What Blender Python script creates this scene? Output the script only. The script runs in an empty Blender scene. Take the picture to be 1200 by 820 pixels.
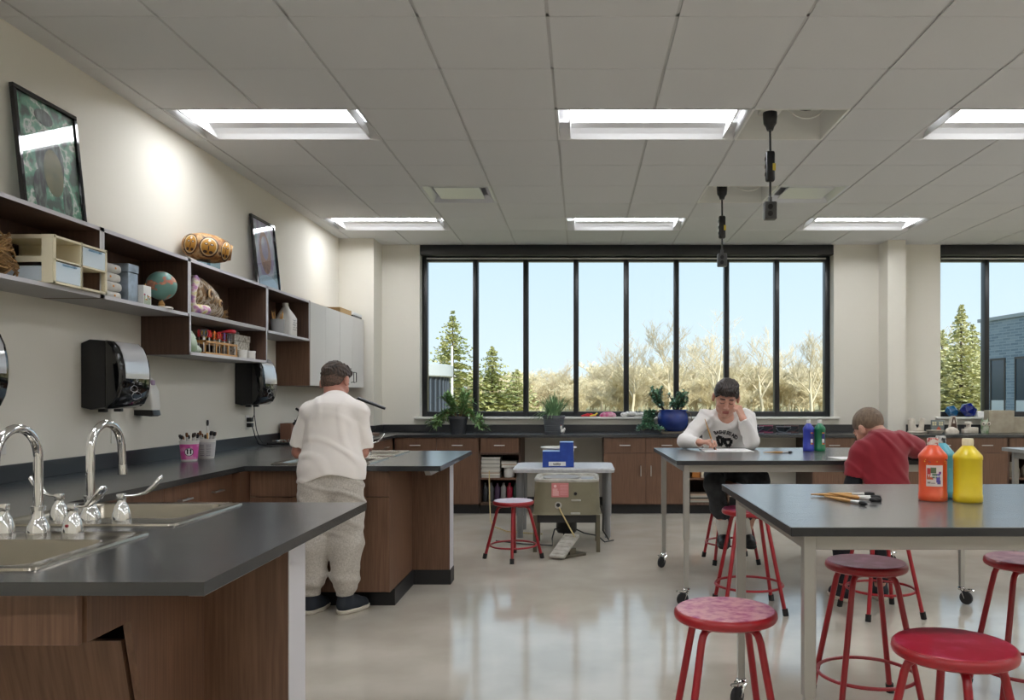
import bpy, bmesh, math, random
import numpy as np
from mathutils import Vector, Matrix, Euler

S = bpy.context.scene
COL = S.collection
PI = math.pi
# ---------------------------------------------------------------- camera
F_PX, VX, VY, HC = 949.0, 681.5, 465.0, 1.267       # focal length, vanishing point (1200x820 frame), eye height
cam_d = bpy.data.cameras.new('camera')
cam = bpy.data.objects.new('camera', cam_d)
COL.objects.link(cam)
cam.location = (0, 0, HC)
cam.rotation_euler = (PI / 2, 0, 0)
cam_d.sensor_fit = 'HORIZONTAL'
cam_d.sensor_width = 36.0
cam_d.lens = 36.0 * F_PX / 1200.0
cam_d.shift_x = (600.0 - VX) / 1200.0
cam_d.shift_y = (VY - 410.0) / 1200.0
cam_d.clip_start = 0.05
cam_d.clip_end = 600
S.camera = cam
# ---------------------------------------------------------------- world, sun, exposure
LAMP = 22.0            # radiance of the ceiling light lenses
SKY = 1.22
SUN = 6.0
EXPOSURE = 0.08
S.view_settings.view_transform = 'Standard'
S.view_settings.look = 'None'
S.view_settings.gamma = 1.0
S.view_settings.use_curve_mapping = False
S.view_settings.exposure = EXPOSURE
S.cycles.use_denoising = True
S.cycles.max_bounces = 8
S.cycles.diffuse_bounces = 5
S.cycles.glossy_bounces = 4
S.cycles.transparent_max_bounces = 12
S.cycles.sample_clamp_indirect = 6.0
S.cycles.caustics_reflective = False
S.cycles.caustics_refractive = False


def lin(c):
    if isinstance(c, str):
        c = tuple(int(c[i:i + 2], 16) for i in (0, 2, 4))
    return tuple((v / 255 / 12.92) if v / 255 <= 0.04045 else ((v / 255 + 0.055) / 1.055) ** 2.4 for v in c) + (1.0,)


world = bpy.data.worlds.new('world')
S.world = world
world.use_nodes = True
wn, wl = world.node_tree.nodes, world.node_tree.links
bg = wn['Background']
tc = wn.new('ShaderNodeTexCoord')
sx = wn.new('ShaderNodeSeparateXYZ')
wr = wn.new('ShaderNodeValToRGB')
wl.new(tc.outputs['Generated'], sx.inputs[0])
wl.new(sx.outputs['Z'], wr.inputs[0])
wr.color_ramp.elements[0].position = 0.0
wr.color_ramp.elements[0].color = lin((232, 241, 246))
wr.color_ramp.elements[1].position = 0.8
wr.color_ramp.elements[1].color = lin((180, 209, 234))
e = wr.color_ramp.elements.new(0.2)
e.color = lin((208, 228, 242))
wl.new(wr.outputs[0], bg.inputs[0])
bg.inputs[1].default_value = SKY
sun_d = bpy.data.lights.new('sun', 'SUN')
sun_d.energy = SUN
sun_d.angle = 0.01
sun_d.color = (1.0, 0.93, 0.80)
sun = bpy.data.objects.new('sun', sun_d)
COL.objects.link(sun)
sun.location = (20, -30, 30)
sun.rotation_euler = Vector((-0.45, 0.8, -0.55)).to_track_quat('-Z', 'Y').to_euler()

# ---------------------------------------------------------------- materials
MATS = {}


def mat(name, col, rough=0.5, metal=0.0, col2=None, nscale=8.0, stretch=(1, 1, 1), bump=0.0, bscale=200.0, spec=0.5,
        coat=0.0, emit=None, estr=0.0, detail=3.0, contrast=(0.35, 0.65), rvar=0.0, sheen=0.0):
    if name in MATS:
        return MATS[name]
    m = bpy.data.materials.new(name)
    MATS[name] = m
    m.use_nodes = True
    n, l = m.node_tree.nodes, m.node_tree.links
    b = n['Principled BSDF']
    b.inputs['Base Color'].default_value = lin(col)
    b.inputs['Roughness'].default_value = rough
    b.inputs['Metallic'].default_value = metal
    b.inputs['Specular IOR Level'].default_value = spec
    b.inputs['Coat Weight'].default_value = coat
    b.inputs['Coat Roughness'].default_value = 0.08
    if sheen:
        b.inputs['Sheen Weight'].default_value = sheen
    if emit is not None:
        b.inputs['Emission Color'].default_value = lin(emit)
        b.inputs['Emission Strength'].default_value = estr
    if col2 is not None or bump or rvar:
        t = n.new('ShaderNodeTexCoord')
        mp = n.new('ShaderNodeMapping')
        mp.inputs['Scale'].default_value = stretch
        l.new(t.outputs['Object'], mp.inputs[0])
    if col2 is not None or rvar:
        nz = n.new('ShaderNodeTexNoise')
        nz.inputs['Scale'].default_value = nscale
        nz.inputs['Detail'].default_value = detail
        l.new(mp.outputs[0], nz.inputs['Vector'])
    if col2 is not None:
        r = n.new('ShaderNodeValToRGB')
        r.color_ramp.elements[0].position = contrast[0]
        r.color_ramp.elements[1].position = contrast[1]
        r.color_ramp.elements[0].color = lin(col)
        r.color_ramp.elements[1].color = lin(col2)
        l.new(nz.outputs['Fac'], r.inputs[0])
        l.new(r.outputs[0], b.inputs['Base Color'])
    if rvar:
        mr = n.new('ShaderNodeMapRange')
        mr.inputs['To Min'].default_value = max(0.02, rough - rvar)
        mr.inputs['To Max'].default_value = rough + rvar
        l.new(nz.outputs['Fac'], mr.inputs['Value'])
        l.new(mr.outputs[0], b.inputs['Roughness'])
    if bump:
        nb = n.new('ShaderNodeTexNoise')
        nb.inputs['Scale'].default_value = bscale
        nb.inputs['Detail'].default_value = 2.0
        l.new(mp.outputs[0], nb.inputs['Vector'])
        bm_ = n.new('ShaderNodeBump')
        bm_.inputs['Strength'].default_value = bump
        bm_.inputs['Distance'].default_value = 0.01
        l.new(nb.outputs['Fac'], bm_.inputs['Height'])
        l.new(bm_.outputs[0], b.inputs['Normal'])
    return m


def glass_mat(name, tint=(245, 250, 250), refl=0.6, rough=0.0):
    m = bpy.data.materials.new(name)
    MATS[name] = m
    m.use_nodes = True
    n, l = m.node_tree.nodes, m.node_tree.links
    n.remove(n['Principled BSDF'])
    tr = n.new('ShaderNodeBsdfTransparent')
    tr.inputs[0].default_value = lin(tint)
    gl = n.new('ShaderNodeBsdfGlossy')
    gl.inputs['Roughness'].default_value = rough
    fr = n.new('ShaderNodeFresnel')
    fr.inputs[0].default_value = 1.45
    mu = n.new('ShaderNodeMath')
    mu.operation = 'MULTIPLY'
    mu.inputs[1].default_value = refl
    mx = n.new('ShaderNodeMixShader')
    ge = n.new('ShaderNodeNewGeometry')              # the back face of a thin pane adds no second reflection
    m2 = n.new('ShaderNodeMath')
    m2.operation = 'SUBTRACT'
    m2.inputs[0].default_value = 1.0
    m3 = n.new('ShaderNodeMath')
    m3.operation = 'MULTIPLY'
    l.new(ge.outputs['Backfacing'], m2.inputs[1])
    l.new(fr.outputs[0], mu.inputs[0])
    l.new(mu.outputs[0], m3.inputs[0])
    l.new(m2.outputs[0], m3.inputs[1])
    l.new(m3.outputs[0], mx.inputs[0])
    l.new(tr.outputs[0], mx.inputs[1])
    l.new(gl.outputs[0], mx.inputs[2])
    l.new(mx.outputs[0], n['Material Output'].inputs[0])
    return m


M_wall = mat('wall_paint', (228, 224, 212), 0.75, bump=0.06, bscale=350)
M_ceil = mat('ceiling_tile', (224, 225, 226), 0.9, bump=0.12, bscale=420)
M_grid = mat('ceiling_grid', (204, 204, 204), 0.6)
M_floor = mat('polished_concrete', (188, 181, 167), 0.10, col2=(204, 197, 184), nscale=2.2, detail=8, rvar=0.04, spec=0.6)
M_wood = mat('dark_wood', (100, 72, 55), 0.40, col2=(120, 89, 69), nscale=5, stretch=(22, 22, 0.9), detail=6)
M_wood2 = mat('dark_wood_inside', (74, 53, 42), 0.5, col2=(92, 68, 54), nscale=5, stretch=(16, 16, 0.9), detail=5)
M_edge = mat('grey_edge_band', (204, 202, 206), 0.4)
M_epoxy = mat('black_epoxy_top', (43, 45, 47), 0.22, col2=(48, 50, 52), nscale=5, detail=5, rvar=0.03, spec=0.9)
M_splash = mat('black_epoxy_splash', (40, 41, 43), 0.3, spec=0.6)
M_base = mat('black_rubber_base', (30, 30, 31), 0.5)
M_white = mat('white_laminate', (214, 211, 206), 0.4)
M_black = mat('black_plastic', (22, 22, 24), 0.35)
M_gloss = mat('gloss_black_plastic', (12, 12, 14), 0.06, spec=0.7)
M_chrome = mat('chrome', (225, 225, 225), 0.07, 1.0)
M_steel = mat('brushed_steel', (158, 152, 140), 0.24, 1.0, col2=(146, 141, 130), nscale=6, stretch=(1, 14, 1))
M_galv = mat('grey_painted_steel', (168, 166, 160), 0.4, 0.5)
M_alu = mat('satin_aluminium', (205, 203, 200), 0.35, 0.9)
M_frame = mat('black_window_frame', (30, 31, 33), 0.35)
M_red = mat('red_stool_paint', (152, 20, 32), 0.32, spec=0.6)
M_rubber = mat('black_rubber_foot', (24, 24, 25), 0.7)
M_whitep = mat('white_plastic', (232, 230, 224), 0.4)
M_cream = mat('cream_plastic', (232, 222, 192), 0.45)
M_glass = glass_mat('window_glass', (244, 249, 251), 0.55)
M_pglass = glass_mat('picture_glass', (250, 250, 250), 1.0)
M_clear = glass_mat('clear_plastic', (205, 222, 232), 0.9, 0.12)
M_lens = mat('lamp_lens', (255, 255, 255), 0.4, emit=(248, 250, 255), estr=LAMP)
M_refl = mat('lamp_reflector', (226, 226, 226), 0.5)
M_paper = mat('white_paper', (238, 238, 236), 0.7)
M_skin = mat('skin', (205, 158, 138), 0.5, col2=(194, 142, 122), nscale=14)
M_skin2 = mat('skin_flushed', (204, 150, 132), 0.5, col2=(194, 136, 120), nscale=14)

# ---------------------------------------------------------------- mesh builder
ORIG = {}


class MB:
    def __init__(s):
        s.bm = bmesh.new()
        s.mi = 0

    def _mark(s):
        return len(s.bm.verts), len(s.bm.faces)

    def _fin(s, mk):
        s.bm.verts.ensure_lookup_table()
        s.bm.faces.ensure_lookup_table()
        if s.mi:
            for f in s.bm.faces[mk[1]:]:
                f.material_index = s.mi
        return s

    def box(s, x0, x1, y0, y1, z0, z1, b=0.0, seg=2):
        x0, x1 = min(x0, x1), max(x0, x1)
        y0, y1 = min(y0, y1), max(y0, y1)
        z0, z1 = min(z0, z1), max(z0, z1)
        mk = s._mark()
        v = [s.bm.verts.new((x, y, z)) for x in (x0, x1) for y in (y0, y1) for z in (z0, z1)]
        fs = [s.bm.faces.new([v[i] for i in q]) for q in
              ((0, 1, 3, 2), (4, 6, 7, 5), (0, 4, 5, 1), (2, 3, 7, 6), (0, 2, 6, 4), (1, 5, 7, 3))]
        if b > 0:
            b = min(b, 0.45 * min(x1 - x0, y1 - y0, z1 - z0))
            es = list({e for f in fs for e in f.edges})
            bmesh.ops.bevel(s.bm, geom=es, offset=b, segments=seg, affect='EDGES', profile=0.5)
        return s._fin(mk)

    def prism(s, poly, axis, a, b, bev=0.0):
        """extrude a 2-D polygon: axis 'x' -> (y,z), 'y' -> (x,z), 'z' -> (x,y)"""
        mk = s._mark()

        def v3(p, t):
            return {'x': (t, p[0], p[1]), 'y': (p[0], t, p[1]), 'z': (p[0], p[1], t)}[axis]
        va = [s.bm.verts.new(v3(p, a)) for p in poly]
        vb = [s.bm.verts.new(v3(p, b)) for p in poly]
        n = len(poly)
        fs = [s.bm.faces.new(va), s.bm.faces.new(vb[::-1])]
        for i in range(n):
            fs.append(s.bm.faces.new((va[i], vb[i], vb[(i + 1) % n], va[(i + 1) % n])))
        bmesh.ops.recalc_face_normals(s.bm, faces=fs)
        if bev:
            es = [e for f in fs[:2] for e in f.edges]
            bmesh.ops.bevel(s.bm, geom=es, offset=bev, segments=2, affect='EDGES', profile=0.5)
        return s._fin(mk)

    def tube(s, pts, r, n=8, closed=False, flat=1.0):
        mk = s._mark()
        pts = [Vector(p) for p in pts]
        m = len(pts)
        rs = list(r) if isinstance(r, (list, tuple)) else [r] * m
        rings = []
        up = None
        for i, p in enumerate(pts):
            if closed:
                t = (pts[(i + 1) % m] - pts[i - 1]).normalized()
            else:
                a, b = pts[max(i - 1, 0)], pts[min(i + 1, m - 1)]
                t = (b - a).normalized() if (b - a).length > 1e-9 else Vector((0, 0, 1))
            if up is None:
                up = Vector((0, 0, 1)) if abs(t.z) < 0.9 else Vector((1, 0, 0))
            u = (up - t * up.dot(t))
            if u.length < 1e-6:
                u = t.orthogonal()
            u.normalize()
            w = t.cross(u)
            up = u
            rings.append([s.bm.verts.new(p + u * (rs[i] * math.cos(2 * PI * k / n) * flat) + w * (rs[i] * math.sin(2 * PI * k / n)))
                          for k in range(n)])
        rng = range(m) if closed else range(m - 1)
        for i in rng:
            A, B = rings[i], rings[(i + 1) % m]
            for k in range(n):
                s.bm.faces.new((A[k], A[(k + 1) % n], B[(k + 1) % n], B[k]))
        if not closed:
            s.bm.faces.new(rings[0][::-1])
            s.bm.faces.new(rings[-1])
        return s._fin(mk)

    def lathe(s, prof, n=24, c=(0, 0, 0), sx=1.0, sy=1.0, axis='z'):
        mk = s._mark()
        c = Vector(c)
        rings = []
        for (r, z) in prof:
            if abs(r) < 1e-7:
                q = [(0.0, 0.0, z)]
            else:
                q = [(r * math.cos(2 * PI * k / n) * sx, r * math.sin(2 * PI * k / n) * sy, z) for k in range(n)]
            if axis == 'y':
                q = [(a, zz, b) for (a, b, zz) in q]
            elif axis == 'x':
                q = [(zz, a, b) for (a, b, zz) in q]
            rings.append([s.bm.verts.new(c + Vector(p)) for p in q])
        fs = []
        for A, B in zip(rings, rings[1:]):
            if len(A) == 1 and len(B) == 1:
                continue
            for k in range(n):
                k2 = (k + 1) % n
                if len(A) == 1:
                    fs.append(s.bm.faces.new((A[0], B[k2], B[k])))
                elif len(B) == 1:
                    fs.append(s.bm.faces.new((A[k], A[k2], B[0])))
                else:
                    fs.append(s.bm.faces.new((A[k], A[k2], B[k2], B[k])))
        if len(rings[0]) > 1:
            fs.append(s.bm.faces.new(rings[0][::-1]))
        if len(rings[-1]) > 1:
            fs.append(s.bm.faces.new(rings[-1]))
        bmesh.ops.recalc_face_normals(s.bm, faces=fs)
        return s._fin(mk)

    def cyl(s, p0, p1, r0, r1=None, n=12):
        return s.tube([p0, p1], [r0, r0 if r1 is None else r1], n)

    def ball(s, c, r, n=12):
        if not isinstance(r, (tuple, list)):
            r = (r, r, r)
        mk = s._mark()
        bmesh.ops.create_uvsphere(s.bm, u_segments=n, v_segments=max(4, n // 2 + 1), radius=1.0,
                                  matrix=Matrix.Translation(c) @ Matrix.Diagonal((r[0], r[1], r[2], 1)))
        return s._fin(mk)

    def face(s, pts):
        mk = s._mark()
        s.bm.faces.new([s.bm.verts.new(p) for p in pts])
        return s._fin(mk)

    def xf(s, mk, M):
        s.bm.verts.ensure_lookup_table()
        for v in s.bm.verts[mk[0]:]:
            v.co = M @ v.co
        return s

    def done(s, name, m, parent=None, label=None, cat=None, group=None, kind=None, ang=38, world=True, base=None):
        me = bpy.data.meshes.new(name)
        s.bm.normal_update()
        s.bm.to_mesh(me)
        s.bm.free()
        return link_mesh(name, me, m, parent, label, cat, group, kind, ang, world, base)


def link_mesh(name, me, m, parent=None, label=None, cat=None, group=None, kind=None, ang=38, world=True, base=None):
    for k in (m if isinstance(m, (list, tuple)) else [m]):
        me.materials.append(k)
    if ang and len(me.polygons):
        me.polygons.foreach_set('use_smooth', [True] * len(me.polygons))
        if ang < 180:
            me.set_sharp_from_angle(angle=math.radians(ang))
    o = bpy.data.objects.new(name, me)
    COL.objects.link(o)
    if parent is not None:
        o.parent = parent
        org = ORIG.get(parent.name, Vector((0, 0, 0)))
        ORIG[o.name] = org
        if world and org.length > 0:
            me.transform(Matrix.Translation(-org))
    elif kind != 'structure' and world and len(me.vertices):
        co = np.empty(len(me.vertices) * 3)
        me.vertices.foreach_get('co', co)
        co = co.reshape(-1, 3)
        a, b = co.min(0), co.max(0)
        org = Vector(base) if base else Vector(((a[0] + b[0]) / 2, (a[1] + b[1]) / 2, a[2]))
        me.transform(Matrix.Translation(-org))
        o.location = org
        ORIG[o.name] = org
    tag(o, label, cat, group, kind)
    return o


def tag(o, label=None, cat=None, group=None, kind=None):
    if label:
        o['label'] = label
    if cat:
        o['category'] = cat
    if group:
        o['group'] = group
    if kind:
        o['kind'] = kind
    return o


def thing(name, label, cat, loc=(0, 0, 0), group=None, rz=0.0):
    o = bpy.data.objects.new(name, None)
    COL.objects.link(o)
    o.empty_display_size = 0.1
    o.location = loc
    o.rotation_euler = (0, 0, rz)
    ORIG[o.name] = Vector(loc)
    return tag(o, label, cat, group)


def dup(root, loc=None, rz=None, label=None, group=None, cat=None):
    def rec(o, par):
        c = o.copy()
        COL.objects.link(c)
        if par is not None:
            c.parent = par
        for ch in list(o.children):
            rec(ch, c)
        return c
    c = rec(root, None)
    if loc is not None:
        c.location = loc
    if rz is not None:
        c.rotation_euler = (0, 0, rz)
    return tag(c, label, cat, group)


def struct(b, name, m, parent=None, ang=30):
    return b.done(name, m, parent, kind='structure' if parent is None else None, ang=ang)


def arc(c, r, a0, a1, n, u, v):
    """points on an arc around c in the plane of unit vectors u, v (degrees)"""
    c, u, v = Vector(c), Vector(u), Vector(v)
    return [c + u * (r * math.cos(math.radians(a0 + (a1 - a0) * i / n))) + v * (r * math.sin(math.radians(a0 + (a1 - a0) * i / n)))
            for i in range(n + 1)]


def PX(px, py, z_depth):
    """a photo position at a known distance, in metres"""
    return Vector(((px - VX) * z_depth / F_PX, z_depth, HC - (py - VY) * z_depth / F_PX))


def text_part(name, body, size, m, parent, M4, extrude=0.0008, bend=None, bold=0.0):
    """lettering as a mesh; M4 places its plane; bend(x, y) -> (x, y, z)"""
    cu = bpy.data.curves.new(name, 'FONT')
    cu.body = body
    cu.size = size
    cu.align_x = 'CENTER'
    cu.align_y = 'CENTER'
    cu.extrude = extrude
    cu.offset = bold
    cu.resolution_u = 3
    ob = bpy.data.objects.new(name + '_curve', cu)
    COL.objects.link(ob)
    dg = bpy.context.evaluated_depsgraph_get()
    me = bpy.data.meshes.new_from_object(ob.evaluated_get(dg))
    bpy.data.objects.remove(ob)
    bpy.data.curves.remove(cu)
    if bend:
        for v in me.vertices:
            x, y, z = bend(v.co.x, v.co.y)
            v.co = (x, y, z + v.co.z)
    me.name = name
    me.transform(M4)
    me.materials.clear()
    return link_mesh(name, me, m, parent, ang=0)


def frame4(o, x, y):
    """matrix whose local x, y axes are the given directions"""
    x = Vector(x).normalized()
    z = x.cross(Vector(y)).normalized()
    y = z.cross(x)
    M4 = Matrix.Identity(4)
    for i in range(3):
        M4[i][0], M4[i][1], M4[i][2], M4[i][3] = x[i], y[i], z[i], o[i]
    return M4
# ================================================================ THE SETTING
H = 3.048
XL, XR, Y0, YB = -2.73, 8.5, -1.69, 9.47
b = MB()
b.box(XL - 0.2, XR + 0.2, Y0 - 0.2, YB + 0.3, -0.12, 0.0)
struct(b, 'floor', M_floor)
b = MB()
b.box(XL - 0.15, XL, Y0 - 0.15, YB + 0.3, 0, 3.5)
struct(b, 'wall_left', M_wall)
b = MB()
b.box(XR, XR + 0.15, Y0 - 0.15, YB + 0.3, 0, 3.5)
struct(b, 'wall_right', M_wall)
b = MB()
b.box(XL, XR, Y0 - 0.15, Y0, 0, 3.5)
struct(b, 'wall_front', M_wall)
W1 = (-1.893, 2.951)
W2 = (4.197, 6.62)
WZ0, WZ1 = 1.012, 3.06
b = MB()
for x0, x1, z0, z1 in ((XL, W1[0], 0, 3.5), (W1[1], W2[0], 0, 3.5), (W2[1], XR, 0, 3.5),
                       (W1[0], W1[1], 0, WZ0), (W2[0], W2[1], 0, WZ0), (W1[0], W1[1], WZ1, 3.5), (W2[0], W2[1], WZ1, 3.5)):
    b.box(x0, x1, YB, YB + 0.3, z0, z1)
struct(b, 'wall_back', M_wall)
b = MB()
b.box(XL, -2.335, 9.10, YB, 0.0, 3.2)
struct(b, 'wall_chase', M_wall)
b = MB()
b.box(3.475, 3.678, 9.185, YB, 0.861, 3.2)
struct(b, 'wall_pier', M_wall)
for i, W in enumerate((W1, W2)):
    b = MB()
    b.box(W[0] - 0.06, W[1] + 0.06, YB - 0.035, YB + 0.145, WZ0 - 0.004, WZ0 + 0.022, 0.004)
    struct(b, 'trim_%d' % (i + 1), M_whitep)


# windows: frame, mullions, panes
def window(name, W, n):
    y0, y1 = YB + 0.15, YB + 0.25
    z0, z1 = WZ0 + 0.022, WZ1
    b = MB()
    fw = 0.06
    pitch = (W[1] - W[0] - fw) / n
    b.box(W[0], W[1], y0, y1, z0, z0 + fw, 0.004)
    b.box(W[0], W[1], y0, y1, 2.878, z1, 0.004)
    for i in range(n + 1):
        c = W[0] + fw / 2 + pitch * i
        h = fw / 2 - (0.0 if i in (0, n) else 0.003)
        b.box(c - h, c + h, y0 - 0.001, y1, z0, z1, 0.004)
        if 0 < i < n:
            b.box(c + h, c + h + 0.008, y0 + 0.03, y1, z0 + fw, 2.878)
    w = struct(b, name, M_frame)
    for i in range(n):
        c = W[0] + fw / 2 + pitch * i
        p = MB()
        p.box(c + 0.02, c + pitch - 0.02, y0 + 0.05, y0 + 0.058, z0 + 0.05, 2.89)
        p.done('window_pane', M_glass, w, ang=0)
    return w


window('window_1', W1, 8)
window('window_2', W2, 4)
for W, lb in ((W1, 'black roller blind rolled up at the top of the wide eight-pane window'),
              (W2, 'black roller blind rolled up over the window at the right beside the pier')):
    t = thing('roller_blind', lb, 'blind', (sum(W) / 2, YB + 0.07, 2.93), 'rolled roller blinds')
    b = MB()
    b.box(W[0] + 0.003, W[1] - 0.003, YB - 0.01, YB + 0.115, 2.926, 3.045, 0.01)
    b.done('cassette', M_frame, t)
    b = MB()
    b.box(W[0] + 0.06, W[1] - 0.06, YB + 0.1, YB + 0.118, 2.896, 2.914, 0.003)
    b.done('hem_bar', M_alu, t)

# ---------------------------------------------------------------- ceiling
PIT = 0.6096


def gx(k): return -0.160 + PIT * k
def gy(j): return 3.791 + PIT * j


LIGHTS = [(k, j) for j in (-8, -3, 2, 7) for k in (-4, 0, 4, 8, 12)]
VENTS = [(-2, 5), (3, 5)]
OPEN = [(2, 2), (2, 5)]
skip = {}
for k, j in LIGHTS:
    skip[(k, j)] = skip[(k + 1, j)] = ('L', k, j)
for c in VENTS + OPEN:
    skip[c] = ('V',) + c
b = MB()
for j in range(-9, 10):
    for k in range(-5, 15):
        if (k, j) in skip:
            continue
        x0, x1 = max(gx(k), XL), min(gx(k + 1), XR)
        ya, yb = max(gy(j), Y0), min(gy(j + 1), YB)
        b.box(x0 + (0.009 if x0 > XL else 0), x1 - 0.009, ya + 0.0025, yb - 0.0025, H, H + 0.018)
b.mi = 1
for j in range(-9, 10):
    ya, yb = max(gy(j), Y0), min(gy(j + 1), YB)
    for k in range(-4, 15):
        A, B = skip.get((k - 1, j)), skip.get((k, j))
        if A and B and A == B:
            continue
        b.box(gx(k) - 0.012, gx(k) + 0.012, ya, yb, H + 0.006, H + 0.03)
for j in range(-8, 10):
    b.box(XL, XR, gy(j) - 0.012, gy(j) + 0.012, H + 0.006, H + 0.03)
b.mi = 0
b.box(XL, XR, Y0, YB, 3.45, 3.5)
struct(b, 'ceiling', [M_ceil, M_grid], ang=0)

M_rec = mat('recess_grey', (240, 240, 236), 0.8)
for i, (k, j) in enumerate(OPEN):
    b = MB()
    x0, x1, ya, yb = gx(k), gx(k + 1), gy(j), gy(j + 1)
    t_ = 0.016
    b.box(x0 + 0.002, x1 - 0.002, yb - t_, yb - 0.0005, H, H + 0.33)
    b.box(x0 + 0.002, x1 - 0.002, ya + 0.0005, ya + t_, H, H + 0.33)
    b.box(x0 + 0.0005, x0 + t_, ya + t_, yb - t_, H + 0.0005, H + 0.33)
    b.box(x1 - t_, x1 - 0.0005, ya + t_, yb - t_, H + 0.0005, H + 0.33)
    b.box(x0, x1, ya, yb, H + 0.32, H + 0.34)
    struct(b, 'trim_%d' % (i + 3), M_rec)


def make_light(label, group):
    t = thing('ceiling_light', label, 'ceiling light', (0, 0, 0), group)
    hx, hy = PIT - 0.004, PIT / 2 - 0.003
    b = MB()
    prof = [(-hy, 0.0), (-hy + 0.014, 0.0), (-0.25, 0.028), (-0.20, 0.052), (-0.13, 0.064), (-0.128, 0.09)]
    for sgn in (1, -1):
        for (a, za), (c, zc) in zip(prof, prof[1:]):
            q = [(-hx, a * sgn, za), (hx, a * sgn, za), (hx, c * sgn, zc), (-hx, c * sgn, zc)]
            b.face(q if sgn < 0 else q[::-1])
    for sx_ in (-1, 1):
        x = hx * sx_
        b.box(x - 0.006, x + 0.006 if sx_ < 0 else x, -hy, hy, 0.0, 0.09)
        for s2 in (-1, 1):
            b.prism([(0.0, 0.0), (0.0, 0.05), (0.05, 0.06), (0.05, 0.064), (-0.0, 0.09)], 'y', s2 * 0.14, s2 * 0.13) if False else None
    b.box(-hx, hx, -hy, hy, 0.09, 0.1)
    b.done('housing', M_refl, t, ang=30)
    b = MB()
    b.prism([(-0.125, 0.078), (-0.09, 0.07), (0, 0.066), (0.09, 0.07), (0.125, 0.078), (0.125, 0.086), (-0.125, 0.086)],
            'x', -hx + 0.09, hx - 0.09)
    b.done('lens', M_lens, t, ang=40)
    for sx_ in (-1, 1):
        b = MB()
        b.prism([(-hy + 0.016, 0.006), (-0.2, 0.055), (-0.125, 0.075), (0.125, 0.075), (0.2, 0.055), (hy - 0.016, 0.006), (0, 0.004)],
                'x', sx_ * (hx - 0.083), sx_ * (hx - 0.075))
        b.done('end_plate', M_refl, t, ang=0)
    return t


seen_lab = {(-4, 2): 'bright recessed ceiling light nearest the left wall, in the front lit row',
            (0, 2): 'bright recessed ceiling light in the front lit row, left of the hanging cord',
            (4, 2): 'bright recessed ceiling light at the right edge, right of the open ceiling panel',
            (-4, 7): 'recessed ceiling light near the left corner of the window wall',
            (0, 7): 'recessed ceiling light just in front of the middle of the wide window',
            (4, 7): 'recessed ceiling light in front of the pier right of the wide window',
            (8, 7): 'recessed ceiling light cut by the right edge near the window wall'}
L0 = None
for (k, j) in LIGHTS:
    lb = seen_lab.get((k, j), 'recessed ceiling light beyond the edges of the picture')
    loc = (gx(k + 1), gy(j) + PIT / 2, H)
    if L0 is None:
        L0 = make_light(lb, 'recessed ceiling lights')
        L0.location = loc
    else:
        dup(L0, loc, label=lb)

M_vent = mat('vent_metal', (216, 218, 224), 0.34, 0.4)


def make_vent(label):
    t = thing('ceiling_vent', label, 'vent', (0, 0, 0), 'square ceiling vents')
    h = PIT / 2 - 0.003
    b = MB()
    for a in range(4):
        R = Matrix.Rotation(a * PI / 2, 3, 'Z')
        for (r0, z0), (r1, z1) in zip([(h, 0), (h - 0.022, 0), (h - 0.075, 0.055), (h - 0.078, 0.12)],
                                      [(h - 0.022, 0), (h - 0.075, 0.055), (h - 0.078, 0.12), (0.0, 0.12)]):
            b.face([R @ Vector(p) for p in ((-r0, -r0, z0), (-r1, -r1, z1), (r1, -r1, z1), (r0, -r0, z0))])
    b.done('frame', M_vent, t, ang=0)
    b = MB()
    b.box(-0.2, 0.2, -0.2, 0.2, 0.012, 0.03, 0.012)
    b.done('plaque', M_vent, t, ang=20)
    b = MB()
    b.box(-0.1, 0.1, h - 0.078, h - 0.083, 0.06, 0.1)
    b.box(-0.1, 0.1, -h + 0.083, -h + 0.078, 0.06, 0.1)
    b.done('slot', M_black, t, ang=0)
    return t


v0 = make_vent('square metal ceiling vent above the left end of the wide window')
v0.location = (gx(-2) + PIT / 2, gy(5) + PIT / 2, H)
dup(v0, (gx(3) + PIT / 2, gy(5) + PIT / 2, H), label='square metal ceiling vent right of the hanging cords')


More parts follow.
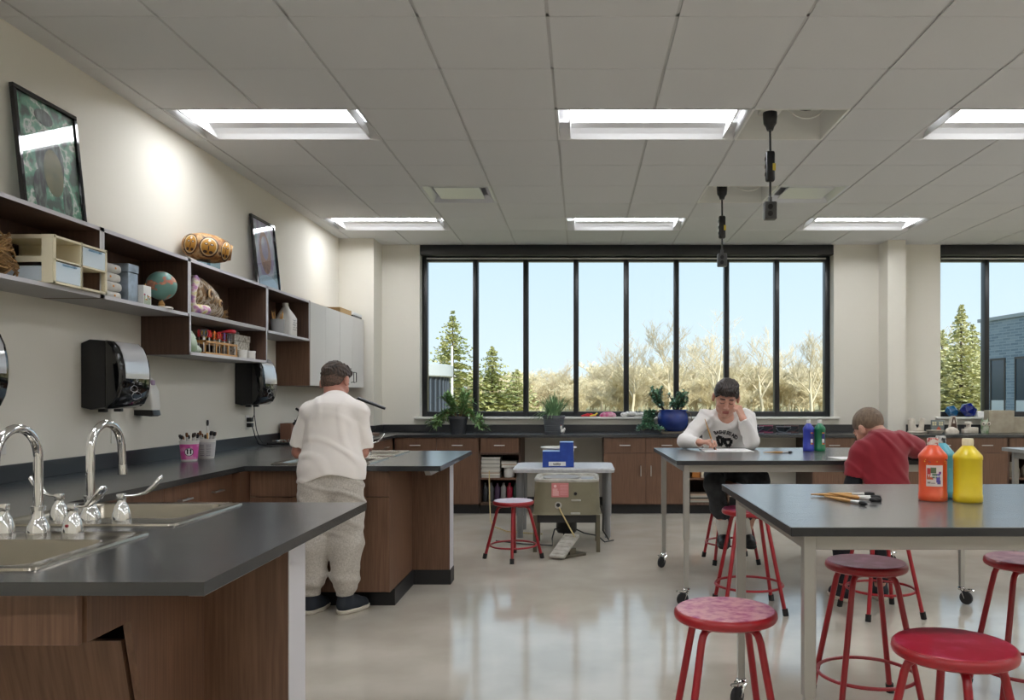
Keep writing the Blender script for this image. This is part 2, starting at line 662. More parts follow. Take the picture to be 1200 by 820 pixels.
# hanging power cords in the two open panels
def hanging_cord(x, y, zsock, label):
    t = thing('hanging_power_cord', label, 'power cord', (x, y, zsock), 'hanging power cords')
    b = MB()
    b.box(x - 0.07, x + 0.07, y - 0.05, y + 0.05, H + 0.06, H + 0.12, 0.006)
    b.box(x - 0.02, x + 0.02, y - 0.02, y + 0.02, H + 0.12, H + 0.32)
    b.done('bracket', M_whitep, t)
    b = MB()
    b.lathe([(0, H - 0.055), (0.02, H - 0.055), (0.028, H - 0.03), (0.042, H - 0.01), (0.046, H + 0.03), (0.046, H + 0.06), (0, H + 0.06)],
            16, (x, y, 0))
    b.done('socket_head', M_black, t)
    b = MB()
    b.tube([(x, y, H - 0.05), (x + 0.003, y, (H + zsock) / 2), (x, y, zsock + 0.13)], 0.0075, 8)
    b.done('cord', M_black, t)
    zc = zsock + 0.345
    b = MB()
    b.box(x - 0.03, x + 0.03, y - 0.024, y + 0.024, zc - 0.1, zc + 0.1, 0.016, 3)
    for dz in (-0.05, 0, 0.05):
        b.box(x - 0.033, x - 0.026, y - 0.015, y + 0.015, zc + dz - 0.012, zc + dz + 0.012, 0.003)
    m = b.done('breaker_module', M_black, t)
    b = MB()
    b.box(x + 0.012, x + 0.0312, y - 0.0245, y - 0.015, zc - 0.03, zc + 0.015)
    b.done('warning_label', mat('label_yellow', (212, 190, 70), 0.5), m, label='small yellow label')
    b = MB()
    b.box(x - 0.04, x + 0.04, y - 0.03, y + 0.03, zsock, zsock + 0.115, 0.008)
    b.lathe([(0.014, 0.115), (0.014, 0.145), (0.009, 0.15), (0.009, 0.165)], 10, (x, y, zsock))
    bx = b.done('outlet_box', mat('outlet_grey', (70, 70, 70), 0.4), t)
    b = MB()
    for dz in (0.035, 0.08):
        b.lathe([(0, -0.0335), (0.017, -0.0335), (0.019, -0.029), (0, -0.029)], 14, (x - 0.004, y, zsock + dz), axis='y')
    b.done('outlet_face', M_black, bx)
    b = MB()
    b.tube(arc((x + 0.2, y - 0.08, H + 0.16), 0.115, 180, 360, 14, (1, 0, 0), (0, 0.3, 1)), 0.013, 8)
    b.done('coiled_cable', M_black, t)
    b = MB()
    b.tube(arc((x + 0.22, y - 0.03, H + 0.14), 0.135, 180, 360, 14, (1, 0, 0), (0, 0.2, 1)), 0.006, 6)
    b.done('white_cable', M_whitep, t)


hanging_cord(1.222, 5.25, 2.415, 'nearer black power cord with outlet box hanging from an open ceiling panel')
hanging_cord(1.228, 7.08, 2.405, 'farther black power cord hanging in front of the wide window')

# ================================================================ OUTSIDE
GZ = -0.35
M_ground = mat('winter_grass', (150, 140, 96), 0.9, col2=(176, 160, 116), nscale=0.6, detail=6)
b = MB()
b.box(-160, 160, YB + 0.4, 260, GZ - 0.2, GZ)
struct(b, 'ground', M_ground)


def tree_mesh(name, seed, h, spread=0.55, levels=5, r0=0.16, nb=3, fork=0.28, sides=4):
    rnd = random.Random(seed)
    V, Fc = [], []

    def seg_tube(pts, rs):
        base = len(V)
        n = sides if rs[0] > 0.03 else 3
        for i, p in enumerate(pts):
            a, c = pts[max(i - 1, 0)], pts[min(i + 1, len(pts) - 1)]
            t = (c - a).normalized()
            u = t.orthogonal().normalized()
            w = t.cross(u)
            for k in range(n):
                V.append(p + u * (rs[i] * math.cos(2 * PI * k / n)) + w * (rs[i] * math.sin(2 * PI * k / n)))
        for i in range(len(pts) - 1):
            for k in range(n):
                Fc.append((base + i * n + k, base + i * n + (k + 1) % n, base + (i + 1) * n + (k + 1) % n, base + (i + 1) * n + k))

    def grow(p, d, L, r, lv):
        n = 5 if lv < 2 else 3
        pts, rs = [p.copy()], [r]
        dd = d.copy()
        for i in range(n):
            dd = (dd + Vector((rnd.uniform(-1, 1), rnd.uniform(-1, 1), rnd.uniform(-0.4, 0.8))) * 0.16).normalized()
            pts.append(pts[-1] + dd * (L / n))
            rs.append(r * (1 - 0.55 * (i + 1) / n))
        seg_tube(pts, rs)
        if lv >= levels:
            return
        kids = nb + (2 if lv == 0 else 1 if lv == 1 else rnd.randint(0, 1))
        for c in range(kids):
            f = fork + (1 - fork) * (c + rnd.random() * 0.7) / kids
            f = min(f, 0.99)
            i = min(int(f * n), n - 1)
            q = pts[i].lerp(pts[i + 1], f * n - i)
            az = rnd.uniform(0, 2 * PI)
            side = Vector((math.cos(az), math.sin(az), 0))
            nd = (dd * (1 - spread) + side * spread + Vector((0, 0, 0.22))).normalized()
            grow(q, nd, L * rnd.uniform(0.52, 0.74), max(rs[i] * 0.6, 0.011), lv + 1)

    grow(Vector((0, 0, 0)), Vector((0, 0, 1)), h * 0.5, r0, 0)
    me = bpy.data.meshes.new(name)
    zmax = max(v.z for v in V)
    k = h / zmax
    me.from_pydata([(v.x * k, v.y * k, v.z * k) for v in V], [], Fc)
    return me


def fir_mesh(name, seed, h, R, dense=26, droop=0.35, clump=1.25, power=0.9):
    dense = int(dense * 1.5)
    rnd = random.Random(seed)
    V, Fc = [], []
    lev = dense
    for i in range(lev):
        f = i / (lev - 1)
        z = h * (0.04 + 0.95 * f)
        L = R * (1 - f) ** power * rnd.uniform(0.8, 1.1) * (0.75 + 0.35 * math.sin(i * 2.4)) + 0.03
        nbr = max(6, int(15 * (1 - 0.5 * f)))
        z += rnd.uniform(-0.1, 0.1)
        for q in range(nbr):
            az = 2 * PI * (q + rnd.random()) / nbr
            Lb = L * rnd.uniform(0.6, 1.08)
            d = Vector((math.cos(az), math.sin(az), 0))
            s = Vector((-d.y, d.x, 0))
            nt = max(4, int(Lb / (0.24 * clump)))
            for t in range(nt):
                u = (t + rnd.random()) / nt
                c = d * (Lb * u) + Vector((0, 0, z + 0.25 * Lb * u - droop * Lb * u * u + rnd.uniform(-0.06, 0.06)))
                for sd in (-1, 1):
                    ln = rnd.uniform(0.22, 0.42) * clump * (1.15 - 0.5 * u) * (1.1 - 0.75 * f)
                    tip = c + s * (sd * ln) + d * (ln * 0.6) + Vector((0, 0, rnd.uniform(-0.14, 0.06) * clump))
                    wv = d * (0.11 * clump * (1.1 - 0.7 * f)) + Vector((0, 0, rnd.uniform(-0.06, 0.06)))
                    n0 = len(V)
                    V.extend((c, c.lerp(tip, 0.5) + wv, tip, c.lerp(tip, 0.55) - wv + Vector((0, 0, -0.04))))
                    Fc.append((n0, n0 + 1, n0 + 2, n0 + 3))
    me = bpy.data.meshes.new(name)
    me.from_pydata(V, [], Fc)
    return me


M_bark = mat('bare_branches', (208, 194, 168), 0.9)
M_bark2 = mat('tan_thicket', (222, 208, 176), 0.9)
M_trunk = mat('fir_trunk', (92, 76, 60), 0.9)
M_fir = mat('fir_needles', (124, 138, 88), 0.8, col2=(192, 188, 124), nscale=0.9, detail=4)
M_fir2 = mat('yellow_fir_needles', (168, 170, 116), 0.8, col2=(218, 212, 166), nscale=0.8, detail=4)


def fir(x, y, h, R, label, m, **kw):
    t = thing('evergreen_tree', label, 'tree', (x, y, GZ), 'evergreen trees outside')
    b = MB()
    b.tube([(x, y, GZ), (x, y, GZ + h * 0.96)], [0.16, 0.02], 6)
    b.done('trunk', M_trunk, t)
    me = fir_mesh('needles', int(x * 7 + y), h, R, **kw)
    link_mesh('needles', me, m, t, ang=0, world=False)


fir(-8.75, 55, 7.4, 4.8, 'tall pointed evergreen tree seen through the leftmost window pane', M_fir, dense=24)
fir(-6.4, 58, 5.2, 4.2, 'shorter evergreen tree right of the tallest one, second window pane', M_fir, dense=20)
fir(-4.8, 60, 3.7, 2.8, 'lowest rounded evergreen at the right end of the evergreens', M_fir2, dense=14, power=0.6)
fir(-11.2, 66, 6.2, 4.4, 'pale yellowish evergreen behind the curved building', M_fir2, dense=18)
fir(22.5, 48, 7.0, 4.4, 'yellow green evergreen in the left pane of the right window', M_fir2, dense=24)
fir(22.7, 51, 5.8, 3.8, 'smaller evergreen left of the yellow green one in the right window', M_fir2, dense=20)
fir(25.6, 53, 6.4, 4.2, 'yellow green evergreen just left of the brick wing', M_fir2, dense=22)

big = [tree_mesh('bare_tree', 11 + i, 7.4, 0.5, 5, 0.15, 3, 0.3) for i in range(3)]
big_spots = [(786, 62, 8.3, 0), (742, 64, 7.2, 1), (840, 58, 8.3, 2), (893, 66, 7.6, 1), (951, 60, 7.3, 0), (705, 72, 6.6, 2), (868, 72, 7.4, 0), (815, 75, 7.6, 1),
             (925, 74, 7.0, 2), (1110, 70, 8.0, 1), (1150, 74, 8.6, 0), (1185, 90, 9.4, 2), (655, 76, 5.4, 0), (970, 70, 7.8, 1)]
big_lab = ['tallest bare tree at the right side of the fifth window pane from the left', 'tall bare tree at the left side of the fifth window pane from the left',
           'tall pale bare tree at the right side of the sixth pane, behind the seated boy', 'nearer tall bare tree in the middle of the seventh window pane',
           'tall bare tree in the middle of the rightmost pane of the wide window', 'bare tree in the middle of the fourth window pane from the left',
           'farther bare tree at the left side of the seventh window pane', 'farther bare tree at the left side of the sixth window pane',
           'farther bare tree at the left side of the rightmost pane of the wide window', 'bare tree behind the evergreens, left side of the right window',
           'bare tree behind the mullion of the right window', 'farthest tall bare tree rising over the roof of the brick wing',
           'lowest bare tree, at the right side of the third window pane', 'bare tree behind the right frame of the wide window']
for i, (px, y, h, v) in enumerate(big_spots):
    o = link_mesh('bare_tree', big[v], M_bark, None, 'tall bare winter tree rising above the thicket outside', 'tree', 'tall bare trees outside', ang=0, world=False) \
        if i < 3 and big[v].users == 0 else None
    if o is None:
        o = bpy.data.objects.new('bare_tree', big[v])
        COL.objects.link(o)
        tag(o, 'tall bare winter tree rising above the thicket outside', 'tree', 'tall bare trees outside')
    o['label'] = big_lab[i]
    o.location = (PX(px, 0, y).x, y, GZ)
    o.rotation_euler = (0, 0, i * 1.7)
    o.scale = (h / 7.4,) * 3
small = [tree_mesh('thicket_tree', 41 + i, 4.0, 0.62, 5, 0.06, 4, 0.08, 3) for i in range(4)]
for m_ in small:
    m_.materials.append(M_bark2)
rnd = random.Random(5)
for i in range(170):
    px = 560 + 680 * ((i * 0.6180339) % 1.0)
    y = 66 + 34 * rnd.random()
    if 1140 < px:
        y += 20
    o = bpy.data.objects.new('thicket_tree', small[i % 4])
    COL.objects.link(o)
    tag(o, 'low tan bare tree in the dense thicket beyond the lawn', 'tree', 'thicket trees outside')
    o.location = (PX(px, 0, y).x, y, GZ)
    o.rotation_euler = (0, 0, rnd.uniform(0, 6.28))
    k = rnd.uniform(0.85, 1.25) * y / 80 * (0.92 if px < 690 else 1.1)
    o.scale = (k * 1.25, k * 1.25, k)

# curved pavilion, light pole, brick wing
t = thing('curved_building', 'low building with white curved parapet and dark ribbed wall, lower left of wide window', 'building', (-11.6, 41, GZ))
b = MB()
b.lathe([(4.8, GZ), (4.8, 2.25)], 48, (-11.6, 41, 0))
b.done('dark_wall', mat('dark_cladding', (34, 38, 48), 0.4), t)
b = MB()
for k in range(70):
    a = 2 * PI * k / 70
    c, s_ = math.cos(a), math.sin(a)
    b.box(-11.6 + 4.82 * c - 0.035, -11.6 + 4.82 * c + 0.035, 41 + 4.82 * s_ - 0.035, 41 + 4.82 * s_ + 0.035, GZ, 2.25)
b.done('ribs', mat('pale_ribs', (78, 86, 98), 0.5), t)
b = MB()
b.lathe([(0, 2.25), (5.0, 2.25), (5.05, 2.3), (5.05, 2.84), (4.95, 2.88), (0, 2.85)], 48, (-11.6, 41, 0))
b.done('parapet', mat('white_parapet', (186, 190, 194), 0.6), t)
b = MB()
b.tube([(-8.0, 50, GZ), (-8.0, 50, 4.4)], [0.09, 0.07], 8)
b.done('light_pole', M_whitep, None, 'slim white pole standing in front of the tallest evergreen', 'pole')

mb_ = bpy.data.materials.new('blue_grey_brick')
mb_.use_nodes = True
n_, l_ = mb_.node_tree.nodes, mb_.node_tree.links
tc_ = n_.new('ShaderNodeTexCoord')
sp_ = n_.new('ShaderNodeSeparateXYZ')
cb_ = n_.new('ShaderNodeCombineXYZ')
ad_ = n_.new('ShaderNodeMath')
ad_.operation = 'ADD'
br_ = n_.new('ShaderNodeTexBrick')
l_.new(tc_.outputs['Object'], sp_.inputs[0])
l_.new(sp_.outputs['X'], ad_.inputs[0])
l_.new(sp_.outputs['Y'], ad_.inputs[1])
l_.new(ad_.outputs[0], cb_.inputs[0])
l_.new(sp_.outputs['Z'], cb_.inputs[1])
l_.new(cb_.outputs[0], br_.inputs['Vector'])
br_.inputs['Color1'].default_value = lin((104, 122, 138))
br_.inputs['Color2'].default_value = lin((134, 150, 164))
br_.inputs['Mortar'].default_value = lin((150, 162, 172))
br_.inputs['Scale'].default_value = 1.0
br_.inputs['Brick Width'].default_value = 0.4
br_.inputs['Row Height'].default_value = 0.1
br_.inputs['Mortar Size'].default_value = 0.012
l_.new(br_.outputs[0], n_['Principled BSDF'].inputs['Base Color'])
n_['Principled BSDF'].inputs['Roughness'].default_value = 0.9
t = thing('brick_wing', 'blue grey brick wing of the building outside the right window', 'building', (16, 25, GZ))
FX = [(14.78, 30.0), (15.9, 19.0), (16.6, 12.0), (24, 12), (24, 30)]
b = MB()
b.prism(FX, 'z', GZ, 4.02)
b.done('brick_wall', mb_, t, ang=0)
b = MB()
b.prism([(14.70, 30.08), (15.85, 18.95), (16.55, 11.9), (24.1, 11.9), (24.1, 30.08)], 'z', 4.02, 4.14)
b.done('coping', mat('grey_coping', (150, 160, 168), 0.5), t, ang=0)
d = (Vector((15.9, 19.0, 0)) - Vector((14.78, 30.0, 0))).normalized()
nrm = Vector((-abs(d.y), -abs(d.x) * 1.0, 0)).normalized()
M_wg = mat('dim_window_glass', (40, 62, 82), 0.12, spec=0.7)
for s0, s1 in ((0.62, 1.5), (2.02, 3.1), (4.6, 5.6)):
    p0 = Vector((14.78, 30.0, 0)) + d * s0
    p1 = Vector((14.78, 30.0, 0)) + d * s1
    b = MB()
    for (q0, q1, z0, z1) in ((p0, p0 + d * 0.07, 0.55, 2.65), (p1 - d * 0.07, p1, 0.55, 2.65), (p0, p1, 0.55, 0.62), (p0, p1, 2.58, 2.65)):
        a = [q0 + nrm * 0.03, q1 + nrm * 0.03, q1 - nrm * 0.02, q0 - nrm * 0.02]
        b.prism([(v.x, v.y) for v in a], 'z', z0, z1)
    w = b.done('window_frame', M_frame, t, ang=0)
    b = MB()
    a = [p0 + nrm * 0.012, p1 + nrm * 0.012, p1 - nrm * 0.02, p0 - nrm * 0.02]
    b.prism([(v.x, v.y) for v in a], 'z', 1.15, 2.6)
    b.done('window_glass', M_wg, w, ang=0)
    b = MB()
    a = [p0 + nrm * 0.016, p1 + nrm * 0.016, p1 - nrm * 0.02, p0 - nrm * 0.02]
    b.prism([(v.x, v.y) for v in a], 'z', 0.6, 1.15)
    b.done('spandrel_panel', mat('pale_panel', (196, 202, 206), 0.6), w, ang=0)
# ================================================================ COUNTERS
CT, CB = 0.860, 0.830                    # worktop top, underside
XC = -1.985                              # front edge of the left worktop
YC = 8.72                                # front edge of the back worktop
PEN = [(1.78, 3.127, (2.15, 2.81)), (4.77, 6.13, (5.14, 5.795))]
SX = -1.58                               # sinks' centre line
PXR = -0.83
b = MB()
ys = [1.40, 1.78, 3.127, 4.77, 6.13, YC]
b.box(XL, XC, 1.40, 9.10, CB, CT)
b.box(-2.335, XC, 9.10, YB, CB, CT)
for y0, y1, sk in PEN:
    b.box(XC, SX - 0.29, y0, y1, CB, CT)
    b.box(SX + 0.29, PXR, y0, y1, CB, CT)
    ed = [y0, sk[0] - 0.25, sk[0] + 0.25, sk[1] - 0.25, sk[1] + 0.25, y1]
    for a, c in ((0, 1), (2, 3), (4, 5)):
        b.box(SX - 0.29, SX + 0.29, ed[a], ed[c], CB, CT)
b.box(XC, 7.4, YC, YB, CB, CT)
b.done('countertop', M_epoxy, None, 'black epoxy worktop running along both walls with two peninsulas', 'countertop', ang=0)
b = MB()
SP = 0.945
b.box(XL + 0.001, XL + 0.02, 1.40, 9.08, CT, SP, 0.002)
b.done('backsplash', M_splash, None, 'low black backsplash along the left wall behind the sinks', 'backsplash', 'backsplashes', ang=0)
b = MB()
b.prism([(XL, 9.08), (-2.315, 9.08), (-2.315, YB), (-2.335, YB), (-2.335, 9.10), (XL, 9.10)], 'z', CT, SP)
b.done('backsplash', M_splash, None, 'short black backsplash wrapping the far left corner', 'backsplash', 'backsplashes', ang=0)
b = MB()
b.box(-2.315, 3.475, YB - 0.02, YB, CT, SP, 0.002)
b.done('backsplash', M_splash, None, 'low black backsplash under the wide window', 'backsplash', 'backsplashes', ang=0)
b = MB()
b.box(3.678, 7.4, YB - 0.02, YB, CT, SP, 0.002)
b.done('backsplash', M_splash, None, 'low black backsplash behind the clay sculptures right of the pier', 'backsplash', 'backsplashes', ang=0)
b = MB()
b.box(XL, 7.4, YB - 0.006, YB - 0.0002, 0, 0.1)
struct(b, 'baseboard_back', M_base)


# ---------------------------------------------------------------- base cabinets (local: front faces -y, x = 0..w)
def pull(parent, c, ln, along='x', m=None):
    b = MB()
    c = Vector(c)
    u = Vector((1, 0, 0)) if along == 'x' else Vector((0, 0, 1))
    for s_ in (-1, 1):
        p = c + u * (s_ * ln * 0.42)
        b.cyl(p, p + Vector((0, -0.022, 0)), 0.0045, n=6)
    b.tube([c + Vector((0, -0.024, 0)) - u * (ln / 2), c + Vector((0, -0.024, 0)) + u * (ln / 2)], 0.0055, 8)
    return b.done('handle', M_alu, parent, world=False)


def base_cabinet(label, w, loc, rz=0.0, lower='door', hinge='l', group='base cabinets', drawers=1, depth=0.68, hz=0.45):
    t = thing('base_cabinet', label, 'cabinet', loc, group, rz)
    g = 0.0015
    b = MB()
    if lower == 'open':
        b.box(0, 0.018, 0, depth, 0.1, 0.829)
        b.box(w - 0.018, w, 0, depth, 0.1, 0.829)
        b.box(0, w, depth - 0.01, depth, 0.1, 0.829)
        b.box(0, w, 0, depth, 0.1, 0.125)
        b.box(0.018, w - 0.018, 0.004, depth, 0.645, 0.662)
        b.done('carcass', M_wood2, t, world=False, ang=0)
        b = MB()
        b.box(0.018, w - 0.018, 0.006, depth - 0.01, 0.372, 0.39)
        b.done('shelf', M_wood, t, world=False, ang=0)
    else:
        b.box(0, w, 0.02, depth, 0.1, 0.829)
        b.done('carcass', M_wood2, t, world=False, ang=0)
    b = MB()
    b.box(0, w, 0.075, 0.09, 0, 0.1)
    b.done('toe_kick', M_base, t, world=False, ang=0)
    for i in range(drawers):
        a, c = w * i / drawers, w * (i + 1) / drawers
        b = MB()
        b.box(a + g, c - g, 0, 0.019, 0.664, 0.824, 0.0012, 1)
        d = b.done('drawer', M_wood, t, world=False, ang=0)
        pull(d, ((a + c) / 2, 0, 0.745), 0.115)
    if lower == 'door':
        for i in range(drawers):
            a, c = w * i / drawers, w * (i + 1) / drawers
            b = MB()
            b.box(a + g, c - g, 0, 0.019, 0.112, 0.660, 0.0012, 1)
            d = b.done('door', M_wood, t, world=False, ang=0)
            left = hinge == 'r' if drawers == 1 else i == 1
            pull(d, (a + 0.055 if left else c - 0.055, 0, hz + 0.02), 0.115, 'z')
    return t


YF = 8.745
base_cabinet('corner base cabinet with one drawer behind the far peninsula', 0.455, (-2.022, YF, 0), hinge='r')
base_cabinet('base cabinet with a drawer under the left window plant', 0.455, (-1.567, YF, 0), hinge='r')
base_cabinet('open-front base cabinet full of magazines left of the pottery wheel', 0.45, (-1.11, YF, 0), lower='open')
base_cabinet('two-door base cabinet between the pottery table and the tall work table', 0.905, (0.241, YF, 0), drawers=2)
base_cabinet('open base cabinet with books behind the legs of the boy in white', 0.45, (1.148, YF, 0), lower='open')
base_cabinet('base cabinet with a drawer behind the blue and green bottles', 0.46, (2.495, YF, 0), hinge='l')
base_cabinet('base cabinet with a drawer behind the boy in red', 0.52, (2.957, YF, 0), hinge='r')
base_cabinet('base cabinet under the clay sculptures right of the pier', 0.455, (3.690, YF, 0), hinge='l')
base_cabinet('base cabinet with a drawer right of the orange and yellow bottles', 0.455, (4.147, YF, 0), hinge='r')
base_cabinet('open base cabinet holding clay bags at the right edge', 0.46, (4.604, YF, 0), lower='open')
b = MB()
b.box(3.477, 3.69, YF + 0.002, YF + 0.02, 0.1, 0.829)
b.done('filler_panel', M_wood, None, 'narrow brown filler panel below the pier', 'panel', ang=0)
# the left run between and beyond the peninsulas, facing the room
yy = [3.20, 3.57, 3.94, 4.305, 4.68]
lbs = ['left wall base cabinet beside the rear sink of the near peninsula', 'left wall base cabinet second from the near peninsula',
       'left wall base cabinet below the soap dispenser', 'left wall base cabinet next to the far peninsula']
for a, c, lb in zip(yy, yy[1:], lbs):
    base_cabinet(lb, c - a, (-2.03, a, 0), PI / 2, hinge='l', group='left wall base cabinets', depth=0.66)
b = MB()
b.box(-2.69, -2.03, 4.684, 4.768, 0.0, 0.829)
b.box(-2.03, -1.9815, 4.70, 4.85, 0.0, 0.829)
b.done('filler_panel', M_wood, None, 'brown filler panel in the corner at the far peninsula', 'panel', ang=0)
for i, y in enumerate((6.9, 7.5, 8.1)):
    base_cabinet(['left wall base cabinet behind the far peninsula', 'left wall base cabinet halfway to the window wall',
                  'left wall base cabinet nearest the window corner'][i], 0.6, (-2.03, y, 0), PI / 2, group='left wall base cabinets', depth=0.66)


# ---------------------------------------------------------------- peninsula bases
def wing(b, x1, y0):
    b.box(-1.145, x1, y0, y0 + 0.145, 0.0, CB - 0.001)


XW = -0.888
# near peninsula: open knee space behind a sloping panel
t = thing('peninsula_base', 'near peninsula base with a sloping knee panel under the two front sinks', 'cabinet', (-1.5, 2.2, 0), 'peninsula bases')
b = MB()
b.box(-1.98, -1.153, 1.85, 1.872, 0.698, 0.826, 0.0015, 1)
b.done('apron_panel', M_wood, t, ang=0)
b = MB()
prof = [(1.876, CB - 0.001), (1.876, 0.698), (2.056, 0.698), (2.21, 0.10), (2.21, 0.0), (2.46, 0.0), (2.46, CB - 0.001)]
b.prism(prof, 'x', -1.166, -1.146)
b.done('side_panel', M_wood, t, ang=0)
b = MB()
b.prism([(2.066, 0.645), (2.086, 0.645), (2.225, 0.1), (2.205, 0.1)], 'x', -1.98, -1.176)
b.done('sloped_panel', mat('dark_wood_sloped', (100, 72, 55), 0.40, col2=(120, 89, 69), nscale=5, stretch=(22, 0.9, 0.9), detail=6), t, ang=0)
b = MB()
b.box(-1.98, -1.168, 2.46, 3.05, 0.1, CB - 0.19)
b.box(-1.98, -1.95, 1.9, 3.05, 0.1, CB - 0.001)
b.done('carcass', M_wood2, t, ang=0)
b = MB()
b.box(-1.98, -1.146, 2.606, 3.05, 0.0, 0.1)
b.box(-1.146, XW, 2.4595, 2.6055, 0.0, 0.1)
b.done('rubber_base', M_base, t, ang=0)
b = MB()
b.box(-1.146, XW - 0.003, 2.46, 2.603, 0.1, CB - 0.001)
b.done('wing_panel', M_wood, t, ang=0)
b = MB()
b.box(XW - 0.003, XW, 2.46, 2.603, 0.1, CB - 0.001)
b.done('end_band', M_edge, t, ang=0, label='pale grey narrow end')
b = MB()
b.box(-1.146, -1.126, 2.603, 3.05, 0.1, CB - 0.001)
b.done('rear_side_panel', M_wood, t, ang=0)


def bracket(t, y):
    b = MB()
    b.prism([(PXR - 0.30, CB - 0.001), (PXR - 0.05, CB - 0.001), (PXR - 0.29, CB - 0.09)], 'y', y, y + 0.008)
    b.box(PXR - 0.3, PXR - 0.05, y - 0.012, y + 0.02, CB - 0.006, CB - 0.001)
    b.done('steel_bracket', M_alu, t, ang=0)


def small_bracket(t, x, y):
    b = MB()
    b.prism([(y, CB - 0.0005), (y + 0.065, CB - 0.043), (y + 0.57, CB - 0.043), (y + 0.57, CB - 0.0005)], 'x', x, x + 0.035)
    b.done('steel_bracket', M_alu, t, ang=0)


small_bracket(t, -0.945, 1.885)

t = thing('peninsula_base', 'far peninsula base that the standing boy in white leans against', 'cabinet', (-1.5, 5.4, 0), 'peninsula bases')
b = MB()
b.box(-1.98, -1.150, 4.852, 5.46, 0.1, 0.66)
b.box(-1.98, -1.150, 5.62, 6.06, 0.1, 0.66)
b.box(-1.98, -1.150, 5.46, 5.62, 0.1, CB - 0.19)
b.done('carcass', M_wood2, t, ang=0)
b = MB()
b.box(-1.979, -1.147, 4.83, 4.85, 0.672, 0.826, 0.0015, 1)
b.done('apron_panel', M_wood, t, ang=0)
for x0, x1 in ((-1.979, -1.565), (-1.562, -1.147)):
    b = MB()
    b.box(x0, x1, 4.83, 4.85, 0.103, 0.668, 0.0015, 1)
    d = b.done('door', M_wood, t, ang=0)
b = MB()
b.box(-1.150, -1.145, 4.835, 5.47, 0.1, CB - 0.001)
b.box(-1.150, -1.145, 5.615, 6.06, 0.1, CB - 0.001)
b.done('side_panel', M_wood, t, ang=0)
b = MB()
b.box(-1.98, -1.145, 4.925, 6.0, 0.0, 0.0995)
b.box(-1.145, XW + 0.004, 5.47, 5.615, 0.0, 0.0995)
b.box(-1.145, -1.135, 4.925, 5.47, 0, 0.0995)
b.done('rubber_base', M_base, t, ang=0)
b = MB()
b.box(-1.145, XW - 0.003, 5.471, 5.613, 0.1, CB - 0.001)
b.done('wing_panel', M_wood, t, ang=0)
b = MB()
b.box(XW - 0.003, XW, 5.471, 5.613, 0.1, CB - 0.001)
b.done('end_band', M_edge, t, ang=0, label='pale grey narrow end')
small_bracket(t, -0.955, 4.895)


# ---------------------------------------------------------------- sinks
def rrect(cx, cy, hx, hy, r, z, n=5):
    out = []
    for qx, qy, a0 in ((1, 1, 0), (-1, 1, 90), (-1, -1, 180), (1, -1, 270)):
        for i in range(n + 1):
            a = math.radians(a0 + 90 * i / n)
            out.append((cx + qx * (hx - r) + r * math.cos(a), cy + qy * (hy - r) + r * math.sin(a), z))
    return out


def make_sink(label):
    t = thing('sink', label, 'sink', (0, 0, 0), 'drop-in sinks')
    b = MB()
    L = [rrect(0, 0, 0.302, 0.262, 0.025, CT + 0.0005), rrect(0, 0, 0.300, 0.260, 0.025, CT + 0.007), rrect(0, 0, 0.290, 0.250, 0.025, CT + 0.009),
         rrect(0, 0, 0.283, 0.243, 0.025, CT + 0.006), rrect(0, -0.045, 0.253, 0.175, 0.05, CT + 0.006),
         rrect(0, -0.045, 0.247, 0.169, 0.05, CT - 0.004), rrect(0, -0.045, 0.235, 0.157, 0.05, CT - 0.14),
         rrect(0, -0.045, 0.20, 0.125, 0.05, CT - 0.165)]
    rings = [[b.bm.verts.new(p) for p in q] for q in L]
    n = len(L[0])
    for A, B in zip(rings, rings[1:]):
        for k in range(n):
            b.bm.faces.new((A[k], A[(k + 1) % n], B[(k + 1) % n], B[k]))
    b.bm.faces.new(rings[-1])
    b.done('basin', M_steel, t, world=False, ang=40)
    b = MB()
    b.lathe([(0, 0.0), (0.04, 0.0), (0.045, 0.004), (0.03, 0.006), (0.0, 0.003)], 20, (0, -0.045, CT - 0.1645))
    b.done('drain', M_chrome, t, world=False)
    return t


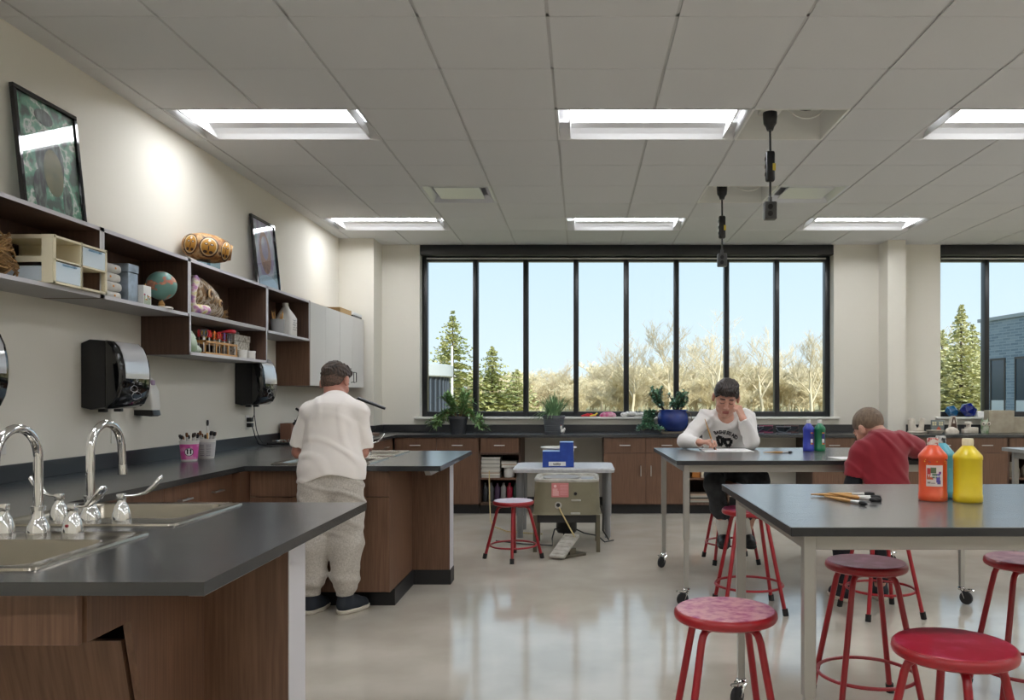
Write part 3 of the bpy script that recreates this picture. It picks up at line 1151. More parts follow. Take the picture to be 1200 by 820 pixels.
def make_faucet(label):
    """spout leans to -y over the basin; origin on the sink deck"""
    t = thing('faucet', label, 'faucet', (0, 0, 0), 'gooseneck faucets')
    bell = [(0, 0), (0.029, 0), (0.029, 0.008), (0.026, 0.03), (0.02, 0.05), (0.013, 0.062), (0.013, 0.07), (0.0, 0.07)]
    b = MB()
    b.lathe([(0, 0), (0.031, 0), (0.031, 0.008), (0.029, 0.024), (0.021, 0.042), (0.017, 0.05), (0.017, 0.072), (0.0, 0.072)], 20)
    b.lathe([(0.0, 0.072), (0.0195, 0.072), (0.0195, 0.084), (0.0, 0.086)], 20)
    b.done('spout_base', M_chrome, t, world=False)
    b = MB()
    pts = [(0, 0, 0.07), (0, 0, 0.15), (0, 0, 0.225)] + arc((0, -0.088, 0.225), 0.088, 0, 172, 16, (0, 1, 0), (0, 0, 1))[1:]
    last = pts[-1]
    pts += [(0, last[1] - 0.004, 0.19), (0, last[1] - 0.006, 0.165)]
    b.tube(pts, 0.0128, 14)
    b.cyl((0, last[1] - 0.006, 0.168), (0, last[1] - 0.007, 0.135), 0.0145, n=14)
    b.done('spout', M_chrome, t, world=False, ang=50)
    for s_ in (-1, 1):
        b = MB()
        b.lathe(bell, 18, (0.1 * s_, 0, 0))
        b.box(0.1 * s_ - 0.011, 0.1 * s_ + 0.011, -0.011, 0.011, 0.068, 0.09, 0.002)
        h = b.done('handle', M_chrome, t, world=False)
        b = MB()
        x = 0.1 * s_
        b.tube([(x, 0, 0.083), (x + 0.035 * s_, -0.012, 0.083), (x + 0.065 * s_, -0.022, 0.09), (x + 0.09 * s_, -0.03, 0.112),
                (x + 0.108 * s_, -0.034, 0.138), (x + 0.112 * s_, -0.035, 0.146)], [0.006, 0.007, 0.011, 0.017, 0.016, 0.006], 12, flat=0.5)
        b.done('blade', M_chrome, h, world=False, ang=60)
        b = MB()
        b.ball((x, -0.027, 0.03), 0.005, 8)
        b.done('index_button', mat('red_dot' if s_ > 0 else 'blue_dot', (150, 40, 50) if s_ > 0 else (40, 60, 120), 0.3), h, world=False)
    return t


sl = ['front stainless steel sink on the near peninsula', 'rear stainless steel sink on the near peninsula',
      'stainless steel sink the standing boy in white bends over', 'rear stainless steel sink on the far peninsula']
fl = ['chrome gooseneck faucet nearest the camera at the left edge', 'chrome gooseneck faucet of the rear sink on the near peninsula',
      'chrome faucet hidden in front of the standing boy', 'chrome faucet with wing handles right of the standing boy']
s0 = f0 = None
i = 0
for (y0, y1, sk) in PEN:
    for q, yc in enumerate(sk):
        rz = 0 if q == 0 else PI
        loc = (SX, yc, 0)
        floc = (SX + (0.0 if i else 0.0), yc + (0.205 if q == 0 else -0.205), CT + 0.006)
        if s0 is None:
            s0, f0 = make_sink(sl[0]), make_faucet(fl[0])
            s0.location, f0.location = loc, floc
        else:
            dup(s0, loc, rz, sl[i])
            dup(f0, floc, rz, fl[i])
        i += 1

# ================================================================ WALL SHELVES
XF = -2.43
TP = 0.019


def shelf_unit(label, y0, y1, z0, z1, shelves=(), low_side=None):
    t = thing('wall_shelf', label, 'shelf', ((XL + XF) / 2, (y0 + y1) / 2, z0), 'open wall shelves')
    b = MB()
    x0 = XL
    b.box(x0, XF, y0, y0 + TP, z0, z1)
    b.box(x0, XF, y1 - TP, y1, z0, z1)
    b.box(x0, XF, y0 + TP, y1 - TP, z1 - TP, z1)
    b.box(x0, x0 + 0.006, y0 + TP, y1 - TP, z0 + TP, z1 - TP)
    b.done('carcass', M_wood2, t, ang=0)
    b = MB()
    b.box(x0, XF, y0 + TP, y1 - TP, z0, z0 + TP)
    b.done('bottom_board', mat('grey_board', (172, 170, 170), 0.5), t, ang=0)
    for z in shelves:
        b = MB()
        b.box(x0 + 0.006, XF - 0.004, y0 + TP, y1 - TP, z - 0.025, z)
        b.done('shelf_board', mat('grey_board', (172, 170, 170), 0.5), t, ang=0)
    b = MB()
    e = 0.0015
    b.box(XF, XF + e, y0, y0 + TP, z0, z1)
    b.box(XF, XF + e, y1 - TP, y1, z0, z1)
    b.box(XF, XF + e, y0, y1, z1 - TP, z1)
    b.box(XF, XF + e, y0, y1, z0, z0 + TP)
    b.done('edge_band', M_edge, t, ang=0)
    return t


ZT = 2.125
shelf_unit('open wall shelf holding the cream drawer organizer, nearest the camera', 3.19, 4.102, 1.766, ZT)
shelf_unit('open wall shelf holding the globe', 4.104, 5.015, 1.766, ZT)
shelf_unit('two-tier wall shelf with the scissors rack and the animal head', 5.017, 6.257, 1.529, ZT, (1.80,))
shelf_unit('open wall shelf holding the white jug beside the white cabinets', 6.259, 7.23, 1.766, ZT)
M_pull = mat('dark_pull', (90, 90, 92), 0.4, 0.6)
for i, (y0, lb) in enumerate(((7.25, 'white wall cabinet beside the jug shelf'), (8.145, 'white wall cabinet in the corner with a box on top'))):
    t = thing('wall_cabinet', lb, 'cabinet', ((XL + XF) / 2, y0 + 0.45, 1.367), 'white wall cabinets')
    w = 0.89
    b = MB()
    b.box(XL, XF - 0.02, y0, y0 + w, 1.367, ZT)
    b.done('carcass', M_wood, t, ang=0)
    for k in (0, 1):
        b = MB()
        a = y0 + 0.002 + k * w / 2
        b.box(XF - 0.019, XF, a, a + w / 2 - 0.004, 1.369, ZT - 0.002, 0.0015, 1)
        d = b.done('door', M_white, t, ang=0)
        yh = a + w / 2 - 0.05 if k == 0 else a + 0.045
        b = MB()
        b.tube([(XF, yh, 1.42), (XF + 0.028, yh, 1.425), (XF + 0.028, yh, 1.525), (XF, yh, 1.53)], 0.005, 6)
        b.done('handle', M_pull, d)
b = MB()
b.box(XL, XF, 7.231, 7.2495, 1.367, ZT + 0.004)
b.done('end_panel', M_wood, None, 'dark brown upright panel between the jug shelf and the white cabinets', 'panel', ang=0)


# ---------------------------------------------------------------- towel and soap dispensers, outlets
M_dwin = mat('window_reflection_grey', (196, 197, 200), 0.07, spec=0.9, coat=0.6)  # whitish grey paints in the ceiling lights' reflection on the dispenser window


def make_dispenser(label):
    t = thing('towel_dispenser', label, 'towel dispenser', (0, 0, 0), 'paper towel dispensers')
    w = 0.15
    b = MB()
    b.prism([(0.0, 0.012), (0.0, 0.365), (0.045, 0.385), (0.14, 0.378), (0.15, 0.36), (0.16, 0.05), (0.145, 0.012), (0.05, 0.0)], 'y', -w, w, 0.012)
    b.done('body', M_black, t, world=False, ang=40)
    out = [(0.135, 0.380), (0.165, 0.372), (0.192, 0.345), (0.212, 0.300), (0.224, 0.240), (0.228, 0.19), (0.225, 0.13), (0.214, 0.075), (0.192, 0.03), (0.16, 0.008), (0.13, 0.004)]
    inn = [(0.13, 0.02), (0.13, 0.36)]
    b = MB()
    b.prism(out + inn, 'y', -w - 0.006, w + 0.006, 0.016)
    b.done('cover', M_gloss, t, world=False, ang=50)

    def strip(pts, off, y0, y1, nm, m):
        b = MB()
        o2 = []
        for i, p in enumerate(pts):
            a, c = pts[max(i - 1, 0)], pts[min(i + 1, len(pts) - 1)]
            tx, tz = c[0] - a[0], c[1] - a[1]
            L = math.hypot(tx, tz)
            o2.append((p[0] - tz / L * off, p[1] + tx / L * off))
        b.prism(o2 + pts[::-1], 'y', y0, y1)
        return b.done(nm, m, t, world=False, ang=50)
    strip([(0.166, 0.3717), (0.192, 0.345), (0.212, 0.300), (0.224, 0.240), (0.2275, 0.2), (0.2276, 0.172)], 0.003, -0.115, 0.125, 'window', M_dwin)
    b = MB()
    for y0 in (-0.09, 0.06):
        b.box(0.06, 0.1, y0, y0 + 0.03, -0.014, 0.004, 0.003)
    b.done('lower_catch', M_black, t, world=False)
    # raised pale pictogram of hands under a towel
    b = MB()

    def on(y, z):
        f = np.interp(z, [0.004, 0.03, 0.075, 0.13, 0.19, 0.24], [0.13, 0.192, 0.214, 0.225, 0.228, 0.224])
        return (float(f) + 0.001, y, z)
    for pl in ([(-0.01, 0.165), (0.0, 0.178), (0.012, 0.163), (0.004, 0.155), (-0.008, 0.157), (-0.01, 0.165)],
               [(-0.06, 0.12), (-0.03, 0.135), (0.0, 0.128), (0.02, 0.11), (0.0, 0.098), (-0.03, 0.1), (-0.055, 0.108), (-0.06, 0.12)],
               [(-0.02, 0.095), (0.02, 0.1), (0.055, 0.09), (0.07, 0.07), (0.03, 0.055), (-0.01, 0.06), (-0.03, 0.075), (-0.02, 0.095)],
               [(0.02, 0.15), (0.05, 0.148)], [(0.02, 0.142), (0.045, 0.14)], [(-0.05, 0.15), (-0.03, 0.152), (-0.03, 0.14)]):
        b.tube([on(y, z) for y, z in pl], 0.0018, 4)
    b.done('pictogram', mat('pale_print', (170, 170, 172), 0.4), t, world=False)
    return t


d0 = make_dispenser('black paper towel dispenser above the near sinks')
d0.location = (XL, 4.56, 1.197)
dup(d0, (XL, 3.395, 1.197), label='black paper towel dispenser cut by the left edge')
dup(d0, (XL, 6.52, 1.2), label='black paper towel dispenser below the scissors shelf')

t = thing('soap_dispenser', 'white soap dispenser on the wall right of the near towel dispenser', 'soap dispenser', (XL, 4.98, 1.155))
b = MB()
b.prism([(0, 0.03), (0, 0.24), (0.03, 0.245), (0.075, 0.225), (0.11, 0.15), (0.118, 0.05), (0.115, 0.03)], 'y', -0.05, 0.05, 0.012)
b.done('cover', M_whitep, t, world=False, ang=45)
b = MB()
b.prism([(0, 0.0), (0, 0.05), (0.115, 0.032), (0.122, 0.0), (0.105, -0.008)], 'y', -0.045, 0.045, 0.006)
b.done('push_bar', M_black, t, world=False, ang=45)
b = MB()
b.box(0.085, 0.1, -0.018, 0.018, 0.185, 0.215, 0.003)
b.done('badge', mat('lilac_badge', (186, 160, 190), 0.4), t, world=False)


def make_outlet(label):
    t = thing('wall_outlet', label, 'outlet', (0, 0, 0), 'wall outlets')
    b = MB()
    b.box(0, 0.006, -0.036, 0.036, -0.058, 0.058, 0.002)
    b.done('plate', M_whitep, t, world=False)
    for z in (-0.022, 0.022):
        b = MB()
        b.box(0.006, 0.0085, -0.016, 0.016, z - 0.014, z + 0.014, 0.002)
        r_ = b.done('receptacle', M_whitep, t, world=False)
        b = MB()
        for y in (-0.006, 0.006):
            b.box(0.0082, 0.009, y - 0.0012, y + 0.0012, z - 0.004, z + 0.005)
        b.done('slots', M_black, r_, world=False)
    return t


o0 = make_outlet('white wall outlet behind the second faucet')
o0.location = (XL, 4.73, 1.055)
dup(o0, (XL, 3.80, 1.055), label='white wall outlet at the left edge above the counter')
o2 = dup(o0, (XL, 6.60, 1.06), label='white wall outlet with two black plugs under the far dispenser')
b = MB()
x = XL + 0.009
for z in (1.038, 1.082):
    b.box(x, x + 0.04, 6.575, 6.625, z - 0.017, z + 0.017, 0.004)
b.tube([(x + 0.035, 6.6, 1.082), (x + 0.05, 6.61, 1.12), (x + 0.045, 6.62, 1.19), (x + 0.06, 6.6, 1.2)], 0.004, 6)
b.tube([(x + 0.035, 6.6, 1.03), (x + 0.05, 6.6, 0.99), (x + 0.05, 6.62, 0.95), (x + 0.07, 6.65, 0.88), (x + 0.12, 6.66, CT + 0.005),
        (x + 0.2, 6.6, CT + 0.005), (x + 0.26, 6.66, CT + 0.005), (x + 0.3, 6.8, CT + 0.005)], 0.004, 6)
b.tube([(x + 0.05, 6.61, 1.12), (x + 0.055, 6.64, 1.0), (x + 0.06, 6.68, 0.93), (x + 0.1, 6.7, CT + 0.005), (x + 0.2, 6.78, CT + 0.005)], 0.0035, 6)
b.done('plug_cords', M_black, None, 'black plugs and cords hanging below the far towel dispenser', 'cord')
# ================================================================ TABLES
M_ttop = mat('table_top_reflection_grey', (90, 89, 88), 0.23, col2=(97, 96, 95), nscale=4, stretch=(1, 6, 1), rvar=0.04, spec=1.0)  # table is evenly dark; reflection on its top is put into this lighter grey
M_tedge = mat('dark_table_edge', (38, 39, 41), 0.4)
M_tread = mat('caster_tread', (38, 38, 40), 0.6)


def work_table(label, loc, L, D, h, rz=0.0, top=None, inset=0.05, casters=True, leg=0.036):
    t = thing('work_table', label, 'table', loc, 'tall work tables', rz)
    b = MB()
    b.box(0, L, 0, D, h - 0.026, h, 0.0015, 1)
    b.bm.normal_update()
    for f in b.bm.faces:
        f.material_index = 0 if f.normal.z > 0.5 else 1
    b.done('tabletop', [top or M_ttop, M_tedge if top is None else M_galv], t, world=False, ang=0)
    b = MB()
    i, a = inset, 0.022
    z0, z1 = h - 0.074, h - 0.0262
    b.box(i + leg, L - i - leg, i + 0.004, i + 0.004 + a, z0, z1, 0.002)
    b.box(i + leg, L - i - leg, D - i - 0.004 - a, D - i - 0.004, z0, z1, 0.002)
    b.box(i + 0.004, i + 0.004 + a, i + leg, D - i - leg, z0, z1, 0.002)
    b.box(L - i - 0.004 - a, L - i - 0.004, i + leg, D - i - leg, z0, z1, 0.002)
    b.done('apron', M_galv, t, world=False, ang=0)
    zc = 0.108 if casters else 0.012
    for k, (x, y) in enumerate(((i, i), (L - i - leg, i), (i, D - i - leg), (L - i - leg, D - i - leg))):
        b = MB()
        b.box(x, x + leg, y, y + leg, 0.40, h - 0.0262, 0.003)
        b.box(x + 0.004, x + leg - 0.004, y + 0.004, y + leg - 0.004, zc, 0.41, 0.002)
        lg = b.done('leg', M_galv, t, world=False, ang=0)
        cx, cy = x + leg / 2, y + leg / 2
        b = MB()
        if casters:
            a = (0.5, 2.2, 0.8, 3.6)[k]
            dx, dy = -math.cos(a) * 0.028, -math.sin(a) * 0.028
            wx, wy = cx + dx, cy + dy
            b.lathe([(0, 0.092), (0.02, 0.092), (0.024, 0.098), (0.02, 0.104), (0.012, 0.108), (0, 0.108)], 14, (cx, cy, 0))
            ax = Vector((-math.sin(a), math.cos(a), 0))
            for s_ in (-1, 1):
                o = ax * (0.016 * s_)
                b.tube([(cx + o.x, cy + o.y, 0.09), (cx + o.x + dx * 0.6, cy + o.y + dy * 0.6, 0.07), (wx + o.x, wy + o.y, 0.04)], [0.016, 0.013, 0.008], 6, flat=0.35)
            b.box(cx - 0.017, cx + 0.017, cy - 0.017, cy + 0.017, 0.078, 0.094, 0.006)
            br = Vector((dx, dy, 0)).normalized()
            b.tube([(cx + dx * 0.8, cy + dy * 0.8, 0.085), (cx + br.x * 0.06, cy + br.y * 0.06, 0.094), (cx + br.x * 0.075, cy + br.y * 0.075, 0.09)], [0.01, 0.008, 0.006], 6)
            c = b.done('caster', M_chrome, lg, world=False)
            b = MB()
            R = Matrix.Translation((wx, wy, 0.041)) @ Matrix.Rotation(a + PI / 2, 4, 'Z') @ Matrix.Rotation(PI / 2, 4, 'Y')
            mk = b._mark()
            b.lathe([(0, -0.011), (0.03, -0.011), (0.038, -0.009), (0.041, 0), (0.038, 0.009), (0.03, 0.011), (0, 0.011)], 20)
            b.xf(mk, R)
            b.done('wheel', M_tread, lg, world=False)
        else:
            b.box(x, x + leg, y, y + leg, 0, 0.012)
            b.done('foot', M_rubber, lg, world=False, ang=0)
    return t


HT1, HT2 = 0.90, 0.884
work_table('tall dark topped work table in the right foreground with brushes and paint bottles', (0.59, 2.28, 0), 1.83, 1.13, HT1)
work_table('tall dark topped work table the two boys sit at', (0.571, 4.86, 0), 1.83, 1.24, HT2, 0.022)
M_gtop = mat('light_grey_top', (168, 172, 176), 0.35)
work_table('grey work table cut by the right edge in front of the window wall', (3.195, 4.92, 0), 1.83, 1.24, 0.884, 0, M_gtop, 0.05)


# ================================================================ STOOLS
def seat_mat(name, c1, c2, sc=9, con=(0.35, 0.65)):
    return mat(name, c1, 0.38, col2=c2, nscale=sc, detail=8, contrast=con)


M_st = {'pink': seat_mat('worn_pink_seat', (200, 140, 144), (158, 52, 104), 34, (0.40, 0.66)),
        'purple': seat_mat('purple_red_seat', (118, 24, 58), (152, 72, 104), 18, (0.45, 0.7)),
        'red': seat_mat('red_seat_top', (158, 20, 44), (178, 60, 90), 18, (0.5, 0.75)),
        'pale': seat_mat('pale_seat', (212, 202, 210), (188, 168, 182), 8),
        'blush': seat_mat('blush_seat', (200, 130, 134), (160, 66, 90), 16)}


def stool(label, x, y, h=0.60, az=45, top='red', fr=0.240, rs=0.162):
    t = thing('stool', label, 'stool', (x, y, 0), 'red metal stools', math.radians(az))
    b = MB()
    b.lathe([(0, h - 0.036), (rs - 0.012, h - 0.036), (rs - 0.003, h - 0.03), (rs, h - 0.02), (rs - 0.002, h - 0.009), (rs - 0.008, h - 0.003), (0, h - 0.003)], 40)
    s_ = b.done('seat', M_red, t, world=False)
    b = MB()
    b.lathe([(0, h - 0.0028), (rs - 0.009, h - 0.0028), (rs - 0.011, h - 0.001), (rs * 0.6, h), (0, h)], 40)
    b.done('seat_top', M_st[top], s_, world=False)
    zr = 0.145 if h > 0.5 else 0.107
    for k in range(4):
        R = Matrix.Rotation(k * PI / 2, 3, 'Z')
        dr = (fr - 0.128) / (h - 0.08)
        pts = [(0.03, 0, h - 0.0475), (0.085, 0, h - 0.0475), (0.105, 0, h - 0.051), (0.119, 0, h - 0.063), (0.128, 0, h - 0.085), (fr - 0.03 * dr, 0, 0.03), (fr, 0, 0.012)]
        b = MB()
        b.tube([R @ Vector(p) for p in pts], 0.0118, 12)
        lg = b.done('leg', M_red, t, world=False, ang=60)
        b = MB()
        b.tube([R @ Vector((fr - 0.006, 0, 0.04)), R @ Vector((fr + 0.002, 0, 0.0))], 0.0165, 12)
        b.done('rubber_foot', M_rubber, lg, world=False)
    b = MB()
    rr = 0.128 + (fr - 0.128) * (h - 0.085 - zr) / (h - 0.085) - 0.016
    b.tube([(rr * math.cos(2 * PI * i / 40), rr * math.sin(2 * PI * i / 40), zr) for i in range(40)], 0.0075, 8, closed=True)
    b.done('foot_ring', M_red, t, world=False)
    return t


stool('red stool with a worn pink seat, front left of the near table', 0.4545, 2.56, az=46, top='pink')
stool('red stool with a bright red seat, nearest the camera at the bottom right', 1.012, 2.2, az=-10, top='red')
stool('red stool with a purplish seat tucked under the near table', 1.16, 3.30, az=47, top='purple')
stool('red stool cut by the right edge beside the near table', 1.845, 3.36, az=40, top='blush')
stool('red stool between the two tall tables, behind the near table leg', 1.005, 4.865, az=45, top='purple', fr=0.25)
stool('red stool under the seated boy in the white long-sleeved shirt', 1.154, 6.27, az=50, top='red')
stool('red stool under the boy in the red shirt', 1.757, 4.76, az=54, top='red')
stool('low red stool with a pale seat left of the pottery wheel', -0.535, 6.36, 0.457, az=2, top='pale', fr=0.225)

# ================================================================ POTTERY CORNER
M_ptop = mat('pale_speckled_top', (206, 206, 206), 0.4, col2=(190, 190, 192), nscale=30)
t = thing('adjustable_table', 'low grey table behind the pottery wheel with a blue box on it', 'table', (-0.16, 7.5, 0))
b = MB()
hp = 0.632
rings = [[b.bm.verts.new(p) for p in q] for q in
         (rrect(-0.16, 7.53, 0.452, 0.33, 0.06, hp - 0.04), rrect(-0.16, 7.53, 0.457, 0.335, 0.06, hp - 0.012), rrect(-0.16, 7.53, 0.449, 0.327, 0.06, hp))]
for A, B in zip(rings, rings[1:]):
    for k in range(len(A)):
        b.bm.faces.new((A[k], A[(k + 1) % len(A)], B[(k + 1) % len(A)], B[k]))
b.bm.faces.new(rings[0][::-1])
b.bm.faces.new(rings[-1])
b.done('tabletop', M_ptop, t, ang=30)
M_leg = mat('grey_enamel_leg', (142, 144, 146), 0.35, 0.4)
for x in (-0.555, 0.235):
    for y in (7.30, 7.76):
        b = MB()
        b.cyl((x, y, 0.2), (x, y, hp - 0.04), 0.034, n=16)
        b.cyl((x, y, 0.0), (x, y, 0.22), 0.027, n=16)
        b.done('leg', M_leg, t)
M_blue = mat('blue_painted_box', (28, 62, 150), 0.5, col2=(36, 74, 166), nscale=20)
t = thing('blue_box', 'stepped blue box with a white name label on the low table', 'box', (-0.2, 7.35, hp))
b = MB()
b.prism([(-0.352, hp), (-0.352, 0.775), (-0.197, 0.775), (-0.197, 0.858), (-0.075, 0.858), (-0.07, hp)], 'y', 7.31, 7.46, 0.003)
b.done('box_body', M_blue, t, ang=0)
b = MB()
b.box(-0.297, -0.143, 7.3085, 7.3105, hp + 0.012, hp + 0.05)
nl = b.done('name_label', M_paper, t, ang=0)
text_part('label_lettering', 'tubby', 0.03, M_black, nl, frame4(Vector((-0.222, 7.3078, hp + 0.031)), (1, 0, 0), (0, 0, 1)), bold=0.0006)
b = MB()
b.box(-0.352, -0.198, 7.311, 7.459, 0.7745, 0.7765)
b.box(-0.196, -0.076, 7.311, 7.459, 0.8575, 0.8595)
b.done('painted_top_light', mat('blue_box_top_light', (150, 186, 226), 0.5), t, ang=0)  # light from above on the box tops, painted as thin pale sheets
b = MB()
b.lathe([(0, 0), (0.11, 0), (0.118, 0.01), (0.15, 0.15), (0.172, 0.158), (0.172, 0.163), (0.147, 0.16), (0.112, 0.015), (0, 0.012)], 32, (-0.215, 7.645, hp))
b.done('plastic_bowl', M_whitep, None, 'white plastic bowl behind the blue box', 'bowl', ang=50)

M_olive = mat('olive_metal', (128, 122, 98), 0.5, col2=(112, 106, 84), nscale=3, detail=8)
M_clay = mat('dried_clay', (196, 194, 186), 0.8, col2=(160, 156, 144), nscale=12, detail=8)
t = thing('pottery_wheel', 'clay-spattered olive pottery wheel in front of the low table', 'pottery wheel', (-0.12, 6.9, 0))
cx, cy, hx, hy = -0.122, 6.885, 0.278, 0.295
b = MB()
L = [rrect(cx, cy, hx + 0.006, hy, 0.10, 0.305), rrect(cx, cy, hx - 0.004, hy - 0.01, 0.10, 0.33), rrect(cx, cy, hx - 0.012, hy - 0.015, 0.10, 0.57)]
R_ = [[b.bm.verts.new(p) for p in q] for q in L]
for A, B in zip(R_, R_[1:]):
    for k in range(len(A)):
        b.bm.faces.new((A[k], A[(k + 1) % len(A)], B[(k + 1) % len(A)], B[k]))
b.bm.faces.new(R_[0][::-1])
b.bm.faces.new(R_[-1])
b.done('tub', M_olive, t, ang=40)
b = MB()
L = [rrect(cx, cy, hx - 0.012, hy - 0.015, 0.10, 0.571), rrect(cx, cy, hx - 0.010, hy - 0.013, 0.10, 0.59), rrect(cx, cy, hx - 0.02, hy - 0.022, 0.095, 0.596),
     rrect(cx, cy, hx - 0.035, hy - 0.04, 0.08, 0.590), rrect(cx, cy, hx - 0.04, hy - 0.045, 0.08, 0.572)]
R_ = [[b.bm.verts.new(p) for p in q] for q in L]
for A, B in zip(R_, R_[1:]):
    for k in range(len(A)):
        b.bm.faces.new((A[k], A[(k + 1) % len(A)], B[(k + 1) % len(A)], B[k]))
b.bm.faces.new(R_[-1])
b.done('splash_rim', M_clay, t, ang=40)
b = MB()
b.lathe([(0, 0.574), (0.15, 0.574), (0.155, 0.578), (0.155, 0.588), (0.15, 0.592), (0, 0.592)], 36, (cx - 0.05, cy, 0))
b.done('wheel_head', M_galv, t)
b = MB()
b.box(cx + 0.12, cx + 0.22, cy - 0.12, cy + 0.1, 0.5725, 0.580, 0.004)
b.done('tool_tray', M_leg, t)
yf = cy - hy + 0.004
b = MB()
b.box(-0.245, -0.105, yf + 0.002, yf + 0.02, 0.45, 0.565)
tl = b.done('instruction_label', mat('pink_label', (206, 128, 128), 0.5), t, ang=0)
b = MB()
b.lathe([(0, 0), (0.012, 0), (0, 0.0005)], 12, (-0.215, yf + 0.0012, 0.54), axis='y')
for k in range(9):
    b.box(-0.235, -0.235 + (0.04 if k < 3 else 0.05), yf + 0.0012, yf + 0.0022, 0.516 - k * 0.0065, 0.519 - k * 0.0065)
    b.box(-0.175, -0.112, yf + 0.0012, yf + 0.0022, 0.548 - k * 0.0095, 0.5495 - k * 0.0095)
b.done('label_print', mat('pale_pink_print', (232, 196, 194), 0.5), tl, ang=0)
b = MB()
b.lathe([(0, 0.0), (0.013, 0.0), (0.013, 0.012), (0, 0.012)], 14, (-0.05, yf - 0.002, 0.48), axis='y')
b.lathe([(0, 0.0), (0.016, 0.0), (0.016, 0.012), (0, 0.012)], 14, (-0.19, yf - 0.002, 0.387), axis='y')
b.done('socket_hole', M_black, t)
b = MB()
b.box(-0.085, -0.005, yf - 0.0005, yf + 0.01, 0.417, 0.432, 0.004)
b.lathe([(0, 0.0), (0.03, 0.0), (0.026, 0.012), (0, 0.012)], 10, (-0.19, yf + 0.0005, 0.385), axis='y')
b.box(-0.09, -0.01, yf - 0.003, yf + 0.01, 0.308, 0.326, 0.005)
b.done('clay_splash', M_clay, t)
b = MB()
b.box(cx - hx + 0.02, cx + hx - 0.02, cy - 0.24, cy + 0.24, 0.235, 0.3)
b.done('belt_housing', mat('dark_steel', (62, 62, 62), 0.5, 0.3), t, ang=0)
for (x, y) in ((cx - hx + 0.02, cy - 0.26), (cx + hx - 0.02, cy - 0.26), (cx - hx + 0.02, cy + 0.26), (cx + hx - 0.02, cy + 0.26)):
    b = MB()
    b.box(x - 0.016, x + 0.016, y - 0.016, y + 0.016, 0.0, 0.305, 0.002)
    b.done('leg', mat('olive_leg', (106, 100, 82), 0.5, 0.3), t, ang=0)
b = MB()
b.lathe([(0, 0.10), (0.08, 0.10), (0.09, 0.12), (0.09, 0.2), (0.06, 0.235), (0, 0.235)], 20, (-0.13, 7.0, 0))
b.lathe([(0, 0.06), (0.03, 0.06), (0.03, 0.1), (0, 0.1)], 12, (-0.13, 7.0, 0))
b.done('motor', M_black, t)
b = MB()
b.tube([(-0.1, 7.0, 0.15), (0.02, 6.95, 0.1), (0.14, 7.05, 0.06), (0.2, 7.0, 0.015), (0.28, 7.1, 0.012)], 0.006, 6)
b.tube([(-0.14, 6.98, 0.15), (-0.23, 6.9, 0.14), (-0.25, 6.86, 0.07), (-0.245, 6.85, 0.012), (-0.5, 6.95, 0.008), (-0.75, 7.1, 0.008)], 0.006, 6)
b.tube([(cx + hx, 7.0, 0.34), (cx + hx + 0.03, 7.05, 0.25), (cx + hx + 0.03, 7.1, 0.1), (0.24, 7.12, 0.012)], 0.007, 6)
b.done('power_cord', M_black, t)
t = thing('foot_pedal', 'clay-covered foot pedal lying on the floor before the pottery wheel', 'pedal', (-0.13, 6.4, 0))
mk0 = MB()
b = MB()
mk = b._mark()
b.box(-0.065, 0.065, -0.16, 0.16, -0.012, 0.012, 0.006)
for k in range(6):
    b.box(-0.05, 0.05, -0.13 + k * 0.05, -0.115 + k * 0.05, 0.012, 0.016)
b.xf(mk, Matrix.Translation((-0.135, 6.43, 0.085)) @ Matrix.Rotation(math.radians(-24), 4, 'Z') @ Matrix.Rotation(math.radians(24), 4, 'X'))
b.done('tread', M_clay, t, ang=0)
b = MB()
mk = b._mark()
b.box(-0.06, 0.06, -0.13, 0.13, 0.0, 0.022, 0.004)
b.box(-0.05, -0.03, -0.03, 0.03, 0.02, 0.07)
b.box(0.03, 0.05, -0.03, 0.03, 0.02, 0.07)
b.xf(mk, Matrix.Translation((-0.10, 6.44, 0.0)) @ Matrix.Rotation(math.radians(-50), 4, 'Z'))
b.done('pedal_base', mat('dirty_metal', (104, 98, 84), 0.6, 0.3), t, ang=0)
b = MB()
b.tube([(-0.19, 6.615, 0.387), (-0.17, 6.58, 0.34), (-0.06, 6.52, 0.15), (-0.055, 6.5, 0.135)], 0.006, 6)
b.done('cable', mat('cream_cable', (196, 176, 124), 0.6), t)
b = MB()
b.tube([(-0.98, 8.60, 0.48), (-0.975, 8.55, 0.42), (-0.93, 8.2, 0.2), (-0.9, 8.0, 0.05), (-0.86, 7.9, 0.007), (-0.7, 7.6, 0.007), (-0.5, 7.5, 0.007), (-0.36, 7.45, 0.007)], 0.006, 6)
b.done('extension_cord', mat('cream_cable', (196, 176, 124), 0.6), None, 'cream cord hanging from the magazine cabinet down to the floor', 'cord')


# ================================================================ PAINT BOTTLES
def patch(b, cx, cy, r, a0, a1, z0, z1, n=10, th=0.0006):
    """curved label patch; angles in degrees, -90 faces the camera side"""
    A, B = [], []
    for i in range(n + 1):
        a = math.radians(a0 + (a1 - a0) * i / n)
        A.append((cx + r * math.cos(a), cy + r * math.sin(a)))
        B.append((cx + (r + th) * math.cos(a), cy + (r + th) * math.sin(a)))
    b.prism(A + B[::-1], 'z', z0, z1)


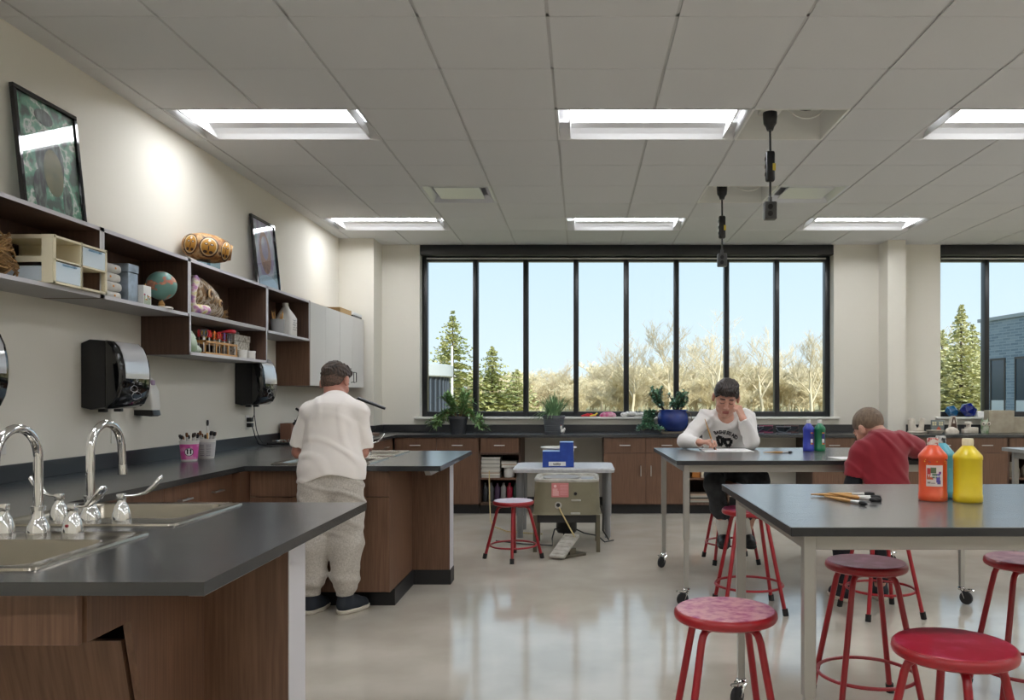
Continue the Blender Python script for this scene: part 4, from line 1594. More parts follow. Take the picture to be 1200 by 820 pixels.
def bottle(label, x, y, z, r, h, m, cap, group):
    t = thing('paint_bottle', label, 'paint bottle', (x, y, z), group)
    k = h / 0.225
    b = MB()
    b.lathe([(0, 0), (r - 0.004, 0), (r, 0.004), (r, 0.026 * k), (r - 0.0018, 0.029 * k), (r - 0.0018, 0.148 * k), (r, 0.152 * k), (r, 0.160 * k), (r * 0.96, 0.166 * k),
             (r * 0.44, 0.196 * k), (r * 0.36, 0.199 * k), (r * 0.36, 0.204 * k), (0, 0.204 * k)], 32, (x, y, z))
    b.done('bottle_body', m, t, ang=50)
    b = MB()
    b.lathe([(0, 0.2 * k), (r * 0.38, 0.2 * k), (r * 0.38, 0.222 * k), (r * 0.35, 0.225 * k), (0, 0.225 * k)], 24, (x, y, z))
    for i in range(20):
        a = 2 * PI * i / 20
        b.box(x + r * 0.38 * math.cos(a) - 0.0008, x + r * 0.38 * math.cos(a) + 0.0008, y + r * 0.38 * math.sin(a) - 0.0008, y + r * 0.38 * math.sin(a) + 0.0008, z + 0.202 * k, z + 0.22 * k)
    b.done('cap', cap, t, ang=40)
    return t


M_or = mat('orange_paint_bottle', (226, 84, 46), 0.32, col2=(236, 122, 84), nscale=9, detail=6, contrast=(0.45, 0.8))
M_ye = mat('yellow_paint_bottle', (232, 206, 40), 0.3, col2=(218, 190, 36), nscale=8)
M_tq = mat('turquoise_paint_bottle', (92, 172, 190), 0.3)
M_bl = mat('blue_paint_bottle', (48, 62, 170), 0.3)
M_gr = mat('green_paint_bottle', (34, 122, 82), 0.3)
M_capd = mat('splattered_cap', (222, 210, 200), 0.5, col2=(186, 60, 56), nscale=70, contrast=(0.5, 0.6))
M_capk = mat('black_smeared_cap', (206, 208, 208), 0.5, col2=(40, 44, 48), nscale=60, contrast=(0.45, 0.55))
M_capy = mat('ivory_cap', (234, 222, 190), 0.4)
g = 'paint bottles on the near table'
xo, yo = 1.247, 2.875
t = bottle('orange paint bottle with a splattered tempera label', xo, yo, HT1, 0.0485, 0.222, M_or, M_capd, g)
b = MB()
patch(b, xo, yo, 0.0474, -140, -72, HT1 + 0.054, HT1 + 0.128)
lab = b.done('paper_label', mat('label_white', (226, 212, 206), 0.5), t, ang=0)
for k, (a0, a1, z0, z1, c) in enumerate(((-136, -122, .09, .118, (196, 60, 60)), (-122, -100, .1, .12, (96, 110, 80)), (-137, -112, .078, .09, (206, 96, 60)), (-100, -84, .068, .098, (104, 86, 170)),
                                         (-96, -82, .062, .075, (92, 84, 150)), (-116, -98, .083, .098, (70, 110, 80)), (-134, -122, .064, .07, (150, 130, 126)), (-120, -104, .064, .067, (150, 130, 126)),
                                         (-90, -80, .098, .106, (140, 70, 150)))):
    b = MB()
    patch(b, xo, yo, 0.0481 + k * 0.00006, a0, a1, HT1 + z0, HT1 + z1, 6, 0.0002)
    b.done('label_blot', mat('blot_%d' % k, c, 0.5), lab, ang=0)


def bendc(r, a_mid):
    def f(u, v):
        a = math.radians(a_mid) + u / r
        return r * math.cos(a), r * math.sin(a), 0
    return f


def curved_text(name, body, size, m, par, cx, cy, z, r, amid, bold=0.0):
    def bend(u, v):
        a = math.radians(amid) + u / r
        return cx + r * math.cos(a), cy + r * math.sin(a), v + z
    return text_part(name, body, size, m, par, Matrix.Identity(4), 0.0, bend, bold)


curved_text('label_lettering', 'Tempera', 0.0125, M_whitep, lab, xo, yo, HT1 + 0.0905, 0.0492, -106, 0.0003)
b = MB()
rs = random.Random(3)
for i in range(14):
    a, zz = math.radians(rs.uniform(-150, -40)), rs.choice([rs.uniform(0.01, 0.05), rs.uniform(0.132, 0.15)])
    b.mi = i % 2
    b.ball((xo + 0.0478 * math.cos(a), yo + 0.0478 * math.sin(a), HT1 + zz), rs.uniform(0.0008, 0.0022), 6)
b.done('paint_splatter', [mat('spl_violet', (96, 50, 110), 0.4), mat('spl_yellow', (232, 190, 60), 0.4)], t)
bottle('plain yellow paint bottle with an ivory cap', 1.352, 2.835, HT1, 0.0485, 0.222, M_ye, M_capy, g)
bottle('turquoise paint bottle half hidden behind the orange and yellow ones', 1.318, 2.972, HT1, 0.047, 0.224, M_tq, M_capk, g)
g = 'paint bottles on the far table'
M_navy = mat('navy_label', (44, 40, 110), 0.5)
for (lb, x, m) in (('blue paint bottle with a white cap on the far table', 1.603, M_bl), ('green paint bottle with a white cap on the far table', 1.683, M_gr)):
    t = bottle(lb, x, 5.72, HT2, 0.0395, 0.222, m, M_whitep, g)
    r_ = 0.0386
    b = MB()
    patch(b, x, 5.72, r_, -85, -48, HT2 + 0.05, HT2 + 0.135)
    l_ = b.done('paper_label', M_navy, t, ang=0)
    b = MB()
    patch(b, x, 5.72, r_ + 0.0006, -84, -58, HT2 + 0.062, HT2 + 0.088, 6, 0.0003)
    b.done('label_panel', M_paper, l_, ang=0)
    b = MB()
    for zz in (0.05, 0.126):
        b.mi = 0
        patch(b, x, 5.72, r_ + 0.0006, -85, -68, HT2 + zz, HT2 + zz + 0.008, 4, 0.0003)
        b.mi = 1
        patch(b, x, 5.72, r_ + 0.0006, -68, -49, HT2 + zz, HT2 + zz + 0.008, 4, 0.0003)
    b.done('label_stripes', [mat('stripe_orange', (232, 170, 50), 0.5), mat('stripe_red', (200, 40, 50), 0.5)], l_, ang=0)

# ================================================================ BRUSHES AND PAPER
M_bw = mat('brush_wood', (206, 158, 92), 0.4, col2=(190, 140, 78), nscale=10, stretch=(1, 1, 1))
M_bris = mat('black_bristle', (26, 25, 26), 0.7)


def brush(label, p0, p1, group, r=0.0065, bristle=None, flat=False, name='paint_brush'):
    p0, p1 = Vector(p0), Vector(p1)
    d = p1 - p0
    t = thing(name, label, 'paint brush', (p0 + p1) / 2, group)
    b = MB()
    f = [0.0, 0.06, 0.25, 0.45, 0.58, 0.66]
    b.tube([p0 + d * q for q in f], [r * 0.3, r * 0.42, r * 0.7, r, r * 0.95, r * 0.72], 10)
    b.done('handle', M_bw, t)
    b = MB()
    b.tube([p0 + d * 0.645, p0 + d * 0.84], [r * 0.78, r * 0.95], 10)
    b.done('ferrule', M_alu, t)
    b = MB()
    b.tube([p0 + d * 0.84, p0 + d * 0.92, p0 + d * 1.0], [r * 0.9, r * 1.25, r * (0.9 if flat else 0.25)], 10)
    b.done('bristles', bristle or M_bris, t)
    return t


z = HT1 + 0.0075
g = 'brushes lying on the near table'
brush('wooden brush lying farthest back in the bundle on the near table', (0.846, 2.99, z), (1.085, 3.005, z), g, flat=True)
brush('thick wooden brush lying in front of the bundle on the near table', (0.880, 2.935, z), (0.958, 2.715, z), g, 0.0072)
brush('wooden brush with a wide black tip at the right of the bundle', (0.868, 2.962, z + 0.004), (1.046, 2.825, z), g, 0.0075, flat=True)
brush('wooden brush pointing right in the middle of the bundle', (0.866, 2.975, z), (1.072, 2.90, z), g, flat=True)
brush('short wooden brush crossing over the bundle on the near table', (0.90, 2.945, z + 0.011), (1.015, 2.77, z + 0.004), g, 0.006)
z = HT2 + 0.007
brush('single paint brush lying in front of the boy in white', (1.235, 5.50, z), (1.44, 5.52, z), 'brushes lying on the far table', 0.0065)
b = MB()
b.box(0.86, 1.2, 5.62, 5.93, HT2 + 0.0002, HT2 + 0.006, 0.001)
b.done('drawing_pad', M_paper, None, 'white drawing pad in front of the boy in white', 'paper', ang=0)
b = MB()
mk = b._mark()
b.box(-0.14, 0.14, -0.1, 0.1, 0, 0.0012)
b.xf(mk, Matrix.Translation((1.72, 5.08, HT2 + 0.0003)) @ Matrix.Rotation(0.1, 4, 'Z'))
b.done('paper_sheet', M_paper, None, 'white paper sheet in front of the boy in red', 'paper', ang=0)
# ================================================================ PICTURES
def ramp_mat(name, stops, scale=6, stretch=(1, 1, 1), rough=0.5, const=False, detail=4, vor=False):
    m = bpy.data.materials.new(name)
    MATS[name] = m
    m.use_nodes = True
    n, l = m.node_tree.nodes, m.node_tree.links
    t = n.new('ShaderNodeTexCoord')
    mp = n.new('ShaderNodeMapping')
    mp.inputs['Scale'].default_value = stretch
    nz = n.new('ShaderNodeTexVoronoi' if vor else 'ShaderNodeTexNoise')
    nz.inputs['Scale'].default_value = scale
    if not vor:
        nz.inputs['Detail'].default_value = detail
    r = n.new('ShaderNodeValToRGB')
    cr = r.color_ramp
    if const:
        cr.interpolation = 'CONSTANT'
    while len(cr.elements) < len(stops):
        cr.elements.new(0.5)
    for e_, (p, c) in zip(cr.elements, stops):
        e_.position = p
        e_.color = lin(c)
    l.new(t.outputs['Object'], mp.inputs[0])
    l.new(mp.outputs[0], nz.inputs['Vector'])
    l.new(nz.outputs[0], r.inputs[0])
    b_ = n['Principled BSDF']
    l.new(r.outputs[0], b_.inputs['Base Color'])
    b_.inputs['Roughness'].default_value = rough
    return m


A_green = ramp_mat('green_painting', [(0.0, (50, 66, 58)), (0.40, (70, 92, 80)), (0.46, (92, 156, 126)), (0.53, (122, 178, 146)), (0.58, (232, 236, 230)), (0.64, (104, 158, 128))], 13, detail=4)
A_dark = ramp_mat('dark_hair_paint', [(0.36, (34, 40, 38)), (0.5, (72, 84, 78)), (0.62, (120, 140, 126))], 34, (1, 1, 0.4))
A_face = ramp_mat('olive_face_paint', [(0.3, (92, 96, 62)), (0.6, (132, 130, 88))], 10)
A_lilac = ramp_mat('lilac_painting', [(0.3, (120, 120, 160)), (0.45, (160, 150, 186)), (0.55, (190, 200, 214)), (0.7, (120, 160, 170))], 7, (1, 1, 0.6))
A_brown = ramp_mat('brown_portrait_paint', [(0.3, (110, 78, 70)), (0.6, (170, 130, 110))], 12)


def picture(label, y0, y1, zh, art, blobs, xb=-2.648, xt=-2.712):
    t = thing('framed_picture', label, 'picture', (xb, (y0 + y1) / 2, ZT), 'framed pictures on the shelves')
    w = (y1 - y0) / 2
    dx = xt - xb
    up = Vector((dx, 0, math.sqrt(zh * zh - dx * dx))).normalized()
    M4 = frame4(Vector((0, 0, 0.0005)), (0, 1, 0), up)          # x along wall, y up the picture, z out of it
    fw = 0.022

    def put(b, nm, m, par=t, ang=0):
        mk = (0, 0)
        b.xf(mk, M4)
        return b.done(nm, m, par, world=False, ang=ang)
    b = MB()
    for q in ((-w, w, 0, fw), (-w, w, zh - fw, zh), (-w, -w + fw, fw, zh - fw), (w - fw, w, fw, zh - fw)):
        b.box(q[0], q[1], q[2], q[3], 0, 0.022, 0.002, 1)
    put(b, 'frame', M_gloss)
    b = MB()
    b.box(-w + 0.01, w - 0.01, 0.01, zh - 0.01, 0.003, 0.008)
    a = put(b, 'artwork', art)
    for k, (cx_, cy_, rx, ry, m) in enumerate(blobs):
        b = MB()
        b.lathe([(0, 0.008 + 0.0004 * k), (1, 0.008 + 0.0004 * k), (1, 0.0084 + 0.0004 * k), (0, 0.0084 + 0.0004 * k)], 28, (cx_, cy_, 0), sx=rx, sy=ry)
        put(b, 'painted_shape', m, a)
    b = MB()
    b.box(-w + 0.015, w - 0.015, 0.015, zh - 0.015, 0.0125, 0.0145)
    put(b, 'glazing', M_pglass)


picture('black framed green painting leaning on the wall above the drawer organizer', 3.83, 4.315, 0.635, A_green,
        [(0.0, 0.33, 0.11, 0.15, A_dark), (0.02, 0.27, 0.075, 0.12, A_face), (-0.10, 0.15, 0.045, 0.11, A_dark), (0.11, 0.13, 0.035, 0.1, A_dark), (-0.02, 0.54, 0.07, 0.04, A_dark)])
picture('black framed lilac portrait leaning on the wall above the two-tier shelf', 6.6, 7.1, 0.64, A_lilac,
        [(0.0, 0.36, 0.12, 0.18, A_brown), (0.0, 0.4, 0.07, 0.1, A_lilac), (0.0, 0.1, 0.2, 0.07, mat('pale_blue_paint', (176, 206, 226), 0.5))])

# painted gourd vessel on a clear stand
t = thing('painted_vessel', 'brown painted vessel with mask faces on top of the two-tier shelf', 'vessel', (-2.56, 5.54, ZT))
cx, cy, cz, ra, rb_, rc = -2.565, 5.545, 2.285, 0.115, 0.158, 0.098
M_gourd = ramp_mat('brown_painted_gourd', [(0.35, (120, 78, 46)), (0.45, (176, 128, 74)), (0.55, (206, 176, 132)), (0.62, (92, 60, 40))], 16, (1, 1, 1))
TILT = Matrix.Translation((cx, cy, cz)) @ Matrix.Rotation(math.radians(-65), 4, 'Z') @ Matrix.Rotation(math.radians(-8), 4, 'X') @ Matrix.Translation((-cx, -cy, -cz))
b = MB()
mk = b._mark()
b.lathe([(0, -rb_), (0.03, -rb_ * 0.98), (0.055, -rb_ * 0.9), (0.075, -rb_ * 0.75), (0.098, -rb_ * 0.3), (0.1, 0), (0.096, rb_ * 0.35), (0.072, rb_ * 0.78), (0.06, rb_ * 0.86), (0.052, rb_), (0, rb_ * 0.9)],
        28, (cx, cy, cz), sx=1.1, sy=0.98, axis='y')
b.xf(mk, TILT)
b.done('vessel_body', M_gourd, t, ang=60)


def disc_on(b, yc, zc, ry, rz_, off, n=20):
    def X(y, z):
        q = ((y - cy) / (rb_ * 1.25)) ** 2 + ((z - cz) / 0.1) ** 2
        return cx + 0.11 * math.sqrt(max(0.02, 1 - q)) + off
    mk = b._mark()
    rg = []
    for k in range(4):
        f = k / 3
        rg.append([b.bm.verts.new((X(yc + ry * f * math.cos(2 * PI * i / n), zc + rz_ * f * math.sin(2 * PI * i / n)), yc + ry * f * math.cos(2 * PI * i / n),
                                   zc + rz_ * f * math.sin(2 * PI * i / n))) for i in range(n if k else 1)])
    for i in range(n):
        b.bm.faces.new((rg[0][0], rg[1][i], rg[1][(i + 1) % n]))
    for A, B in zip(rg[1:], rg[2:]):
        for i in range(n):
            b.bm.faces.new((A[i], B[i], B[(i + 1) % n], A[(i + 1) % n]))
    b._fin(mk)


M_mask = [mat('mask_outline', (62, 38, 26), 0.5), mat('mask_cream', (214, 190, 146), 0.5), mat('mask_ochre', (184, 132, 46), 0.5), mat('mask_white', (222, 214, 196), 0.5)]
for yc, ry in ((cy - 0.1, 0.042), (cy + 0.012, 0.06), (cy + 0.118, 0.03)):
    b = MB()
    for k, (s_, o_) in enumerate(((1.0, 0.006), (0.88, 0.0075), (0.76, 0.009))):
        b.mi = k
        disc_on(b, yc, cz - 0.005, ry * s_, 0.07 * s_, o_)
    b.mi = 0
    for sg in (-1, 1):
        disc_on(b, yc + sg * ry * 0.3, cz + 0.01, ry * 0.2, 0.008, 0.0105, 10)
        disc_on(b, yc + sg * ry * 0.3, cz - 0.042, ry * 0.22, 0.01, 0.0105, 10)
    disc_on(b, yc, cz - 0.016, ry * 0.06, 0.02, 0.0105, 10)
    b.mi = 3
    for sg in (-1, 1):
        disc_on(b, yc + sg * ry * 0.3, cz + 0.01, ry * 0.11, 0.004, 0.0115, 10)
    disc_on(b, yc, cz + 0.036, ry * 0.15, 0.01, 0.0105, 10)
    b.xf((0, 0), TILT)
    b.done('painted_mask', M_mask, t, ang=0)
b = MB()
for y in (cy - 0.06, cy + 0.09):
    b.box(cx - 0.04, cx + 0.05, y - 0.003, y + 0.003, ZT, cz - 0.085)
b.done('clear_stand', M_clear, t, ang=0)

# ================================================================ SHELF CONTENTS
ZA = 1.7852
# drawer organizer
t = thing('drawer_organizer', 'cream plastic two-tier drawer organizer sticking out of the wall shelf', 'organizer', (-2.55, 3.89, ZA))
ox0, ox1, oy0, oy1, oz0, oz1 = -2.70, -2.40, 3.685, 4.096, ZA, 2.008
ym, zm = (oy0 + oy1) / 2, (oz0 + oz1) / 2
w = 0.013
b = MB()
for y in (oy0, ym - w / 2, oy1 - w):
    b.box(ox1 - 0.012, ox1, y, y + w, oz0, oz1)
    b.box(ox0, ox0 + 0.012, y, y + w, oz0, oz1)
for z in (oz0, oz1 - w):
    b.box(ox0, ox1, oy0, oy1, z, z + w * 0.8)
b.box(ox0, ox1, oy0, oy1, zm - 0.004, zm + 0.004)
for y in (oy0 - 0.004, oy1 - 0.002):
    for x0, x1 in ((ox0 + 0.001, ox0 + 0.05), (ox1 - 0.055, ox1 - 0.002)):
        b.box(x0, x1, y, y + 0.006, oz0 + 0.001, oz1 - 0.0005)
    b.box(ox0 + 0.05, ox1 - 0.055, y + 0.0005, y + 0.006, zm - 0.015, zm + 0.012)
    b.box(ox0 + 0.05, ox1 - 0.055, y + 0.0005, y + 0.006, oz1 - 0.02, oz1 - 0.001)
b.box(ox0, ox1, ym - 0.003, ym + 0.003, oz0, oz1)
b.done('frame', M_cream, t, ang=0)
M_draw = mat('pale_blue_clear_drawer', (222, 234, 242), 0.15, spec=0.6)
for (y0, z0) in ((oy0 + w, oz0 + 0.012), (ym + w / 2, zm + 0.005)):
    y1, z1 = y0 + (oy1 - oy0) / 2 - 1.5 * w, z0 + (oz1 - oz0) / 2 - 0.022
    b = MB()
    b.box(ox1 - 0.006, ox1 - 0.002, y0, y1, z0, z1, 0.002, 1)
    b.box(ox0 + 0.03, ox1 - 0.006, y0, y0 + 0.002, z0, z1 - 0.02)
    b.box(ox0 + 0.03, ox1 - 0.006, y1 - 0.002, y1, z0, z1 - 0.02)
    b.box(ox0 + 0.03, ox1 - 0.006, y0, y1, z0, z0 + 0.003)
    d = b.done('drawer', M_draw, t, ang=0)
    b = MB()
    yc = (y0 + y1) / 2
    b.tube([(ox1 - 0.003, yc - 0.045, z1 - 0.008), (ox1 + 0.012, yc - 0.035, z1 - 0.012), (ox1 + 0.012, yc + 0.035, z1 - 0.012), (ox1 - 0.003, yc + 0.045, z1 - 0.008)], 0.005, 8)
    b.done('handle', M_clear, d)
b = MB()
b.box(ox0 + 0.04, ox1 - 0.06, oy0 + 0.02, ym - 0.02, oz0 + 0.016, oz0 + 0.075, 0.01)
b.done('craft_bits', ramp_mat('mixed_craft_bits', [(0.3, (90, 60, 90)), (0.5, (150, 80, 110)), (0.7, (110, 110, 120))], 30), None, 'dim purple craft bits inside the lower drawer', 'craft supplies', ang=0)

# twig nest
rs = random.Random(8)
b = MB()
for i in range(130):
    a = rs.uniform(0, 2 * PI)
    z = rs.uniform(0.0, 0.17)
    r = 0.075 * math.sqrt(max(0.1, 1 - (z / 0.19) ** 2))
    p = Vector((-2.53 + r * math.cos(a), 3.49 + r * math.sin(a), ZA + 0.008 + z))
    d = Vector((-math.sin(a), math.cos(a), rs.uniform(-0.9, 0.9))).normalized()
    L = rs.uniform(0.03, 0.05)
    z0 = max(ZA + 0.004, (p - d * L).z)
    q0 = p - d * L
    q0.z = z0
    q1 = p + d * L
    q1.z = max(ZA + 0.004, q1.z)
    b.tube([q0, p + Vector((math.cos(a), math.sin(a), 0)) * 0.006, q1], 0.0042, 4)
b.ball((-2.53, 3.49, ZA + 0.075), (0.064, 0.064, 0.074), 12)
b.done('twig_nest', mat('straw_twigs', (166, 130, 82), 0.8, col2=(112, 84, 52), nscale=40), None, 'brown woven twig nest left of the drawer organizer', 'nest', ang=0)

# white bundles
M_bund = mat('off_white_bundle', (222, 220, 214), 0.7, col2=(200, 198, 192), nscale=12)
g = 'white bundles beside the organizer'
posn = ['bottom', 'second from the bottom', 'second from the top', 'top']
for k in range(4):
    b = MB()
    b.box(-2.68, -2.495 + 0.004 * (k % 2), 4.225, 4.405 - 0.003 * k, ZA + k * 0.0485, ZA + (k + 1) * 0.0485 - 0.0005, 0.02, 3)
    t = thing('paper_bundle', 'white wrapped bundle, %s of the stack beside the organizer' % posn[k], 'bundle', (-2.59, 4.31, ZA + k * 0.0485), g)
    o = b.done('wrapping', M_bund, t, ang=60)
    b = MB()
    b.ball((-2.4945 + 0.004 * (k % 2), 4.33 - 0.02 * (k % 3), ZA + k * 0.0485 + 0.024), (0.002, 0.009, 0.006), 8)
    b.done('orange_sticker', mat('orange_dot', (226, 150, 60), 0.5), t)
# tin canister
t = thing('tin_canister', 'tall silvery tin canister between the white bundles and the flower cup', 'canister', (-2.56, 4.47, ZA))
b = MB()
b.box(-2.64, -2.475, 4.425, 4.52, ZA, ZA + 0.165, 0.004)
b.done('canister_body', mat('silver_blue_tin', (176, 190, 204), 0.35, 0.5, col2=(140, 150, 160), nscale=15), t, ang=0)
b = MB()
b.box(-2.643, -2.472, 4.422, 4.523, ZA + 0.166, ZA + 0.212, 0.004)
b.done('lid', mat('silver_blue_tin', (176, 190, 204), 0.35, 0.5), t, ang=0)
# pencil cup
t = thing('pencil_cup', 'white square cup painted with flowers left of the globe', 'cup', (-2.49, 4.55, ZA))
b = MB()
for q in ((-2.53, -2.525, 4.53, 4.61), (-2.455, -2.45, 4.53, 4.61), (-2.525, -2.455, 4.53, 4.535), (-2.525, -2.455, 4.605, 4.61)):
    b.box(q[0], q[1], q[2], q[3], ZA, ZA + 0.108)
b.box(-2.53, -2.45, 4.53, 4.61, ZA, ZA + 0.005)
c = b.done('cup_body', M_paper, t, ang=0)
b = MB()
rs = random.Random(2)
for k in range(9):
    y = 4.536 + 0.008 * k
    b.mi = 0
    hgt = rs.uniform(0.02, 0.05)
    b.box(-2.4502, -2.4492, y, y + 0.003, ZA + 0.004, ZA + 0.004 + hgt)
    b.mi = 1 + k % 3
    b.ball((-2.4495, y + 0.0015, ZA + 0.008 + hgt), (0.0012, 0.005, 0.005), 6)
b.done('painted_flowers', [mat('leaf_paint', (96, 140, 60), 0.5), mat('red_paint', (190, 50, 56), 0.5), mat('violet_paint', (120, 80, 140), 0.5), mat('yel_paint', (226, 190, 70), 0.5)], c, ang=0)
b = MB()
b.tube([(-2.50, 4.58, ZA + 0.006), (-2.47, 4.59, ZA + 0.125)], 0.0035, 6)
b.done('pencil', M_bw, None, 'wooden pencil sticking out of the flower cup', 'pencil')

# globe
t = thing('globe', 'small teal world globe on a turned wooden stand', 'globe', (-2.475, 4.77, ZA))
M_globe = ramp_mat('globe_map', [(0.0, (108, 152, 142)), (0.55, (190, 118, 96)), (0.6, (204, 150, 116)), (0.66, (182, 130, 110))], 15, const=True, detail=3)
b = MB()
b.ball((-2.475, 4.77, 1.922), 0.084, 32)
b.done('sphere', M_globe, t, ang=180)
b = MB()
b.lathe([(0, 0), (0.062, 0), (0.064, 0.006), (0.06, 0.012), (0, 0.014)], 28, (-2.475, 4.77, ZA))
b.done('stand_foot', mat('pale_stand', (214, 208, 198), 0.4), t)
b = MB()
b.lathe([(0, 0.013), (0.017, 0.013), (0.019, 0.03), (0.014, 0.036), (0.015, 0.042), (0.007, 0.046), (0.005, 0.066), (0, 0.066)], 16, (-2.475, 4.77, ZA))
b.done('stand_post', M_bw, t)
b = MB()
b.tube(arc((-2.475, 4.77, 1.922), 0.0875, -95, -55, 8, (0, 1, 0), (0, 0, 1)), 0.004, 6)
b.done('bracket', M_black, t)

# two-tier shelf, upper cell (floor 1.80)
ZC = 1.8003
M_papm = ramp_mat('yellow_pink_papier', [(0.35, (226, 206, 90)), (0.48, (232, 226, 214)), (0.56, (214, 150, 186)), (0.66, (160, 130, 190))], 14, (1, 1, 1.5))
b = MB()
b.tube([(-2.475, 5.20, ZC + 0.245), (-2.475, 5.19, ZC + 0.215), (-2.48, 5.165, ZC + 0.14), (-2.48, 5.155, ZC + 0.07), (-2.475, 5.17, ZC + 0.035), (-2.462, 5.23, ZC + 0.033), (-2.452, 5.29, ZC + 0.034), (-2.45, 5.315, ZC + 0.034)],
       [0.012, 0.028, 0.023, 0.022, 0.028, 0.032, 0.033, 0.02], 14)
b.done('papier_mache_foot', M_papm, None, 'yellow and pink papier-mache bent leg at the left of the two-tier shelf', 'sculpture', ang=60)
t = thing('animal_head', 'papier-mache animal head with brown and cream stripes on the two-tier shelf', 'sculpture', (-2.55, 5.5, ZC))
M_owl = ramp_mat('striped_fur_paint', [(0.34, (70, 58, 48)), (0.45, (150, 116, 78)), (0.52, (214, 204, 186)), (0.6, (110, 84, 60)), (0.68, (196, 172, 136))], 10, (1, 2.2, 1.4))
b = MB()
mk = b._mark()
b.lathe([(0, -0.27), (0.05, -0.262), (0.09, -0.23), (0.108, -0.15), (0.11, -0.07), (0.102, 0.03), (0.078, 0.12), (0.055, 0.2), (0.038, 0.25), (0, 0.26)], 26, (0, 0, 0), axis='y')
b.xf(mk, Matrix.Translation((-2.57, 5.49, ZC + 0.122)) @ Matrix.Rotation(math.radians(-15), 4, 'X'))
b.done('head', M_owl, t, ang=60)
b = MB()
for (y, z, sx_) in ((5.36, ZC + 0.15, 1), (5.53, ZC + 0.105, 0.8)):
    for q, (r, o_) in enumerate(((0.036, 0), (0.024, 0.006), (0.012, 0.012))):
        b.mi = q
        b.ball((-2.455 - 0.012 * (1 - sx_) * 4 + o_ * 0.5, y, z), (0.008, r * sx_, r * sx_), 14)
b.done('eye', [mat('eye_tan', (190, 160, 120), 0.5), mat('eye_brown', (120, 84, 58), 0.5), M_black], t)
b = MB()
rs = random.Random(4)
for k in range(60):
    d = Vector((rs.uniform(-0.5, 0.9), rs.uniform(0.3, 1), rs.uniform(-0.5, 0.9))).normalized()
    p = Vector((-2.555, 5.725, ZC + 0.04))
    q = p + d * rs.uniform(0.03, 0.07)
    q.z = max(q.z, ZC + 0.003)
    b.tube([p, (p + q) / 2 + Vector((0, 0, 0.006)), q], [0.003, 0.002, 0.001], 4)
b.done('raffia_tuft', mat('raffia', (168, 134, 92), 0.8), t)
# lower cell (floor 1.548)
ZD = 1.5482
t = thing('ceramic_creature', 'pale green and white rounded creature left of the scissors rack', 'figurine', (-2.47, 5.13, ZD))
M_cr = mat('pale_green_glaze', (206, 216, 204), 0.4, col2=(150, 176, 140), nscale=9)
b = MB()
b.lathe([(0, 0), (0.05, 0.0), (0.062, 0.02), (0.06, 0.06), (0.05, 0.10), (0.03, 0.135), (0, 0.145)], 20, (-2.49, 5.11, ZD))
b.ball((-2.455, 5.155, ZD + 0.025), (0.026, 0.03, 0.025), 12)
b.ball((-2.45, 5.185, ZD + 0.018), (0.018, 0.02, 0.018), 10)
b.done('creature_body', M_cr, t, ang=60)
b = MB()
b.ball((-2.437, 5.125, ZD + 0.088), 0.006, 8)
b.done('eye', M_black, t)
# scissors rack
t = thing('scissors_rack', 'wooden rack holding rows of coloured scissors', 'rack', (-2.5, 5.5, ZD))
ry0, ry1 = 5.255, 5.745
b = MB()
b.box(-2.56, -2.44, ry0, ry1, ZD, ZD + 0.012)
b.box(-2.56, -2.55, ry0, ry1, ZD + 0.075, ZD + 0.088)
b.box(-2.45, -2.44, ry0, ry1, ZD + 0.075, ZD + 0.088)
b.box(-2.56, -2.44, ry0, ry0 + 0.01, ZD + 0.075, ZD + 0.088)
b.box(-2.56, -2.44, ry1 - 0.01, ry1, ZD + 0.075, ZD + 0.088)
b.done('rack_boards', M_bw, t, ang=0)
for (x, y) in ((-2.555, ry0 + 0.005), (-2.445, ry0 + 0.005), (-2.555, ry1 - 0.005), (-2.445, ry1 - 0.005), (-2.445, 5.42), (-2.445, 5.6)):
    b = MB()
    b.cyl((x, y, ZD + 0.01), (x, y, ZD + 0.09), 0.005, n=8)
    b.done('post', M_bw, t)
cols = {'red': (196, 36, 46), 'orange': (232, 120, 40), 'yellow': (226, 190, 60), 'violet': (130, 84, 160), 'grey': (90, 92, 98)}
seq = ['grey', 'red', 'red', 'yellow', 'orange', 'orange', 'red', 'orange', 'violet', 'yellow', 'grey', 'red']


def scissors(label, x, y, z0, c, group, lean=0.0, rz=0.0):
    t = thing('scissors', label, 'scissors', (x, y, z0), group, rz)
    b = MB()
    b.prism([(-0.002, 0.001), (0.002, 0.001), (0.010, 0.095), (0.0, 0.105)], 'x', -0.001, 0.001)
    b.prism([(-0.002, 0.002), (0.002, 0.002), (0.0, 0.105), (-0.010, 0.095)], 'x', 0.0012, 0.003)
    b.done('blade', M_alu, t, world=False, ang=0)
    b = MB()
    for sg in (-1, 1):
        b.tube([Vector((0.001, sg * 0.014 + 0.012 * math.cos(a), 0.125 + 0.022 * math.sin(a))) for a in [2 * PI * i / 12 for i in range(12)]], 0.0042, 6, closed=True)
    b.done('handle_loops', mat('scissor_' + c, cols[c], 0.4), t, world=False)
    return t


